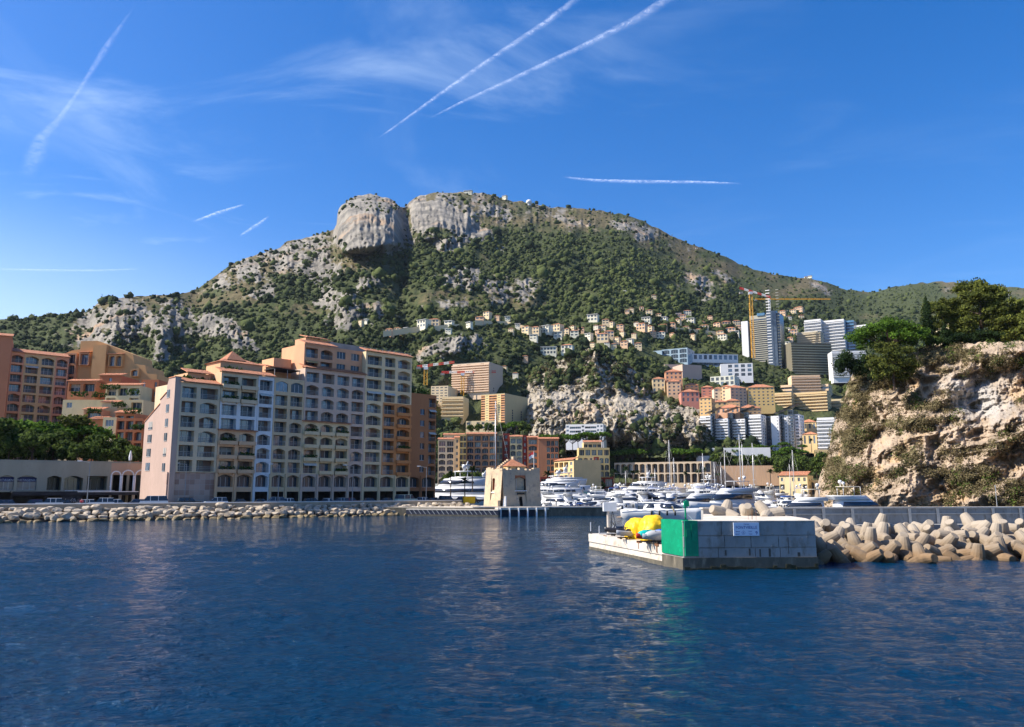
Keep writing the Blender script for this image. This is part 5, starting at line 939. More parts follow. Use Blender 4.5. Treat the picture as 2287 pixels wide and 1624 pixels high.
C0, C1, C2 = PX(1121.5, 174, 3), PX(1205, 179.5, 3), PX(1085, 180, 3); zb_ = 1.76; HT = 7.9
fm = mat('old_masonry', (.58, .45, .30), .95, (.47, .36, .24), .35, c3=(.34, .27, .21), s3=1.2, bump=.6, bscale=2.5); bk = mat('red_brick', (.42, .15, .07), .9, (.33, .11, .05), 2.0)
root = empty('old_tower', (C0.x, C0.y, zb_), 0, 'old square masonry watchtower with ragged top and tiled house inside, on the spit', 'tower')
def bat(b):
    b.v = [(x, y-max(0, (3.6-z))*.17, z) for x, y, z in b.v]
def ragged(b, w_, z, th, seed, sx=0):
    r = random.Random(seed); x = -.1
    while x < w_: d = r.uniform(.35, .8); h = r.uniform(.1, .75); b.box((x, .02, z), (min(x+d, w_+.1), th, z+h), fm, taper=.9); x += d
a1, w1_ = frame((C0.x, C0.y), (C1.x, C1.y)); e = empty('front', (0, 0, 0), a1); e.parent = root; b = MB()
xs_ = [0, 3.2, 6.0, w1_]; quadw(b, 0, xs_[1], 0, HT, fm); quadw(b, xs_[2], w1_, 0, HT, fm)
cell(b, 3.2, 6.0, 3.6, 6.9, 3.25, 5.95, 3.7, 6.5, True, .8, bk, dark_m); quadw(b, 3.2, 6.0, 6.9, HT, fm); cell(b, 3.2, 6.0, 0, 3.6, 4.15, 5.0, .02, 2.3, False, .8, fm, dark_m)
for p in ((3.2, .5), (w1_-.3, .3)): pass
bat(b); b.add([(0, .9, HT), (w1_, .9, HT), (w1_, .02, HT), (0, .02, HT)], [(0, 1, 2, 3)], fm); quadw(b, 0, w1_, 3.6, HT, fm, .9); ragged(b, w1_, HT, .9, 3); b.build('wall', e)
q = MB(); q.box((3.0, -.35, 3.45), (6.2, .1, 3.62), whitep); q.build('sill', e); q = MB(); q.box((3.7, -.38, 2.75), (5.6, -.2, 3.15), mat('dark_plaque', (.02, .02, .02), .5)); q.build('plaque', e); q = MB(); q.box((4.45, .55, 3.75), (5.9, .62, 6.1), bk); q.box((3.9, .5, 3.75), (4.0, .62, 6.2), frame_m); q.build('window', e)
q = MB(); q.add([(-.45, -.9, .0), (-.15, -1.0, 0), (.35, -.3, 2.6), (.1, -.25, 2.6)], [(0, 1, 2, 3)], whitep); q.box((.05, -1.1, 0), (.35, -.8, 2.4), whitep); q.build('drain_pipe', e)
a2_, w2_ = frame((C2.x, C2.y), (C0.x, C0.y)); e2 = empty('side', (C2.x-C0.x, C2.y-C0.y, 0), a2_); e2.parent = root; b = MB(); k = w2_*.48
quadw(b, 0, k-.8, 0, HT+.1, fm); quadw(b, k+.8, w2_, 0, HT+.1, fm); cell(b, k-.8, k+.8, 3.3, 6.6, k-.55, k+.55, 3.7, 6.3, True, .5, fm, bk); quadw(b, k-.8, k+.8, 0, 3.3, fm); quadw(b, k-.8, k+.8, 6.6, HT+.1, fm); bat(b); b.add([(0, .9, HT+.1), (w2_, .9, HT+.1), (w2_, .02, HT+.1), (0, .02, HT+.1)], [(0, 1, 2, 3)], fm); ragged(b, w2_, HT+.1, .9, 5); b.build('wall', e2)
q = MB(); q.box((k-.9, -.3, 3.1), (k+.9, .1, 3.3), whitep); q.build('sill', e2); q = MB(); q.box((k-.1, -1.2, 0), (w2_+.1, -.6, 1.5), fm); q.build('kerb_block', e2)
nrm = Vector((-math.sin(a1), math.cos(a1))); n2 = Vector((-math.sin(a2_), math.cos(a2_))); cc = Vector((C1.x-C0.x, C1.y-C0.y)); c2 = Vector((C2.x-C0.x, C2.y-C0.y)); far = cc+c2
b = MB(); b.poly([(0, .9), (cc.x, cc.y+.3), (far.x, far.y), (c2.x+.6, c2.y+.3)], 0, HT-.3, fm); b.build('core', root)
# stepped gable walls rising behind, with the house roof
mb2 = Matrix.Rotation(a1, 4, 'Z'); b = MB(); b.M = mb2; yh = wall('tower_house', (.66, .46, .24)); b.box((2.2, 1.5, HT-.4), (7.2, 5.2, HT+1.02), yh); q = MB(); q.M = mb2; q.box((2.6, 1.44, HT+.2), (3.0, 1.52, HT+.8), glass); q.box((4.6, 1.44, HT+.1), (5.8, 1.52, HT+.8), glass); q.build('window', root); b.build('house', root)
b = MB(); b.M = mb2; b.add([(2.0, 1.2, HT+1.0), (7.4, 1.2, HT+1.0), (7.4, 5.4, HT+1.0), (2.0, 5.4, HT+1.0), (4.8, 3.3, HT+2.6), (4.6, 3.3, HT+2.6)], [(0, 1, 4), (1, 2, 4), (2, 3, 5, 4), (3, 0, 4, 5)], tile); b.build('roof', root)
b = MB(); b.M = mb2
for i in range(9): b.box((5.1+i*.5, 3.4, HT-.3), (5.65+i*.5, 4.2, HT+3.2-i*.36), fm); 
for i in range(6): b.box((1.1+i*.5, 3.3, HT-.3), (1.65+i*.5, 4.0, HT+.9+i*.34), fm)
b.build('stepped_gable', root)
p = PX(1192, 183, 9.5); e = empty('flagpole', (p.x, p.y, 1.76), 0, 'white flagpole with a small red and white flag behind the old tower', 'flagpole'); b = MB(); b.cyl((0, 0, 0), (0, 0, 12.5), .09, .05, whitep, 6); b.build('pole', e)
b = MB(); b.add([(0, 0, 12.4), (-.7, .1, 12.1), (-1.2, .05, 11.6), (-1.15, 0, 11.1), (-.6, .1, 11.6), (0, 0, 11.7)], [(0, 1, 4, 5), (1, 2, 3, 4)], cr_); b.add([(0, 0, 11.69), (-.6, .1, 11.59), (-1.15, 0, 11.09), (-1.0, 0, 10.5), (-.5, .1, 10.9), (0, 0, 11.0)], [(0, 1, 4, 5), (1, 2, 3, 4)], whitep); b.build('flag', e)
# dark slanted fender pontoon and the piled dock
A_, B_ = Wt(906, 1152), Wt(1112, 1154); a_, w_ = frame((A_.x, A_.y), (B_.x, B_.y)); root = empty('fender_pontoon', (A_.x, A_.y, 0), a_, 'dark pontoon with slanting blue fender panels and white top left of the old tower', 'pontoon'); b = MB(); nv = mat('rubber_navy', (.015, .02, .045), .6, (.03, .035, .05), 1)
b.box((0, .1, .35), (w_, 1.6, 1.25), nv); b.box((0, 0, 1.254), (w_, 1.8, 1.5), conc_l); b.box((.5, -.1, -.4), (w_, 1.4, .3), conc_d); b.build('deck', root)
i = 0; x = .6
while x < w_-1: q = inst('slat', lambda: MB().add([(0, -.04, 1.24), (.14, -.04, 1.24), (.84, -.04, .36), (.7, -.04, .36), (0, .09, 1.24), (.14, .09, 1.24), (.84, .09, .36), (.7, .09, .36)], [(3, 2, 1, 0), (0, 1, 5, 4), (1, 2, 6, 5), (3, 0, 4, 7)], rail_m), 'slat', root, (x, 0, 0)); x += 1.05; i += 1
A_, B_ = Wt(1112, 1153.5), Wt(1348, 1151); a_, w_ = frame((A_.x, A_.y), (B_.x, B_.y)); root = empty('piled_dock', (A_.x, A_.y, 0), a_, 'low concrete dock on white piles right of the old tower', 'dock'); b = MB(); b.box((0, .2, 1.35), (w_, 3, 1.8), conc_l); b.box((0, .9, -.5), (w_, 2.8, 1.34), nv); b.build('deck', root)
for i in range(12): q = inst('pile', lambda: MB().cyl((0, 0, -1), (0, 0, 1.75), .2, .2, whitep, 8), 'pile', root, (w_*(i+.3)/12, .15, 0))
# ================================================================ boats
gel = mat('gelcoat_white', (.64, .64, .63), .18, (.58, .58, .57), .3, spec=.6); gelc = mat('gelcoat_cream', (.66, .58, .44), .3); tinted = mat('tinted_glass', (.015, .02, .03), .06, spec=.9); navyh = mat('hull_navy', (.012, .02, .06), .15, spec=.7); teal = mat('hull_teal', (.01, .07, .08), .2, spec=.7); blc = mat('blue_canvas', (.01, .10, .42), .8, (.01, .07, .32), 2); rdc = mat('red_hull', (.40, .03, .02), .3); grn = mat('green_canvas', (.03, .28, .18), .8); teak = mat('teak_deck', (.42, .28, .16), .7); alu = mat('mast_aluminium', (.60, .60, .60), .35, metal=.3); greyt = mat('rib_grey', (.30, .31, .32), .6)
def hull(b, L_, W, H, m, band=None, fine=1.0, n=11):
    rings = []
    for i in range(n):
        t = i/(n-1); x = -L_/2+L_*t; w_ = W/2*(1-max(0, (t-.45)/.55)**(1.9*fine))*(.92+.08*min(1, t*4)); w_ = max(w_, .03); sh = H*(1+.28*t*t); fl = .78-.35*t; ov = L_*.045*max(0, t-.7)/.3
        rings.append([(x+ov, -w_, sh), (x+ov*.6, -w_*.97, sh*.62), (x, -w_*fl, 0.02), (x-ov, -w_*.3, -.45), (x-ov, w_*.3, -.45), (x, w_*fl, 0.02), (x+ov*.6, w_*.97, sh*.62), (x+ov, w_, sh)])
    b.loft(rings, m)
def sup(b, x0, x1, w_, z0, z1, m, rf=1.2, rb=.3, tb=.8, n=3):
    """rounded deckhouse: raked front rf, raked back rb, narrower on top"""
    rings = []
    for k in range(n+1):
        t = k/n; z = z0+(z1-z0)*t; a = x0+rb*t; c = x1-rf*t**1.2; ww = w_*(1-(1-tb)*t*t); r_ = min(.45*ww, (c-a)*.35)
        rings.append([(a, -ww+.1, z), (a+(c-a)*.5, -ww, z), (c-r_*1.2, -ww*.8, z), (c, -ww*.3, z), (c, ww*.3, z), (c-r_*1.2, ww*.8, z), (a+(c-a)*.5, ww, z), (a, ww-.1, z)])
    b.loft(rings, m)
def part(root, name, fn, smooth=True): b = MB(); fn(b); return b.build(name, root, smooth)
def dome(root, x, y, z, r): part(root, 'radar_dome', lambda b: (b.cyl((x, y, z-r*1.6), (x, y, z), r*.25, r*.3, gel, 6), b.ball((x, y, z+r*.5), r, gel, 8, 6)))
def fend(root, x, y, z): part(root, 'fender', lambda b: b.cyl((x, y, z-.45), (x, y, z+.45), .17, .17, mat('fender_black', (.02, .02, .02), .5), 7))
def yacht(st, L_, hm, seed=0):
    r = random.Random(seed); root = empty({'sail': 'sailing_boat', 'rib': 'inflatable_boat', 'small': 'motorboat'}.get(st, 'motor_yacht'), (0, 0, 0)); W = L_*(.30 if L_ < 14 else .23); H = {'sport': L_*.115, 'fly': L_*.12, 'super': L_*.10, 'small': .95, 'rib': .7, 'sail': 1.1}[st]
    if st == 'rib':
        def f(b):
            for s_ in (-1, 1): b.cyl((-L_/2, s_*W*.38, .35), (L_*.25, s_*W*.38, .4), .3, .28, hm, 8); b.cyl((L_*.25, s_*W*.38, .4), (L_*.5, 0, .65), .28, .2, hm, 8)
        part(root, 'tube', f); part(root, 'console', lambda b: (b.box((-.4, -.35, .3), (.5, .35, 1.25), gel, .8), b.box((-L_*.42, -W*.3, .15), (L_*.3, W*.3, .3), greyt)), False); part(root, 'outboard_engine', lambda b: b.box((-L_/2-.5, -.25, .1), (-L_/2-.05, .25, 1.2), tinted, .8), False); return root
    part(root, 'hull', lambda b: hull(b, L_, W, H, hm, fine=.8 if st != 'sail' else .6))
    if hm in (navyh, teal) or L_ > 10: part(root, 'rubbing_strake', lambda b: [b.cyl((-L_/2+L_*.9*i/8, s_*(W/2*(1-max(0, (i/8*.9-.45)/.55)**1.5)+.02), H*(1+.28*(i/8*.9)**2)*.9), (-L_/2+L_*.9*(i+1)/8, s_*(W/2*(1-max(0, ((i+1)/8*.9-.45)/.55)**1.5)+.02), H*(1+.28*((i+1)/8*.9)**2)*.9), .05, .05, alu, 4) for s_ in (-1, 1) for i in range(8)])
    d = H*1.02
    if st == 'small':
        part(root, 'cabin', lambda b: sup(b, -L_*.05, L_*.36, W*.36, d-.1, d+.55, gel, 1.4, .1)); part(root, 'windscreen', lambda b: sup(b, -L_*.08, L_*.1, W*.34, d+.3, d+1.0, tinted, .7, .1, .8)); part(root, 'outboard_engine', lambda b: b.box((-L_/2-.55, -.28, .2), (-L_/2-.02, .28, d+.55), tinted, .75), False)
        c = [blc, gel, None, gelc, grn, None][seed % 6]
        if c: part(root, 'canopy', lambda b: (b.box((-L_*.32, -W*.36, d+1.35), (L_*.02, W*.36, d+1.45), c), [b.cyl((x, y, d), (x, y, d+1.35), .03, .03, alu, 4) for x in (-L_*.3, 0) for y in (-W*.34, W*.34)]), False)
        return root
    if st == 'sail':
        part(root, 'cabin', lambda b: sup(b, -L_*.12, L_*.22, W*.3, d-.1, d+.55, gel, 1.0, .2)); part(root, 'windows', lambda b: sup(b, -L_*.1, L_*.15, W*.305, d+.12, d+.36, tinted, .4, .1)); hm_ = L_*1.35 if seed < 50 else seed-50
        part(root, 'mast', lambda b: (b.cyl((L_*.08, 0, d), (L_*.08, 0, d+hm_), .15, .09, alu, 6), [b.cyl((L_*.08, -W*.28*(1-k*.25), d+hm_*q), (L_*.08, W*.28*(1-k*.25), d+hm_*q), .04, .04, alu, 4) for k, q in enumerate((.4, .7))])); part(root, 'rigging', lambda b: [b.cyl((L_*.08, 0, d+hm_*.98), e_, .025, .025, rail_m, 3) for e_ in ((-L_*.49, 0, d), (L_*.5, 0, d+.3), (L_*.05, -W*.45, d), (L_*.05, W*.45, d))])
        bc = [blc, blc, gel, navyh][int(seed*7) % 4]; part(root, 'boom', lambda b: (b.cyl((L_*.06, 0, d+1.5), (-L_*.36, 0, d+1.45), .09, .07, alu, 6), b.loft([[(L_*.05-L_*.4*t, .26*(1-t*.5)*math.cos(a), d+1.82-.15*t+.34*(1-t*.55)*math.sin(a)) for a in [k*math.pi/3 for k in range(6)]] for t in (0, .3, .6, 1)], bc))); return root
    if st == 'sport':
        h = L_*.085
        part(root, 'cabin', lambda b: sup(b, -L_*.22, L_*.27, W*.40, d-.15, d+h, gel, L_*.16, .4, .72, 4)); part(root, 'windscreen', lambda b: sup(b, -L_*.02, L_*.265, W*.405, d+h*.22, d+h*.88, tinted, L_*.115, .2, .78, 3)); part(root, 'hardtop', lambda b: sup(b, -L_*.27, L_*.08, W*.36, d+h*.93, d+h*1.1, gel, .8, -.3, .9)); part(root, 'side_windows', lambda b: sup(b, -L_*.18, L_*.0, W*.412, d+h*.3, d+h*.8, tinted, .5, .6, .86))
        part(root, 'radar_arch', lambda b: [b.cyl((-L_*.2, s_*W*.36, d+h*.7), (-L_*.27, s_*W*.2, d+h*1.5), .1, .08, gel, 5) for s_ in (-1, 1)]); part(root, 'bathing_platform', lambda b: b.box((-L_/2-.9, -W*.4, .25), (-L_/2+.1, W*.4, .4), teak), False)
        if seed % 2: [fend(root, -L_*.1+i*1.5, -W/2-.15, H*.7) for i in range(4)]
        return root
    if st == 'fly':
        h = L_*.12
        part(root, 'cabin', lambda b: sup(b, -L_*.30, L_*.24, W*.40, d-.15, d+h, gel, L_*.13, .2, .85, 4)); part(root, 'windows', lambda b: sup(b, -L_*.27, L_*.225, W*.407, d+h*.38, d+h*.82, tinted, L_*.075, .3, .92, 3)); part(root, 'flybridge', lambda b: sup(b, -L_*.34, L_*.10, W*.39, d+h, d+h+.75, gel, .9, -.5, 1.08)); part(root, 'bimini', lambda b: (sup(b, -L_*.26, L_*.0, W*.3, d+h+2.2, d+h+2.32, [gel, blc, gelc][seed % 3], .4, 0, 1), [b.cyl((x, y, d+h+.6), (x, y, d+h+2.2), .05, .05, alu, 4) for x in (-L_*.24, -L_*.04) for y in (-W*.27, W*.27)])); dome(root, -L_*.22, W*.12, d+h+2.9, .38); dome(root, -L_*.22, -W*.16, d+h+2.7, .3); return root
    h = L_*.075; part(root, 'main_deck', lambda b: sup(b, -L_*.40, L_*.26, W*.44, d-.1, d+h, gel, L_*.06, .3, .95, 3)); part(root, 'main_deck_windows', lambda b: sup(b, -L_*.34, L_*.25, W*.446, d+h*.35, d+h*.75, tinted, L_*.04, .3, .97, 2)); part(root, 'upper_deck', lambda b: sup(b, -L_*.34, L_*.15, W*.40, d+h, d+h*1.95, gel, L_*.07, -.8, .92, 3)); part(root, 'bridge_windows', lambda b: sup(b, -L_*.24, L_*.145, W*.402, d+h*1.35, d+h*1.75, tinted, L_*.045, .3, .95, 2)); part(root, 'sun_deck', lambda b: (sup(b, -L_*.30, L_*.04, W*.38, d+h*1.96, d+h*2.15, gel, 1, -.5, 1), sup(b, -L_*.2, L_*.0, W*.3, d+h*2.75, d+h*2.85, gel, .5, 0, 1), [b.cyl((x, y, d+h*2), (x, y, d+h*2.8), .12, .12, gel, 5) for x in (-L_*.16, -L_*.04) for y in (-W*.24, W*.24)])); part(root, 'radar_mast', lambda b: (b.cyl((-L_*.1, 0, d+h*2.8), (-L_*.14, 0, d+h*4.0), .4, .15, gel, 6), b.box((-L_*.15, -W*.2, d+h*3.5), (-L_*.1, W*.2, d+h*3.6), gel))); dome(root, -L_*.12, W*.2, d+h*3.2, .7); dome(root, -L_*.12, -W*.2, d+h*3.2, .7); return root
BP = {}
def boat(st, L_, hm, seed, x, D, rz, label, z=0.0, group='boats moored in the marina'):
    k = (st, L_, hm.name, seed)
    if k not in BP: BP[k] = Proto(yacht(st, L_, hm, seed))
    p = PX(x, D, 1.0); return BP[k].place((p.x, D, z), R(rz), 1, label, group, {'sail': 'sailing boat', 'rib': 'inflatable boat', 'small': 'motorboat'}.get(st, 'yacht'))
boat('sport', 15.5, gel, 1, 1478, 155, -24, 'large white sports yacht with black fenders and dark windscreen, nearest boat behind the yellow covers')
boat('fly', 21, gel, 0, 1625, 172, -150, 'large white flybridge yacht right behind the green light post'); boat('fly', 16, gel, 1, 1552, 190, -160, 'white flybridge yacht with dark side windows between the two nearest yachts')
boat('super', 36, gel, 0, 1012, 262, 160, 'big white yacht with large dome seen through the gap beside the brown wing'); boat('super', 30, gel, 1, 1058, 285, 175, 'white superyacht moored left of the old tower, second behind the wall'); boat('super', 26, gel, 2, 1085, 320, 170, 'white yacht half hidden by the left side of the old tower')
boat('super', 40, teal, 0, 1238, 355, 172, 'dark teal-hulled superyacht moored before the red base of the yellow house'); boat('super', 34, gel, 0, 1225, 320, 165, 'white superyacht moored before the teal one right of the old tower'); boat('super', 34, gel, 1, 1428, 360, 165, 'long white three-deck yacht moored left of the masts')
boat('super', 30, gel, 2, 1600, 335, 20, 'long white three-deck yacht moored under the timber hall')
# sailing boats, mast tops set by height
SB = [(1106, 206, 893, 'sailing yacht whose tall mast rises behind the old tower', 15), (1494, 290, 981, 'sailing boat with the first tall mast right of the arcade', 12), (1505, 300, 1020, 'sailing boat with the shorter mast beside the first tall one', 10), (1571, 270, 1010, 'sailing boat with lone mast before the left end of the timber hall', 10), (1596, 330, 1030, 'sailing boat with short mast left in the mast cluster', 9), (1610, 340, 1030, 'sailing boat with short mast right in the mast cluster', 9), (1619, 255, 998, 'sailing boat with thick pale mast before the timber hall', 13), (1653, 240, 968, 'sailing boat with the tallest mast and blue sail cover', 14), (1659, 262, 990, 'sailing boat with slim mast just right of the tallest', 11), (1682, 235, 987, 'sailing boat with tall mast right of the blue sail cover', 13), (1764, 300, 1035, 'sailing boat with short mast before the cream boathouse', 9), (1770, 280, 1003, 'sailing boat with tall mast before the cream boathouse', 12), (1445, 330, 1035, 'sailing boat with mast before the stone arcade', 10), (1463, 350, 1044, 'small sailing boat before the stone arcade', 9), (1397, 380, 1050, 'sailing boat left of the arcade palms', 9)]
for i, (x, D, yt, lb, L_) in enumerate(SB):
    h = P(x, yt, D).z-1.5; q = boat('sail', L_, gel if i % 4 else navyh, 50+h, x, D, [-20, -60, 200, 30, 160, -30, -10, -8, 170, 190][i % 10], lb, group='sailing boats in the marina'); q.location.x = PX(x, D, h*.5).x-L_*.08*math.cos(q.rotation_euler.z)
rb_ = random.Random(17); KN = {'sport': 'white sports cruiser', 'fly': 'white flybridge cruiser', 'small': 'white open motorboat', 'rib': 'grey inflatable boat'}
ROWS = [(188, 1222, 1340, 26, 'row nearest the dock', ['small', 'rib', 'small', 'small']), (205, 1220, 1400, 30, 'second row of the marina', ['small', 'small', 'rib', 'sport']), (226, 1215, 1530, 34, 'third row of the marina', ['sport', 'small', 'fly', 'small']), (222, 1690, 1790, 30, 'row behind the crest wall', ['sport', 'fly', 'small']), (252, 1228, 1800, 38, 'fourth row of the marina', ['fly', 'sport', 'sport', 'small', 'fly']), (285, 1300, 1790, 35, 'fifth row of the marina', ['sport', 'fly', 'fly', 'small']), (322, 1290, 1760, 33, 'sixth row of the marina', ['fly', 'sport', 'fly']), (385, 1395, 1735, 30, 'seventh row of the marina', ['fly', 'fly', 'sport']), (440, 1400, 1735, 24, 'farthest row under the sea wall', ['fly', 'sport', 'fly', 'small'])]
for D, x0, x1, step, nm, kinds in ROWS:
    x = x0; lst = []
    while x <= x1: lst.append((x, kinds[rb_.randrange(len(kinds))])); x += step*rb_.uniform(.8, 1.2)
    for i, (x, st) in enumerate(lst):
        sd_ = rb_.randrange(3); L_ = {'sport': [11, 13, 12][sd_], 'fly': [13, 15, 17][sd_], 'small': [6.5, 7.5, 6][sd_], 'rib': [5.5, 6, 6.5][sd_]}[st]; hm = gel; desc = KN[st]
        u_ = rb_.random()
        if st == 'rib': hm = greyt
        elif u_ < .08: hm = navyh; desc = desc.replace('white', 'navy-hulled')
        elif u_ < .14: hm = rdc; desc = desc.replace('white', 'red-hulled')
        elif u_ < .2: hm = gelc; desc = desc.replace('white', 'cream')
        boat(st, L_, hm, sd_, x, D+rb_.uniform(-5, 5), rb_.choice([-70, -110, -60, -125, 75, 105, -20, 165])+rb_.uniform(-15, 15), '%s, %s from the left in the %s' % (desc, ORD(i), nm))
# pontoons
for i, (D, x0, x1) in enumerate(((197, 1215, 1420), (239, 1225, 1800), (303, 1290, 1795), (352, 1290, 1760))):
    a, c = PX(x0, D, 0), PX(x1, D, 0); root = empty('floating_pontoon', (a.x, D, 0), 0, 'long grey floating pontoon, %s from the dock' % ORD(i), 'pontoon', 'pontoons of the marina'); b = MB(); b.box((0, -1.2, -.3), (c.x-a.x, 1.2, .6), conc_l); b.build('deck', root)
    for k in range(int((c.x-a.x)/14)): q = inst('pp', lambda: MB().cyl((0, 0, -1), (0, 0, 2.6), .18, .18, rail_m, 6), 'pile', root, (3+k*14, 1.5, 0))
# boats behind the breakwater
boat('fly', 16, gel, 5, 1925, 142, 8, 'long white yacht with two domes behind the breakwater, under the cliff'); boat('small', 7.5, gel, 2, 2172, 110, 10, 'small white cabin boat behind the right half of the breakwater'); boat('small', 6.5, gel, 0, 2140, 118, 30, 'white motorboat with blue cover behind the breakwater'); boat('rib', 5.5, greyt, 0, 2228, 112, 12, 'grey inflatable boat behind the far right of the breakwater'); boat('sport', 12, gel, 0, 1735, 150, 10, 'white cruiser with its hardtop showing over the crest wall, left'); boat('fly', 14, gel, 2, 1790, 158, 165, 'white flybridge cruiser showing over the crest wall, right')
# ================================================================ the pier head
Cn = Vector((12.55, 59.7)); Rt = Vector((22.6, 60.55)); Lt = Vector((7.5, 79.8)); dF = (Rt-Cn).normalized(); dS = (Lt-Cn).normalized(); LF = (Rt-Cn).length; root = empty('pier_head', (Cn.x, Cn.y, 0), 0, 'grey concrete pier head with green corner and a low sunlit platform on its left', 'pier'); O = Cn
def rel(p): return (p[0]-O.x, p[1]-O.y)
S3 = Cn+dS*3.6; K1 = Vector((14.95, 63.4)); K2 = Vector((18.3, 77.5)); Z1_ = .86; Z2_ = 3.45; nF = Vector((-dF.y, dF.x))
# low platform
pf = [Cn+dS*3.3, Lt+Vector((-.05, -.6)), Lt+Vector((.1, -.15)), Lt+Vector((.5, .1)), Vector((19, 80.6)), Vector((24, 66))]
b = MB(); b.poly([rel(p) for p in pf], .78, 1.5, conc_l); pin = [Cn+dS*3.3+Vector((.07, .02)), Lt+Vector((.03, -.5)), Lt+Vector((.16, -.2)), Lt+Vector((.5, 0)), Vector((18.9, 80.5)), Vector((23.9, 66))]
b.poly([rel(p) for p in pin], .3, .776, conc_l); b.build('platform', root); b = MB(); low = [Cn+dS*3.3+Vector((.0, .02)), Lt+Vector((-.03, -.5)), Lt+Vector((.12, -.2)), Lt+Vector((.5, 0)), Vector((18.9, 80.5)), Vector((23.9, 66))]; b.poly([rel(p) for p in low], -1.5, .296, conc_d); b.build('wet_base', root)
# main mass: core, coursed front wall, dark proud base
m0 = [Cn+nF*.05+dS*.0, Rt+nF*.05, Rt+Vector((1.5, 6)), Rt+Vector((2.5, 16)), K2, K1, S3+Vector((2.9, .2)), S3]
b = MB(); b.poly([rel(p) for p in m0], .2, Z2_-.004, conc, conc_l); b.build('core', root); b = MB(); bs = [Cn-nF*.16-dF*.12, Rt-nF*.16, Rt+Vector((.1, 5)), Cn+dS*3.5+Vector((2, 0)), Cn+dS*3.5-dF*.12]; b.poly([rel(p) for p in bs], -2, Z1_, conc_d); b.build('base', root)
b = MB(); b.M = Matrix.Rotation(math.atan2(dF.y, dF.x), 4, 'Z'); rc = random.Random(6)
for z0_, z1_, cuts in ((Z1_+.004, 1.53, [0, 2.6, 5.4, 7.3, LF]), (1.60, 2.40, [0, 3.1, 5.1, 7.2, LF]), (2.47, Z2_-.012, [0, 2.9, LF])):
    for i in range(len(cuts)-1): b.box((cuts[i]+.025, -.03+rc.uniform(-.03, .02), z0_), (cuts[i+1]-.025, .049, z1_), conc)
for i in range(18): x, z = rc.uniform(1.2, LF-.3), rc.uniform(1, 3.2); b.box((x, -.07, z), (x+.07, .0, z+.07), conc)
b.build('front_wall', root); b = MB(); cap = [Cn-nF*.06-dF*.04, Rt-nF*.06, Rt+nF*.4+Vector((.1, 0)), Cn+nF*.4]; b.poly([rel(p) for p in cap], Z2_, Z2_+.06, conc_l); b.build('top_edge', root)
gr = mat('green_paint', (.0, .26, .12), .55, (.0, .20, .095), .8, c3=(.0, .31, .15), s3=2.5, bump=.2, bscale=4); b = MB(); G = [S3-nF*0+Vector((-.07, 0)), Cn-dF*.07+dS*.5, Cn-dF*.06+dS*.22-nF*0, Cn+dF*.12-nF*.09, Cn+dF*1.1-nF*.09, Cn+dF*1.1+nF*.3, Cn+dF*.6+dS*3.6+nF*0]; b.poly([rel(p) for p in G], .98, Z2_+.07, gr); b.build('green_corner', root)
b = MB(); b.M = Matrix.Rotation(math.atan2(dF.y, dF.x), 4, 'Z'); b.box((.2, -.16, 2.35), (.55, -.08, 2.9), gr); b.box((.6, -.13, 2.0), (1.0, -.08, 3.3), gr); b.build('green_patch', root)
b = MB(); b.M = Matrix.Rotation(math.atan2(dF.y, dF.x), 4, 'Z'); wd = mat('dark_weed', (.02, .025, .012), .8, (.05, .045, .02), 3, bump=.8); rw2 = random.Random(9); x = 0
while x < LF: q = rw2.uniform(.2, .6); h = rw2.uniform(.12, .4); b.box((x, -.2-rw2.uniform(0, .06), -.3), (min(LF, x+q), -.165, h), wd); x += q
b.build('weed_fringe', root)
b = MB(); b.M = Matrix.Rotation(math.atan2(dF.y, dF.x), 4, 'Z'); sm = mat('dark_stain', (.085, .075, .06), .9)
for x, z, h, q in ((4.9, 1.5, .5, .12), (5.7, 1.45, .55, .1), (6.4, 1.5, .6, .16), (7.9, 2.3, 1.2, .05), (3.1, 1.4, .4, .1), (8.6, 1.2, .3, .2)): b.box((x, -.066, z-h), (x+q, -.0605, z), sm)
b.build('stains', root)
# crest wall with rails
cw = empty('crest_wall', (*K2, 0), math.atan2(83-77.5, 62-18.3), 'long grey crest wall with pale rail lines along the top of the breakwater', 'crest wall'); Lc = math.hypot(62-18.3, 83-77.5); b = MB(); b.box((0, 0, 1), (Lc, .6, 3.9), conc); b.build('wall', cw); b = MB(); b.box((-.1, -.12, 3.904), (Lc, .72, 4.05), conc_l); b.box((.2, -.1, 3.35), (Lc, -.003, 3.43), conc_l); b.build('coping', cw)
for i in range(15): q = inst('pil', lambda: MB().box((0, -.14, 1.2), (.3, -.105, 3.9), conc_l), 'pilaster', cw, (3+i*3, 0, 0))
b = MB(); b.poly([(18.3, 77.2), (24, 71), (60, 75), (64, 83), (62, 82.6)], -2, .3, conc_d); b.poly([(24, 76.5), (62, 81), (62, 82.8), (24, 78)], .9, 2.4, conc); b.build('breakwater_core'); tag(bpy.data.objects['breakwater_core'], kind='structure')
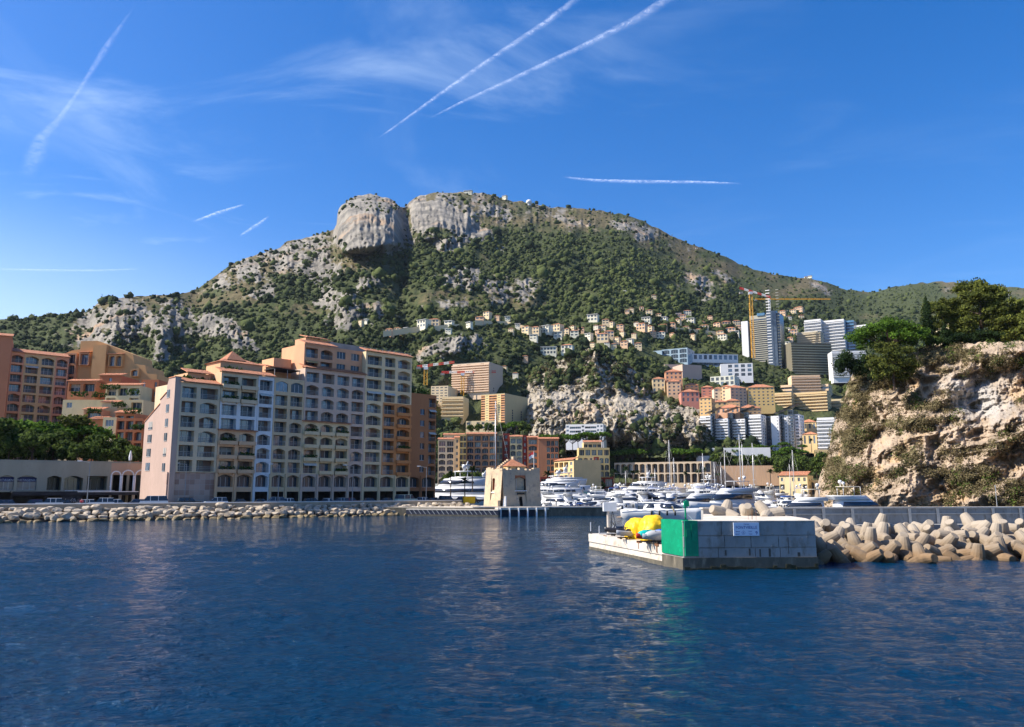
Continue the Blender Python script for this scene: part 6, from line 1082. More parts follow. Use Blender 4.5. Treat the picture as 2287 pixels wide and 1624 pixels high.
# sign
sg = empty('harbour_sign', (Cn.x+dF.x*0, Cn.y, 0), math.atan2(dF.y, dF.x), 'pale blue-white harbour name sign on the shaded concrete wall', 'sign'); sb = mat('sign_panel', (.62, .68, .78), .5); bt = mat('sign_blue_text', (.03, .04, .22), .6); u0, u1 = 3.78, 5.72; b = MB(); b.box((u0, -.16, 2.42), (u1, -.07, 3.38), sb); pn = b.build('panel', sg); um = (u0+u1)/2
for s_, sz, x, z, al, nm in (('Port de', .13, um, 3.22, 'CENTER', 'lettering'), ('FONTVIEILLE', .285, um, 2.94, 'CENTER', 'lettering'), ('Vitesse', .12, u0+.12, 2.70, 'LEFT', 'lettering'), ('Speed', .13, u0+.12, 2.52, 'LEFT', 'lettering'), ('5', .19, u0+.73, 2.59, 'CENTER', 'lettering'), ('V.H.F', .12, u0+1.12, 2.70, 'LEFT', 'lettering'), ('Canal', .12, u0+1.12, 2.52, 'LEFT', 'lettering'), ('9', .36, u1-.22, 2.51, 'CENTER', 'lettering')): txt(s_, sz, bt, nm, pn, (x, -.165, z), align=al, ext=.004)
b = MB(); 
for i in range(16): a, c = 2*math.pi*i/16, 2*math.pi*(i+1)/16; b.cyl((u0+.73+.13*math.cos(a), -.165, 2.655+.13*math.sin(a)), (u0+.73+.13*math.cos(c), -.165, 2.655+.13*math.sin(c)), .008, .008, bt, 3)
b.build('speed_ring', pn)
# green light post with solar panel
p = Cn+dF*.45+nF*.7; e = empty('light_post', (p.x, p.y, Z2_+.07), 0, 'green navigation light post with small solar panel on the green corner', 'navigation light'); b = MB(); b.cyl((0, 0, 0), (0, 0, 1.0), .07, .06, gr, 8); b.cyl((0, 0, 0), (0, 0, .06), .2, .2, gr, 10); b.cyl((0, 0, .95), (0, 0, 1.0), .14, .14, gr, 8); b.build('post', e); b = MB(); b.box((-.1, -.16, 1.02), (.28, .16, 1.42), gr, .9); b.cyl((.09, 0, 1.42), (.09, 0, 1.5), .07, .07, gr, 8); b.build('lantern', e); b = MB(); b.M = Matrix.Rotation(R(-20), 4, 'Y'); b.box((-.56, -.22, .86), (-.52, .22, 1.34), alu); b.box((-.575, -.2, .88), (-.562, .2, 1.32), mat('solar_cells', (.04, .06, .09), .2)); b.build('solar_panel', e); b = MB(); b.cyl((.05, 0, .55), (.5, -.1, .05), .018, .018, whitep, 4); b.build('stay', e)
p = P(1679, 1160, 64); e = empty('rebar_rods', (p.x, 64, Z2_), 0, 'thin rusty rods sticking up from the white pier top above the sign', 'rods'); b = MB(); [b.cyl((x, 0, 0), (x, 0, .72), .012, .012, mat('rust', (.18, .08, .04), .9), 4) for x in (-.3, -.02, .04, .32)]; b.build('rods', e)
# things on the platform
zp = 1.5; yel = mat('yellow_tarpaulin', (.80, .52, .02), .45, (.72, .44, .01), 2, bump=.9, bscale=1.6)
def lump(lb, x, D, sx_, sy_, sz_, seed, rz):
    V, Fc = icos(5); r_ = fbm(V[:, 0]*2.2+seed, V[:, 2]*2.2+V[:, 1]*1.3, 4, seed)-.5; ang = np.arctan2(V[:, 1], V[:, 0]); fold = np.sin(ang*9+seed+V[:, 2]*2+r_*6)*.035*np.clip(1.1-V[:, 2], .2, 1); s_ = 1+r_*.18+fold; q = np.sign(V)*np.abs(V)**.8; V = q*s_[:, None]*np.array([sx_, sy_, sz_]); V[:, 2] = np.maximum(V[:, 2], -.45*sz_)+.45*sz_
    o = npmesh('covered_craft', V, Fc, [yel], smooth=True); o.location = (PX(x, D, 2).x, D, zp); o.rotation_euler.z = rz; tag(o, lb, 'covered boat')
lump('smaller craft wrapped in yellow tarpaulin, left of the larger yellow bundle', 1423, 71.5, 1.0, 1.2, 1.25, 3, .3); lump('larger craft wrapped in creased yellow tarpaulin beside the green corner', 1457, 69.5, 1.15, 1.4, 1.45, 8, -.2)
def jetski(lb, x, D, rz, m1, m2, cover=False):
    e = empty('jet_ski', (PX(x, D, 2).x, D, zp), R(rz), lb, 'jet ski', 'jet skis on the pier platform'); e.scale = (.82,)*3; rings = []
    for t in (0, .2, .45, .7, .9, 1): w_ = .52*(1-max(0, t-.4)**2*2.4); xx = -1.4+2.8*t; k = .25*t*t; rings.append([(xx, -w_, .55+k), (xx, -w_*.6, .28+k), (xx, w_*.6, .28+k), (xx, w_, .55+k), (xx, w_*.55, .82+k*.8), (xx, -w_*.55, .82+k*.8)])
    part(e, 'hull', lambda b: b.loft(rings, m1)); part(e, 'seat', lambda b: sup(b, -1.2, .2, .22, .8, 1.08, m2, .3, .1, .8)); part(e, 'handlebar', lambda b: (b.cyl((.3, 0, .85), (.15, 0, 1.22), .09, .06, m2, 6), b.cyl((.15, -.4, 1.24), (.15, .4, 1.24), .035, .035, tinted, 5)))
    t_ = MB(); t_.box((-1.3, -.3, .16), (1.1, -.22, .26), tinted); t_.box((-1.3, .22, .16), (1.1, .3, .26), tinted); [t_.cyl((x_, s_*.5, .14), (x_, s_*.38, .14), .14, .14, tinted, 10) for x_ in (-.7, .4) for s_ in (-1, 1)]; t_.box((-.74, -.45, .12), (-.66, .45, .18), tinted); t_.build('trolley', e)
    if cover: part(e, 'cover', lambda b: b.ball((-.1, 0, .85), .75, cover, 12, 8, (1.7, .8, .62)))
silver = mat('silver_gelcoat', (.32, .34, .37), .25); tealc = mat('teal_cover', (.0, .42, .36), .6, (.0, .34, .30), 2); jetski('silver and black jet ski on a trolley in front of the smaller yellow bundle', 1399, 70.6, 215, silver, tinted); jetski('black jet ski farther back on the platform, near the white box', 1376, 75.5, 190, mat('dark_hull', (.03, .03, .035), .3), tinted); jetski('jet ski under a teal cover with red trolley wheels', 1444, 65.8, 215, rdc, tinted, tealc); jetski('jet ski under a pale grey cover beside the teal one', 1462, 65.0, 205, silver, tinted, mat('grey_cover', (.42, .42, .42), .7)); jetski('jet ski under a bright blue cover against the green corner', 1480, 67.0, 150, blc, tinted, mat('bright_blue_cover', (.01, .12, .55), .6))
jetski('jet ski under a white cover, half hidden by the green corner', 1492, 65.2, 100, gel, tinted, mat('white_cover', (.7, .7, .68), .6))
p = PX(1361, 79.0, 3); e = empty('white_box_post', (p.x, 79.0, zp), 0, 'white cabinet on a pale post at the end of the platform', 'cabinet'); b = MB(); b.cyl((-.15, 0, 0), (-.15, 0, 2.15), .13, .13, conc_l, 8); b.cyl((-.15, 0, 0), (-.15, 0, .08), .3, .3, conc_l, 8); b.build('post', e); b = MB(); b.box((-.62, -.4, 2.16), (.66, .4, 3.02), whitep); b.build('cabinet', e); b = MB(); [b.cyl(a, c, .03, .03, tinted, 4) for a, c in (((.25, 0, 2.15), (.1, 0, .1)), ((.3, 0, 2.15), (.75, 0, .1)), ((.2, 0, 1.1), (.6, 0, .8)), ((.5, 0, 1.2), (.15, .2, .3)))]; b.build('bracing', e)
p = PX(1352, 77, 2); e = empty('steel_cradle', (p.x, 77, zp), R(-8), 'grey steel cradle lying on the platform edge before the white cabinet', 'cradle'); b = MB(); [b.cyl((x, y, .1), (x, y, .8), .05, .05, alu, 5) for x in (-.6, .75) for y in (0, .5)]; [b.cyl(a, c, .05, .05, alu, 5) for a, c in (((-.6, 0, .15), (.75, 0, .15)), ((-.6, 0, .8), (-.6, .5, .8)), ((.75, 0, .8), (.75, .5, .8)), ((-.6, 0, .12), (.75, 0, .12)))]; b.box((.62, -.1, .1), (.9, .1, .85), alu); b.build('frame', e)
p = PX(1319, 79.2, 2); e = empty('bollard', (p.x, 79.3, zp), 0, 'thin grey post with black foot at the left tip of the platform', 'post'); b = MB(); b.cyl((0, 0, .2), (0, 0, 1.1), .05, .05, alu, 6); b.cyl((0, 0, 0), (0, 0, .25), .12, .1, tinted, 8); b.build('post', e)
for i, s_ in enumerate((4.6, 8.2, 12.4, 16.0)):
    q = Cn+dS*s_; e = MB(); e.box((-.05, -.35, .55), (.02, .35, .72), mat('rust', (0, 0, 0))); e.box((-.03, -.08, .05), (.0, .08, .55), mat('rust', (0, 0, 0))); o = e.build('rusty_bracket', root); o.location = (q.x-O.x-.03, q.y-O.y, .85); o.rotation_euler.z = math.atan2(dS.y, dS.x)-R(90)
# ---------------- tetrapods
tm = bpy.data.materials.new('tetrapod_concrete'); tm.use_nodes = True; t = tm.node_tree; bb = t.nodes['Principled BSDF']; bb.inputs['Roughness'].default_value = .9
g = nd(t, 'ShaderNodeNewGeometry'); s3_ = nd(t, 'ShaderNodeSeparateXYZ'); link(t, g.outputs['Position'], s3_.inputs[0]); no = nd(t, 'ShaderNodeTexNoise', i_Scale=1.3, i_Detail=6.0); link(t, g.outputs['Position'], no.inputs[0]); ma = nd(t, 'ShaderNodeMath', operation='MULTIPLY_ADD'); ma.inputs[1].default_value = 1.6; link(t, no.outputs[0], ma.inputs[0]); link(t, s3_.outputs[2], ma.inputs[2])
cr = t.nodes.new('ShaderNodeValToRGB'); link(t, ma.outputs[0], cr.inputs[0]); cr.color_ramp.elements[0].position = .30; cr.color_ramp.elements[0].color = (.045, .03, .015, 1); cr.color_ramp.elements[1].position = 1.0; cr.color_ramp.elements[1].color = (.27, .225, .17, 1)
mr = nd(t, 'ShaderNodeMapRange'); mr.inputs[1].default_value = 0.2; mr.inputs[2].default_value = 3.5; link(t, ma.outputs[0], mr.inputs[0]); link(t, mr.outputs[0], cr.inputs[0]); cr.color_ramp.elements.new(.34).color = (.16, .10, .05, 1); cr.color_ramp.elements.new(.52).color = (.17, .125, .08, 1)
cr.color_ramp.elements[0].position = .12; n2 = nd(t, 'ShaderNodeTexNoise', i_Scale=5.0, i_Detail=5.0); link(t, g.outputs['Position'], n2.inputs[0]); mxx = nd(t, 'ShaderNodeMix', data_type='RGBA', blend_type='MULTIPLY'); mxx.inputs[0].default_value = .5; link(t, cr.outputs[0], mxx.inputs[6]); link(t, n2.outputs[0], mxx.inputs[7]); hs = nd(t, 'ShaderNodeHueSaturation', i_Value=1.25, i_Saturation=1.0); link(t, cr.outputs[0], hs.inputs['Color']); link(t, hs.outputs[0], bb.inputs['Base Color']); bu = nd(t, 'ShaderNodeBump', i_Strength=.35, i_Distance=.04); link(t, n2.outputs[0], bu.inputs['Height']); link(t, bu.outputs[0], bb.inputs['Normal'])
def tetra():
    b = MB(); V = [Vector(v).normalized() for v in ((0, 0, 1), (.943, 0, -.333), (-.471, .816, -.333), (-.471, -.816, -.333))]
    for v in V:
        q = v.to_track_quat('Z', 'Y').to_matrix(); rings = []
        for s_, r_ in ((.12, .60), (.75, .54), (1.42, .40), (1.50, .37), (1.52, .33)): rings.append([tuple(v*s_+q @ Vector((math.cos(a)*r_, math.sin(a)*r_, 0))) for a in [2*math.pi*i/14 for i in range(14)]])
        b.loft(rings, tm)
    b.ball((0, 0, 0), .66, tm, 12, 8); return b
rt = random.Random(12); TP = []
for z, y0, n, x0, st in ((-.1, 66.3, 15, 23.0, 1.95), (.35, 67.8, 15, 23.6, 1.95), (.95, 69.6, 15, 23.2, 1.95), (1.3, 71.3, 14, 24, 2.1), (1.5, 73.1, 14, 23.5, 2.1), (1.95, 75.0, 13, 22.2, 2.3)):
    for i in range(n): x = x0+i*st+rt.uniform(-.5, .5); TP.append((x, y0+(x-23)*.02+rt.uniform(-.5, .5), z+rt.uniform(-.25, .3)))
TP += [(19.3, 73.5, 3.55), (21.3, 73.2, 3.5), (22.7, 72.0, 3.5), (23.6, 73.8, 3.0)]
rown = {0: 'waterline', 1: 'lower', 2: 'upper', 3: 'top'}; TP.sort(key=lambda q: q[0]); cn = {}
for i, (x, y, z) in enumerate(TP):
    o = inst('tetra', tetra, 'tetrapod', None, (x, y, z)); o.rotation_euler = (rt.uniform(0, 6.28), rt.uniform(0, 6.28), rt.uniform(0, 6.28)); o.scale = (rt.uniform(.9, 1.02),)*3
    k = 0 if z < .15 else 1 if z < 1.3 else 2 if z < 2.4 else 3; cn[k] = cn.get(k, 0)+1
    lb = '%s concrete tetrapod from the left in the %s layer of the breakwater' % (ORD(cn[k]-1), rown[k]); tag(o, lb, 'tetrapod', 'tetrapods armouring the breakwater')
# ================================================================ pale outcrop in the middle
OT = pl([(1120, 1000), (1140, 925), (1152, 890), (1165, 865), (1180, 840), (1200, 820), (1230, 806), (1262, 796), (1290, 784), (1315, 776), (1350, 786), (1385, 800), (1412, 822), (1440, 850), (1460, 868), (1500, 888), (1560, 893), (1590, 930), (1630, 975), (1660, 1000)])
def ODisp(x, y):
    t = np.clip((y-OT(x))/(1020-OT(x)), 0, 1); D = 1/((1-t)/690+t/530); sh = sstep(1130, 1200, x)*sstep(1660, 1560, x)
    cliff = sstep(862+(x-1160)*.06, 905+(x-1160)*.06, y)*sstep(1010, 960, y)*34
    return D*(1-(rid(x/26+vn(y/12, x/30, 2), y/70, 5, 71)-.5)*.05-(fbm(x/6, y/6, 4, 73)-.5)*.022-(fbm(x/70, y/60, 3, 75)-.5)*.05)-cliff*sh+12
def ogreen(x, y):
    up = sstep(880, 840, y-(x-1160)*.05); v = fbm(x/22, y/14, 4, 81)
    low = sstep(1250, 1400, x)*sstep(890, 930, y)*.45; return np.clip(np.maximum(up*.95, low)+(v-.5)*2.0-.08+sstep(985, 1005, y), 0, 1)
mo_ = terrain_mat('outcrop_rock', (.44, .385, .30), (.27, .235, .18), (.47, .36, .25), (.19, .145, .085), (.07, .08, .035), 2.2)
xo = np.arange(1122, 1660, 1.6); o = sheet('rock_outcrop', xo, lambda x: OT(x)+(fbm(x/9, x*0, 4, 70)-.5)*9, lambda x: x*0+1022, 170, ODisp, [mo_], lambda X, Y: {'rock': 1-ogreen(X, Y)*.75, 'green': ogreen(X, Y)}, drop=.35); tag(o, kind='structure')
def avoidb(x, y):
    m = np.zeros(len(x), bool)
    for a, c, d, e, D in BOXES: m |= (x > a) & (x < c) & (y > d) & (y < e)
    return m
foliage(mo2 := bpy.data.materials.new('outcrop_scrub_leaves'), (.02, .035, .014), (.10, .115, .04), 1.2) if False else None
scatter('outcrop_scrub', 'bushes and small trees on the pale rock outcrop', 'scrub', 3600, lambda x, y: (y > OT(x)-1)*(ogreen(x, y)*1.1-.15), lambda g, n, x, y: g.lognormal(.12, .45, n)*1.15, ODisp, 9, (1130, 1655, 770, 1018), mat_=mfor, sub=2, jit=1.3)
# ================================================================ headland cliff on the right
HTp = pl([(1806, 1140), (1815, 1128), (1822, 1090), (1835, 1050), (1850, 1010), (1857, 960), (1870, 928), (1884, 900), (1890, 862), (1903, 836), (1922, 822), (1958, 814), (1985, 822), (2020, 806), (2045, 786), (2056, 776), (2120, 770), (2200, 765), (2300, 762), (2500, 755), (2800, 760)])
HTD = pl([(1806, 268), (1850, 245), (1900, 226), (2000, 210), (2100, 203), (2286, 186), (2500, 160), (2800, 130)])
def HDisp(x, y):
    t = np.clip((y-HTp(x))/(1150-HTp(x)), 0, 1); D = HTD(x)*(1-.15*t**.8)
    big = fbm(x/110+y/300, y/85, 3, 101)-.5; led = rid(x/75+y/120, y/34+x/260, 5, 103)-.5; fine_ = fbm(x/9, y/8, 5, 105)-.5; gul = rid(x/38+vn(y/30, x/60, 6)*1.5, y/110, 4, 107)-.5
    hollow = np.exp(-((x-2190)/60)**2-((y-905)/32)**2)*5-np.exp(-((x-2225)/70)**2-((y-985)/60)**2)*3+np.exp(-((x-2000)/40)**2-((y-868)/16)**2)*4
    return D-(big*18+led*6.5+gul*6.5+fine_*3.2)*(.35+.65*sstep(0, 25, y-HTp(x)))+hollow
def hgreen(x, y):
    v = fbm(x/34, y/22, 5, 111); g_ = np.zeros(np.shape(x))
    for cx, cy, rx, ry, st in ((1905, 920, 55, 80, .95), (1900, 1010, 70, 80, .95), (1860, 1060, 40, 60, .9), (2060, 930, 75, 60, .85), (2000, 1040, 60, 50, .8), (2160, 1080, 70, 45, .9), (2240, 1090, 60, 40, .95), (2080, 800, 70, 30, 1.0), (2010, 845, 60, 30, .8), (2170, 800, 120, 22, .8), (1960, 850, 60, 40, .8), (2230, 1010, 60, 30, .5), (2100, 990, 50, 40, .4)):
        dx = (x-cx)/rx; dy = (y-cy)/ry; g_ = np.maximum(g_, st*np.clip(1.5-np.sqrt(dx*dx+dy*dy), 0, 1))
    return np.clip(g_*.95+(v-.53)*2.4, 0, 1)
mh = terrain_mat('headland_rock', (.48, .37, .265), (.31, .24, .17), (.52, .35, .19), (.20, .145, .08), (.13, .11, .055), 6.0)
# bare white scar: its own mineral colour
t = mh.node_tree; bb = t.nodes['Principled BSDF']; src = bb.inputs['Base Color'].links[0].from_socket; a_ = nd(t, 'ShaderNodeAttribute', attribute_name='scar'); mi_ = nd(t, 'ShaderNodeMix', data_type='RGBA'); mi_.inputs[7].default_value = (.46, .435, .40, 1); link(t, src, mi_.inputs[6]); link(t, a_.outputs['Fac'], mi_.inputs[0]); link(t, mi_.outputs[2], bb.inputs['Base Color'])
def scar(x, y): n = (fbm(x/20, y/20, 4, 121)-.5)*1.4; return np.clip((1.1-np.sqrt(((x-2185)/95)**2+((y-895-(x-2185)*.15)/62)**2)+n)*1.3, 0, 1)*.85*(1-hgreen(x, y))
xh = np.concatenate([np.arange(1806, 2320, 1.5), np.arange(2320, 2800, 8.0)])
o = sheet('headland_cliff', xh, lambda x: HTp(x)+(fbm(x/8, x*0, 4, 100)-.5)*8, lambda x: x*0+1152, 300, HDisp, [mh], lambda X, Y: {'rock': 1-hgreen(X, Y)*.8, 'green': hgreen(X, Y), 'scar': scar(X, Y)}, drop=.03, back=10); tag(o, kind='structure')
mscr = bpy.data.materials.new('dry_scrub'); mscr.use_nodes = True; foliage(mscr, (.06, .05, .025), (.25, .20, .10), 1.5, bump=0)
mgr = bpy.data.materials.new('fresh_leaves'); mgr.use_nodes = True; foliage(mgr, (.02, .04, .009), (.13, .18, .035), 1.2, bump=0)
mpine = bpy.data.materials.new('pine_needles'); mpine.use_nodes = True; foliage(mpine, (.026, .040, .009), (.17, .185, .035), .6, bump=0)
mump = bpy.data.materials.new('umbrella_pine_needles'); mump.use_nodes = True; foliage(mump, (.02, .05, .006), (.13, .23, .026), .6, bump=0)
mcyp = bpy.data.materials.new('dark_needles'); mcyp.use_nodes = True; foliage(mcyp, (.010, .022, .008), (.04, .07, .02), .8, bump=0)
for m_ in (mscr, mgr, mpine, mump, mcyp, plant_m):   # thin leaves let some light through
    t = m_.node_tree; pb = t.nodes['Principled BSDF']; ou = [n_ for n_ in t.nodes if n_.type == 'OUTPUT_MATERIAL'][0]; tr = nd(t, 'ShaderNodeBsdfTranslucent'); ms_ = nd(t, 'ShaderNodeMixShader'); ms_.inputs[0].default_value = .28; link(t, pb.inputs['Base Color'].links[0].from_socket, tr.inputs[0]); link(t, pb.outputs[0], ms_.inputs[1]); link(t, tr.outputs[0], ms_.inputs[2]); link(t, ms_.outputs[0], ou.inputs[0])
def leaves(C, Rr, n, s, g):
    """n leaf-sized quads through a ball-like lobe at C with radii Rr"""
    d = g.normal(size=(n, 3)); d /= np.linalg.norm(d, axis=1)[:, None]; r = g.random(n)**.33; r = .55+.45*r; p = C+d*r[:, None]*Rr; a = g.normal(size=(n, 3)); a /= np.linalg.norm(a, axis=1)[:, None]; c = np.cross(a, d+g.normal(size=(n, 3))*.5); c /= np.linalg.norm(c, axis=1)[:, None]+1e-9; s_ = s*g.uniform(.6, 1.4, (n, 1))
    return np.stack([p-a*s_-c*s_*.5, p+a*s_-c*s_*.5, p+a*s_*.7+c*s_*.6, p-a*s_*.7+c*s_*.6], 1)
def leafmesh(name, lobes, dens, s, m, seed, core=None):
    g = np.random.default_rng(seed); Q = []; T_ = []
    for (c, r_) in lobes:
        c = np.array(c, float); r_ = np.array(r_, float); n = max(12, int(dens*(r_[0]*r_[1]+r_[0]*r_[2]*2)/3)); Q.append(leaves(c, r_, n, s, g)); T_.append(np.clip(g.normal(.5, .22, n)+g.normal(0, .14), 0, 1))
    IV, IF = ICO[1]
    for (c, r_) in lobes:      # small dark core added inside each clump to block light
        v = np.array(c, float)+IV*np.array(r_, float)*.62; q = v[IF]; Q.append(np.concatenate([q, q[:, 2:3]+1e-4], 1)); T_.append(np.full(len(IF), .3))
    Q = np.concatenate(Q); T_ = np.repeat(np.concatenate(T_), 4); o = npmesh(name, Q.reshape(-1, 3), np.arange(len(Q)*4).reshape(-1, 4), [m], {'tone': T_}); return o
bark = mat('bark', (.10, .07, .05), .95, (.05, .035, .025), 2)
def limbs(name, segs, parent): b = MB(); [b.cyl(a, c, r0, r1, bark, 7, False) for a, c, r0, r1 in segs]; return b.build(name, parent, True)
def mktree(kind, H, Wd, seed, name, leafs=.22, dens=30):
    r = random.Random(seed); root = empty(name, (0, 0, 0)); lobes = []; segs = []; big_ = seed < 20
    if kind == 'umbrella':
        zt = H*.62; segs.append(((0, 0, -2), (Wd*.03, 0, zt*.55), H*.028, H*.02)); 
        for i in range(60):
            a = r.uniform(0, 6.28); q = Wd/2*math.sqrt(r.random())*.93; z = H*(.88 if big_ else .86)-(q/(Wd/2))**2*H*(.34 if big_ else .20)-(r.random()*.22*H if big_ else r.uniform(-.03, .04)*H); s_ = Wd*r.uniform(.075, .125); lobes.append(((q*math.cos(a), q*math.sin(a), z), (s_, s_, s_*.6)))
            if i % 3 == 0: segs.append(((Wd*.03, 0, zt*.5), (q*.5*math.cos(a), q*.5*math.sin(a), zt*.8), H*.012, H*.008)); segs.append(((q*.5*math.cos(a), q*.5*math.sin(a), zt*.8), (q*.9*math.cos(a), q*.9*math.sin(a), z-.2), H*.008, H*.004))
    elif kind == 'pine':
        segs.append(((0, 0, -2), (0, 0, H*.5), H*.03, H*.02)); segs.append(((0, 0, H*.5), (Wd*.06, 0, H*.9), H*.02, H*.006))
        for i in range(95):
            a = r.uniform(0, 6.28); t_ = r.random(); z = H*((.14 if big_ else .32)+(.8 if big_ else .62)*t_); q = Wd/2*(1-.75*abs(t_-.38)**1.3)*math.sqrt(r.random())*1.0; s_ = Wd*r.uniform(.08, .15); lobes.append(((q*math.cos(a), q*math.sin(a), z), (s_, s_, s_*.62)))
            if i % 4 == 0: segs.append(((0, 0, z-H*.12), (q*.9*math.cos(a), q*.9*math.sin(a), z-.1), H*.009, H*.004))
    elif kind == 'cypress':
        segs.append(((0, 0, -1), (0, 0, H*.8), H*.015, H*.005))
        for i in range(26): t_ = i/25; q = Wd/2*(math.sin(math.pi*(t_*.85+.12)))**.7*1.05; a = r.uniform(0, 6.28); lobes.append(((q*.3*math.cos(a), q*.3*math.sin(a), H*(.06+.9*t_)), (q*.85, q*.85, H*.07)))
    else: # round
        segs.append(((0, 0, -1.5), (0, 0, H*.55), H*.03, H*.018)); 
        for i in range(40):
            a = r.uniform(0, 6.28); u_ = r.uniform(-.75, 1); q = Wd/2*math.sqrt(1-u_*u_*.85)*.72*r.uniform(.5, 1); z = H*.6+u_*H*.33; s_ = Wd*r.uniform(.13, .21); lobes.append(((q*math.cos(a), q*math.sin(a), z), (s_, s_, s_*.75)))
            if i % 5 == 0: segs.append(((0, 0, H*.35), (q*.8*math.cos(a), q*.8*math.sin(a), z), H*.01, H*.004))
    m = {'umbrella': mump, 'pine': mpine, 'cypress': mcyp, 'round': mgr}[kind]; o = leafmesh('crown', lobes, dens/(leafs*leafs), leafs, m, seed); o.parent = root; limbs('trunk', segs, root); return root
def tree_at(pr, x, yb, D, label, group, rz=0, sc_=1, dz=0, cat='tree'):
    p = P(x, yb, D); return pr.place((p.x, p.y, p.z+dz), rz, sc_, label, group, cat)
GH = 'trees on top of the headland'
big = [('umbrella', 14, 19, 1, 1985, 812, 201, 'bright green umbrella pine leaning over the left end of the headland', .20), ('pine', 10, 11, 2, 1995, 850, 193, 'dark bushy pine hanging below the umbrella pine on the cliff edge', .17), ('cypress', 13.5, 3.2, 3, 2075, 772, 203, 'tall narrow cypress right of the umbrella pine', .15), ('cypress', 7.5, 3.2, 4, 2112, 782, 200, 'short broad cypress on the headland right of the tall one', .15), ('pine', 14, 12, 5, 2112, 775, 208, 'rounded olive pine between the cypress and the biggest pine', .2), ('pine', 18.5, 16, 6, 2195, 772, 204, 'biggest olive-green pine on the headland, reaching above the ridge', .22), ('pine', 12, 12, 7, 2272, 768, 198, 'olive pine cut by the right edge of the photo', .2), ('pine', 11, 14, 8, 2350, 770, 190, 'olive pine just beyond the right edge', .3), ('pine', 13, 12, 9, 2150, 770, 214, 'olive pine behind the gap left of the biggest pine', .22)]
for kind, H, Wd, sd_, x, yb, D, lb, ls in big:
    root = mktree(kind, H, Wd, sd_, {'umbrella': 'umbrella_pine', 'pine': 'pine_tree', 'cypress': 'cypress'}[kind], ls, 2.2); p = P(x, yb, D); root.location = (p.x, p.y, p.z-.5); tag(root, lb, 'tree', GH)
def bush(name, lb, x, yb, D, w_, h_, m, seed, cat='bush', group=None, ls=.16, n=14):
    r = random.Random(seed); L_ = [((r.uniform(-.4, .4)*w_, r.uniform(-.2, .2)*w_, h_*r.uniform(.25, .7)), (w_*.22, w_*.2, h_*.3)) for _ in range(n)]; e = empty(name, P(x, yb, D), 0, lb, cat, group); o = leafmesh('foliage', L_, 2.0/(ls*ls), ls, m, seed); o.parent = e; limbs('stem', [((0, 0, -1), (0, 0, h_*.5), .12, .05)], e); return e
bush('bush', 'grey-green bushy tree at the left shoulder of the headland', 1898, 842, 215, 9, 8, mcyp, 31, group=GH); bush('bush', 'clipped hedge along the headland top under the biggest pine', 2145, 768, 201, 9, 3, mcyp, 32, group=GH); bush('bush', 'second clipped hedge right of the first on the headland top', 2215, 767, 200, 11, 3.2, mcyp, 33, group=GH); bush('bush', 'dark bushes at the foot of the cypress', 2085, 772, 200, 5, 3, mgr, 34, group=GH); bush('bush', 'dark ivy bush under the lower dark pine', 1975, 850, 205, 7, 5, mcyp, 35, group=GH)
# pale villa glimpsed among the pines, wall, pole
e = refroot('villa', 'pale old villa glimpsed between the pines on the headland', 'villa', 2160, 214, P(2160, 770, 214).z-1); vol(e, 2120, 2190, 722, 214, wm('villa_stone', (.55, .50, .40)), ['WWWW', 'WWWW'], dep=8)
p = P(2262, 764, 205); e = empty('antenna_pole', p, 0, 'thin grey pole standing above the pines near the right edge', 'pole'); b = MB(); b.cyl((0, 0, -1), (0, 0, 14), .12, .05, rail_m, 6); b.cyl((-.4, 0, 12.5), (.4, 0, 12.5), .04, .04, rail_m, 4); b.build('pole', e)
# scrub on the cliff face, leaf by leaf
def clumps(name, lb, n, prob, tdf, box, rad, per, ls, m, seed):
    g = np.random.default_rng(seed); x = g.uniform(box[0], box[1], n); y = g.uniform(box[2], box[3], n); k = g.random(n) < prob(x, y); x, y = x[k], y[k]; D = tdf(x, y)-.3; b_ = (CY-y)/F; dy = cp-b_*sp; dz = sp+b_*cp; C = np.stack([(x-CX)/F*D/dy, D, CAMZ+dz*D/dy], -1); Q = []; T_ = []
    for c in C: r_ = g.uniform(*rad); q = int(per*r_); Q.append(leaves(c, np.array([r_, r_, r_*.7]), q, ls, g)); T_.append(np.clip(g.normal(.5, .2)+g.normal(0, .12, q), 0, 1))
    Q = np.concatenate(Q); o = npmesh(name, Q.reshape(-1, 3), np.arange(len(Q)*4).reshape(-1, 4), [m], {'tone': np.repeat(np.concatenate(T_), 4)}); return tag(o, lb, 'scrub', kind='stuff')
hb = (1815, 2330, 762, 1135); inH = lambda x, y: (y > HTp(x)+2)
clumps('cliff_scrub', 'dry brown-green scrub clinging to the headland cliff', 7000, lambda x, y: inH(x, y)*np.clip(hgreen(x, y)*1.25-.25, 0, 1), HDisp, hb, (.5, 1.5), 38, .16, mscr, 41)
clumps('cliff_greenery', 'green bushes and ivy patches on the headland cliff', 3600, lambda x, y: inH(x, y)*np.clip(hgreen(x, y)*1.3-.5, 0, 1)*(fbm(x/30, y/30, 3, 131) > .5), HDisp, hb, (.5, 1.5), 38, .15, mgr, 42)
clumps('outcrop_dry_scrub', 'dry brown scrub on the ledges of the pale rock outcrop', 3800, lambda x, y: (y > OT(x)+2)*np.clip(ogreen(x, y)*1.1+.12, 0, 1), ODisp, (1140, 1640, 790, 1010), (.8, 2.6), 14, .42, mscr, 47)
clumps('cliff_top_scrub', 'mixed scrub along the upper edge of the headland', 900, lambda x, y: (y > HTp(x)-2)*(y < HTp(x)+16), HDisp, (1850, 2330, 762, 1000), (.5, 1.4), 40, .15, mgr, 43)
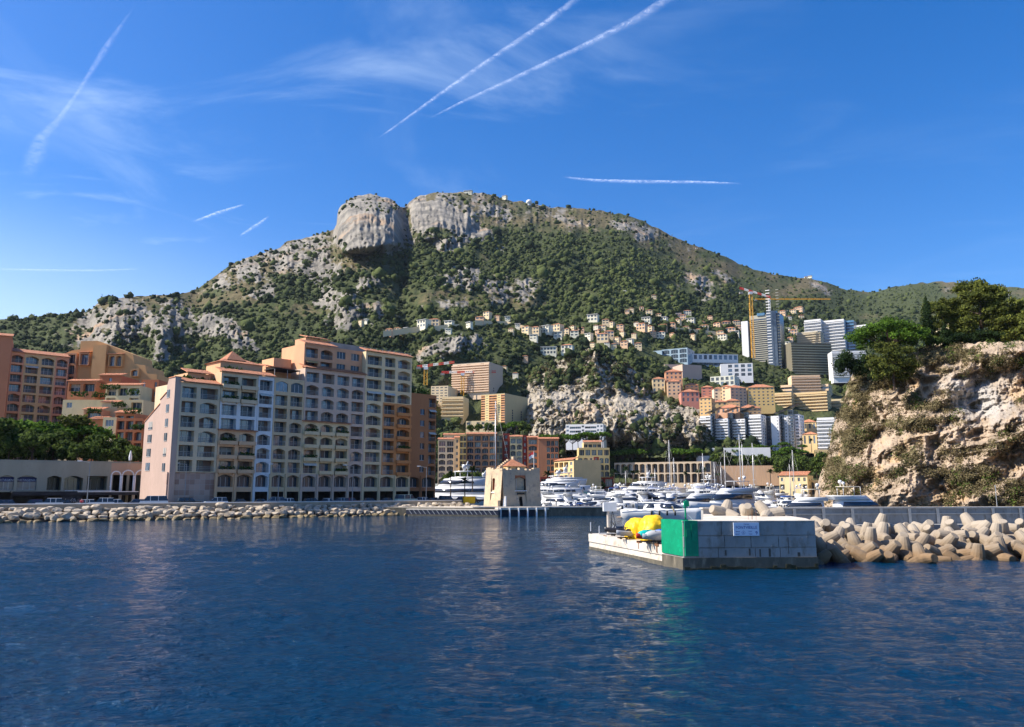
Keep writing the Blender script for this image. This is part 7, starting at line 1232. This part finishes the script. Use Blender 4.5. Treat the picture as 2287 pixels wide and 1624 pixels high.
# ================================================================ garden and town trees
pr_round = [Proto(mktree('round', 8, 8, 50+i, 'garden_tree', .34, 1.5)) for i in range(3)]; pr_um = [Proto(mktree('umbrella', 9, 11, 60+i, 'umbrella_pine', .36, 1.5)) for i in range(2)]; pr_pine = [Proto(mktree('pine', 10, 7, 70+i, 'pine_tree', .34, 1.5)) for i in range(2)]; pr_cy = Proto(mktree('cypress', 9, 2.2, 80, 'cypress', .3, 1.6))
GT = [(8, 1010, 178, 'r', 1.15), (38, 1000, 182, 'u', 1.25), (60, 1015, 176, 'r', .95), (88, 1002, 184, 'u', 1.2), (118, 1012, 180, 'r', 1.0), (160, 1003, 190, 'p', 1.25), (190, 1006, 192, 'u', 1.2), (214, 1012, 186, 'r', .9), (140, 1022, 178, 'r', .7), (-15, 1022, 172, 'r', 1.3), (20, 1026, 172, 'r', .8), (72, 1026, 172, 'r', .85), (172, 1028, 176, 'r', .6), (205, 1027, 178, 'r', .6), (240, 1024, 190, 'r', .75), (268, 1026, 188, 'r', .8), (298, 1028, 186, 'r', .6), (255, 1030, 180, 'r', .5), (230, 1030, 178, 'r', .45), (290, 1033, 182, 'r', .4), (-60, 1015, 178, 'u', 1.2), (385, 838, 240, 'p', 1.0), (325, 1030, 192, 'r', .5)]
GT.sort(); rg = random.Random(2)
KD = {'r': ('round leafy tree', pr_round), 'u': ('spreading pine', pr_um), 'p': ('pointed pine', pr_pine)}
cnt_ = {}
for x, y, D, k, s_ in GT:
    zg_ = 10.9; i = cnt_.get(k, 0); cnt_[k] = i+1; p = PX(x, D, 13); nm, prs = KD[k]; pr = prs[rg.randrange(len(prs))]; z_ = 10.9 if x < 340 else 24
    pr.place((p.x, p.y, z_), rg.uniform(0, 6), s_, '%s, %s of its kind from the left in the raised garden' % (nm, ORD(i)), 'trees of the raised garden', 'tree')
p = PX(290, 176, 11); e = empty('parasol', (p.x, p.y, 11), 0, 'closed white parasol on the gallery roof', 'parasol'); b = MB(); b.cyl((0, 0, 0), (0, 0, 3), .05, .05, rail_m, 5); b.build('pole', e); b = MB(); b.loft([[(r_*math.cos(a), r_*math.sin(a), z) for a in [k*math.pi/4 for k in range(8)]] for z, r_ in ((.9, .32), (1.6, .38), (2.6, .2), (3.1, .03))], whitep); b.build('canopy', e)
for i in range(14):
    x = -40+i*27; bush('bush', 'low leafy bush, %s from the left along the gallery roof edge' % ORD(i), x, 1031+rg.uniform(-1, 1), 176+i*.9, 4.2, rg.uniform(2, 3.4), mgr, 400+i, 'bush', 'bushes along the gallery roof', .26, 8)
# people on the quay road
def person(lb, x, D, rz, top, legs_, pose):
    root = empty('person', (PX(x, D, 3).x, D, 2.21), rz, lb, 'person'); skin = mat('skin', (.48, .30, .22), .6); J = [(0, 0, .95), (0, 0, 1.2), (0, 0, 1.42), (0, 0, 1.52), (0, -.01, 1.64), (0, 0, 1.74), (-.2, 0, 1.40), (-.27, -.03, 1.12), (-.24, -.16 if pose else -.08, .88), (.2, 0, 1.40), (.27, .02, 1.12), (.26, -.06, .86), (-.1, 0, .9), (-.12, -.05 if pose else 0, .48), (-.13, .08 if pose else 0, .06), (-.13, -.1, .03), (.1, 0, .9), (.12, .03, .48), (.13, -.02, .06), (.13, -.17, .03)]
    E_ = [(0, 1), (1, 2), (2, 3), (3, 4), (4, 5), (2, 6), (6, 7), (7, 8), (2, 9), (9, 10), (10, 11), (0, 12), (12, 13), (13, 14), (14, 15), (0, 16), (16, 17), (17, 18), (18, 19)]; Rd = [.14, .13, .15, .055, .095, .06, .065, .045, .035, .065, .045, .035, .09, .062, .042, .035, .09, .062, .042, .035]
    def sk(name, idx, grow, m, par):
        mp_ = {k: i for i, k in enumerate(idx)}; me = bpy.data.meshes.new(name); me.from_pydata([J[k] for k in idx], [(mp_[a], mp_[c]) for a, c in E_ if a in mp_ and c in mp_], []); me.materials.append(m); o = bpy.data.objects.new(name, me); col.objects.link(o); md = o.modifiers.new('skin', 'SKIN')
        for i, k in enumerate(idx): me.skin_vertices[0].data[i].radius = (Rd[k]+grow,)*2
        me.skin_vertices[0].data[0].use_root = True; o.modifiers.new('sub', 'SUBSURF').render_levels = 2; o.parent = par; return o
    sk('body', list(range(20)), 0, skin, root); sk('shirt', [0, 1, 2, 6, 7, 9, 10], .025, top, root); sk('trousers', [0, 12, 13, 14, 16, 17, 18], .022, legs_, root); part(root, 'hair', lambda b: b.ball((0, .02, 1.72), .105, mat('dark_hair', (.03, .02, .015), .8), 10, 8))
cl = lambda n_, c: mat('cloth_'+n_, c, .9)
person('person in a pinkish red shirt standing by the street lamp at the awning', 182, 150.5, .4, cl('red', (.6, .06, .08)), cl('dark', (.03, .03, .05)), 1); person('person in white walking behind the white off-roader, left of the pair', 476, 166, .8, cl('white', (.7, .7, .7)), cl('blue', (.05, .08, .2)), 1); person('person in pale clothes right of the walking person in white', 482, 167, 2.6, cl('beige', (.55, .48, .4)), cl('dark', (0, 0, 0)), 0)
# trees behind the marina and in the town
BTR = []
def strip(x0, x1, y0, y1, D0, D1, step, kinds, s0, s1, seed):
    r = random.Random(seed); x = x0
    while x < x1: BTR.append((x, r.uniform(y0, y1), r.uniform(D0, D1), r.choice(kinds), r.uniform(s0, s1))); x += step*r.uniform(.7, 1.3)
strip(1366, 1560, 1030, 1034, 532, 548, 14, 'uur', .9, 1.3, 1); strip(1375, 1560, 1016, 1022, 556, 570, 20, 'ur', .8, 1.2, 2); strip(1600, 1745, 1042, 1048, 528, 545, 13, 'urr', 1.0, 1.4, 3); strip(1640, 1800, 1024, 1032, 550, 562, 15, 'uur', .95, 1.3, 4); strip(1650, 1800, 1005, 1014, 565, 575, 16, 'urp', .6, .9, 5); strip(1745, 1840, 1052, 1066, 470, 500, 15, 'urr', 1.2, 1.7, 6); strip(1215, 1345, 990, 996, 440, 455, 16, 'ur', .8, 1.1, 7); strip(1570, 1600, 1010, 1025, 560, 570, 12, 'r', 1.0, 1.3, 8)
strip(1050, 1180, 962, 966, 425, 435, 17, 'ru', .6, .9, 9); strip(1210, 1345, 1092, 1095, 381, 384, 14, 'r', .5, .7, 10); strip(1000, 1085, 1080, 1086, 385, 390, 17, 'r', .7, 1.0, 11)
BTR.sort(key=lambda q: q[0]); c_ = {}
AR = lambda x, D: 'before the coloured houses' if x < 1200 and D < 420 else 'on the roof terraces of the coloured houses' if x < 1200 else 'beside the yellow corner house' if x < 1360 else 'above the stone arcade' if x < 1590 else 'behind the timber hall' if D < 548 else 'in the park under the white complex'
for x, y, D, k, s_ in BTR:
    nm, prs = KD[k]; ar = AR(x, D); i = c_.get((k, ar), 0); c_[(k, ar)] = i+1; pr = prs[rg.randrange(len(prs))]; p = P(x, y, D)
    pr.place((p.x, p.y, p.z-1.5), rg.uniform(0, 6), s_, '%s, %s from the left %s' % (nm, ORD(min(i, 39)), ar), 'trees behind the marina', 'tree')
# palms
def palm(seed, H=9):
    r = random.Random(seed); root = empty('palm_tree', (0, 0, 0)); limbs('trunk', [((0, 0, -1), (.15, 0, H*.5), .28, .22), ((.15, 0, H*.5), (.1, .05, H), .22, .2)], root); b = MB()
    for i in range(30):
        a = r.uniform(0, 6.28); el = r.uniform(-.5, 1.2); L_ = r.uniform(2.0, 2.9); pts = []
        for k in range(5): t_ = k/4; q = L_*t_; z = H+math.sin(el)*q-.28*q*q*.5; pts.append((.1+math.cos(a)*math.cos(el)*q, math.sin(a)*math.cos(el)*q, z, .42*math.sin(math.pi*min(1, t_*.85+.12))))
        for k in range(4):
            x0, y0, z0, w0 = pts[k]; x1, y1, z1, w1_ = pts[k+1]; sx_, sy_ = -math.sin(a), math.cos(a)
            for s__ in (-1, 1): b.add([(x0, y0, z0), (x1, y1, z1), (x1+s__*sx_*w1_, y1+s__*sy_*w1_, z1-w1_*.5), (x0+s__*sx_*w0, y0+s__*sy_*w0, z0-w0*.5)], [(0, 1, 2, 3)], mgr)
    b.build('fronds', root); return root
pp = [Proto(palm(1, 9)), Proto(palm(2, 7))]
PL = [(1372, 1082, 470, 'palm at the left end of the stone arcade'), (1383, 1084, 470, 'second palm from the left before the arcade'), (1398, 1082, 475, 'third palm from the left before the arcade'), (1413, 1080, 480, 'fourth palm from the left before the arcade'), (1424, 1082, 478, 'fifth palm from the left before the arcade'), (1456, 1080, 490, 'lone palm before the middle of the arcade'), (1531, 1080, 490, 'palm before the right half of the arcade'), (1560, 1078, 495, 'first of two palms at the right end of the arcade'), (1573, 1078, 495, 'second of two palms at the right end of the arcade'), (1604, 1080, 490, 'palm before the left end of the timber hall'), (1721, 1084, 480, 'tall palm before the right end of the timber hall'), (1789, 1000, 560, 'palm left of the lower yellow house'), (1812, 1004, 555, 'palm right of the lower yellow house'), (1658, 1010, 560, 'palm in the park under the white complex'), (1067, 1094, 385, 'palm before the coloured houses, right of the crane tower'), (1223, 1088, 378, 'broad palm beside the brick-orange corner house'), (1006, 1098, 230, 'small palm by the gate left of the old tower'), (1038, 1100, 225, 'second small palm left of the old tower'), (1055, 1086, 240, 'dark palm just left of the old tower')]
for i, (x, y, D, lb) in enumerate(PL): p = P(x, y, D); pp[i % 2].place((p.x, p.y, max(2.0, p.z-1)), rg.uniform(0, 6), rg.uniform(.8, 1.15)*(1.0 if D > 300 else .6), lb, 'palms', 'palm')
# cypresses among villas
for i, (x, y) in enumerate(((1295, 745), (1322, 748), (1340, 752), (1418, 712), (1612, 735), (1352, 800), (1712, 828), (1757, 820), (1590, 700), (1467, 722), (1548, 755), (1250, 815))):
    D = TD(x, y)-8; p = P(x, y, D); pr_cy.place((p.x, p.y, p.z-1), 0, rg.uniform(1.0, 1.5), 'narrow dark cypress, %s from the left among the hillside villas and outcrop' % ORD(sorted([1295, 1322, 1340, 1418, 1612, 1352, 1712, 1757, 1590, 1467, 1548, 1250]).index(x)), 'cypresses on the hillside', 'tree')
# ================================================================ contrails, high above the mountain
def sky_mat(nm, st):
    m = bpy.data.materials.new(nm); m.use_nodes = True; t = m.node_tree; t.nodes.clear(); o_ = nd(t, 'ShaderNodeOutputMaterial'); tr = nd(t, 'ShaderNodeBsdfTransparent'); df = nd(t, 'ShaderNodeBsdfTranslucent'); df.inputs[0].default_value = (.9, .93, 1, 1); d2 = nd(t, 'ShaderNodeBsdfDiffuse'); d2.inputs[0].default_value = (.9, .93, 1, 1); ad_ = nd(t, 'ShaderNodeAddShader'); link(t, df.outputs[0], ad_.inputs[0]); link(t, d2.outputs[0], ad_.inputs[1]); mx_ = nd(t, 'ShaderNodeMixShader')
    a = nd(t, 'ShaderNodeAttribute', attribute_name='dens'); g_ = nd(t, 'ShaderNodeNewGeometry'); n_ = nd(t, 'ShaderNodeTexNoise', i_Scale=.006, i_Detail=7.0, i_Roughness=.65, i_Distortion=1.0); link(t, g_.outputs['Position'], n_.inputs[0]); r_ = nd(t, 'ShaderNodeMapRange'); r_.inputs[1].default_value = .3; r_.inputs[2].default_value = .72; r_.inputs[4].default_value = st; link(t, n_.outputs[0], r_.inputs[0]); mu_ = nd(t, 'ShaderNodeMath', operation='MULTIPLY', use_clamp=True); link(t, a.outputs['Fac'], mu_.inputs[0]); link(t, r_.outputs[0], mu_.inputs[1])
    link(t, mu_.outputs[0], mx_.inputs[0]); link(t, tr.outputs[0], mx_.inputs[1]); link(t, ad_.outputs[0], mx_.inputs[2]); link(t, mx_.outputs[0], o_.inputs[0]); return m
smt = sky_mat('contrail_ice', .25); smf = sky_mat('faint_ice', .26)
def trail(lb, pts, wid, m, alt=9000, name='contrail', cat='contrail', peak=1.0):
    """ribbon of ice cloud with a soft rounded section, at cruising height"""
    C = []
    for x, y in pts: b_ = (CY-y)/F; dy = cp-b_*sp; dz = sp+b_*cp; k = (alt-CAMZ)/dz; C.append((np.array([(x-CX)/F*k, dy*k, alt]), k))
    n = 40; T_ = np.linspace(0, 1, n); K = np.linspace(0, 1, len(C)); c = np.stack([np.interp(T_, K, [q[0][i] for q in C]) for i in range(3)], 1); k = np.interp(T_, K, [q[1] for q in C]); W_ = np.interp(T_, np.linspace(0, 1, len(wid)), wid); d = np.gradient(c, axis=0); d /= np.linalg.norm(d, axis=1)[:, None]; s_ = np.cross(d, [0, 0, 1]); V = []; A = []; m_ = 9
    g = np.random.default_rng(abs(len(pts)*7+int(pts[0][0]))); wob = np.cumsum(g.normal(0, .06, n))
    for j in range(m_): u_ = -1+2*j/(m_-1); V.append(c+s_*((u_+wob*.35)*W_*k/F*.5*2.2)[:, None]+np.array([0, 0, 1])*((1-u_*u_)*W_*k/F*.3)[:, None]); A.append(np.full(n, (1-u_*u_)**2)*np.clip(np.minimum(T_*8, (1-T_)*8), 0, 1)*peak)
    V = np.array(V); A = np.array(A); i = np.arange(m_-1)[:, None]*n+np.arange(n-1)[None, :]; o = npmesh(name, V.reshape(-1, 3), np.stack([i, i+1, i+n+1, i+n], -1).reshape(-1, 4), [m], {'dens': A.reshape(-1)}, smooth=True); o.visible_shadow = True; return tag(o, lb, cat)
trail('long straight contrail reaching the top edge, left of the pair', [(1320, -25), (1220, 52), (1110, 125), (985, 210), (880, 285), (845, 308)], [13, 11, 9, 7, 4, 2], smt)
trail('broader straight contrail reaching the top edge, right of the pair', [(1540, -30), (1430, 40), (1300, 105), (1150, 175), (1030, 230), (960, 265)], [20, 16, 11, 9, 6, 3], smt)
trail('short curled contrail at the far left, thick at its lower end', [(300, 15), (235, 110), (175, 205), (135, 265), (95, 310), (85, 350), (60, 400)], [3, 9, 5, 8, 16, 24, 12], smt, peak=.55)
trail('flat thin contrail right of the mountain top', [(1255, 396), (1330, 404), (1430, 407), (1560, 408), (1660, 411)], [5, 9, 12, 9, 4], smf, peak=1.3)
trail('thin contrail low on the left horizon', [(-30, 602), (100, 605), (200, 606), (330, 601)], [7, 10, 9, 4], smt, peak=.8); trail('short contrail left of the round rock', [(430, 497), (490, 475), (545, 457)], [5, 9, 4], smf, peak=1.3); trail('tiny contrail beside the short one', [(535, 528), (570, 505), (600, 483)], [4, 7, 3], smf, peak=1.1)

p = P(2227, 1142, 120); e = empty('mooring_pole', (p.x, 120, .5), 0, 'thin bare pole standing before the cliff behind the breakwater', 'pole'); b = MB(); b.cyl((0, 0, 0), (0, 0, 5.6), .07, .05, rail_m, 6); b.build('pole', e); b = MB(); b.cyl((0, 0, 5.6), (0, 0, 5.8), .1, .1, rail_m, 6); b.build('cap', e)
# real crowns are 4 to 9 m across; thick woods in folds, thin scrub between rocks
near = lambda x, y: TD0(x, y) < 900
tdd = lambda x, y: np.clip(forest(x, y)*1.7-.34, .26, 1)*(y > RIDGE(x)-1)*~(inpoly(x, y, FACE) | inpoly(x, y, FACE2))
scatter('woodland', 'dark green woods covering the lower mountain slopes', 'woods', 34000, lambda x, y: tdd(x, y)*near(x, y)*sstep(1000, 650, y*0+TD0(x, y)*.5+200)*1.0, lambda g, n, x, y: g.lognormal(.62, .46, n)*np.where(y > 720, .82, 1), TDisp, 3, (-100, 2400, 560, 1075), avoid=avoidb, sub=1, jit=.7, leafy=22)
scatter('scrub', 'small trees and scrub scattered over the upper mountain slopes', 'scrub', 74000, lambda x, y: tdd(x, y)*~near(x, y), lambda g, n, x, y: g.lognormal(.66, .45, n), TDisp, 4, (-100, 2400, 425, 960), sub=1, jit=.8, leafy=5)
# ================================================================ air
hz = bpy.data.materials.new('haze'); hz.use_nodes = True; t = hz.node_tree; t.nodes.clear(); o_ = nd(t, 'ShaderNodeOutputMaterial'); v_ = nd(t, 'ShaderNodeVolumePrincipled', i_Density=.00002, i_Anisotropy=.2); v_.inputs['Color'].default_value = (.72, .84, 1, 1); link(t, v_.outputs[0], o_.inputs['Volume'])
b = MB(); b.box((-6500, -700, -4.5), (6500, 9100, 900), hz); tag(b.build('haze'), 'thin blue sea haze over the bay and the mountain', 'haze', kind='stuff')
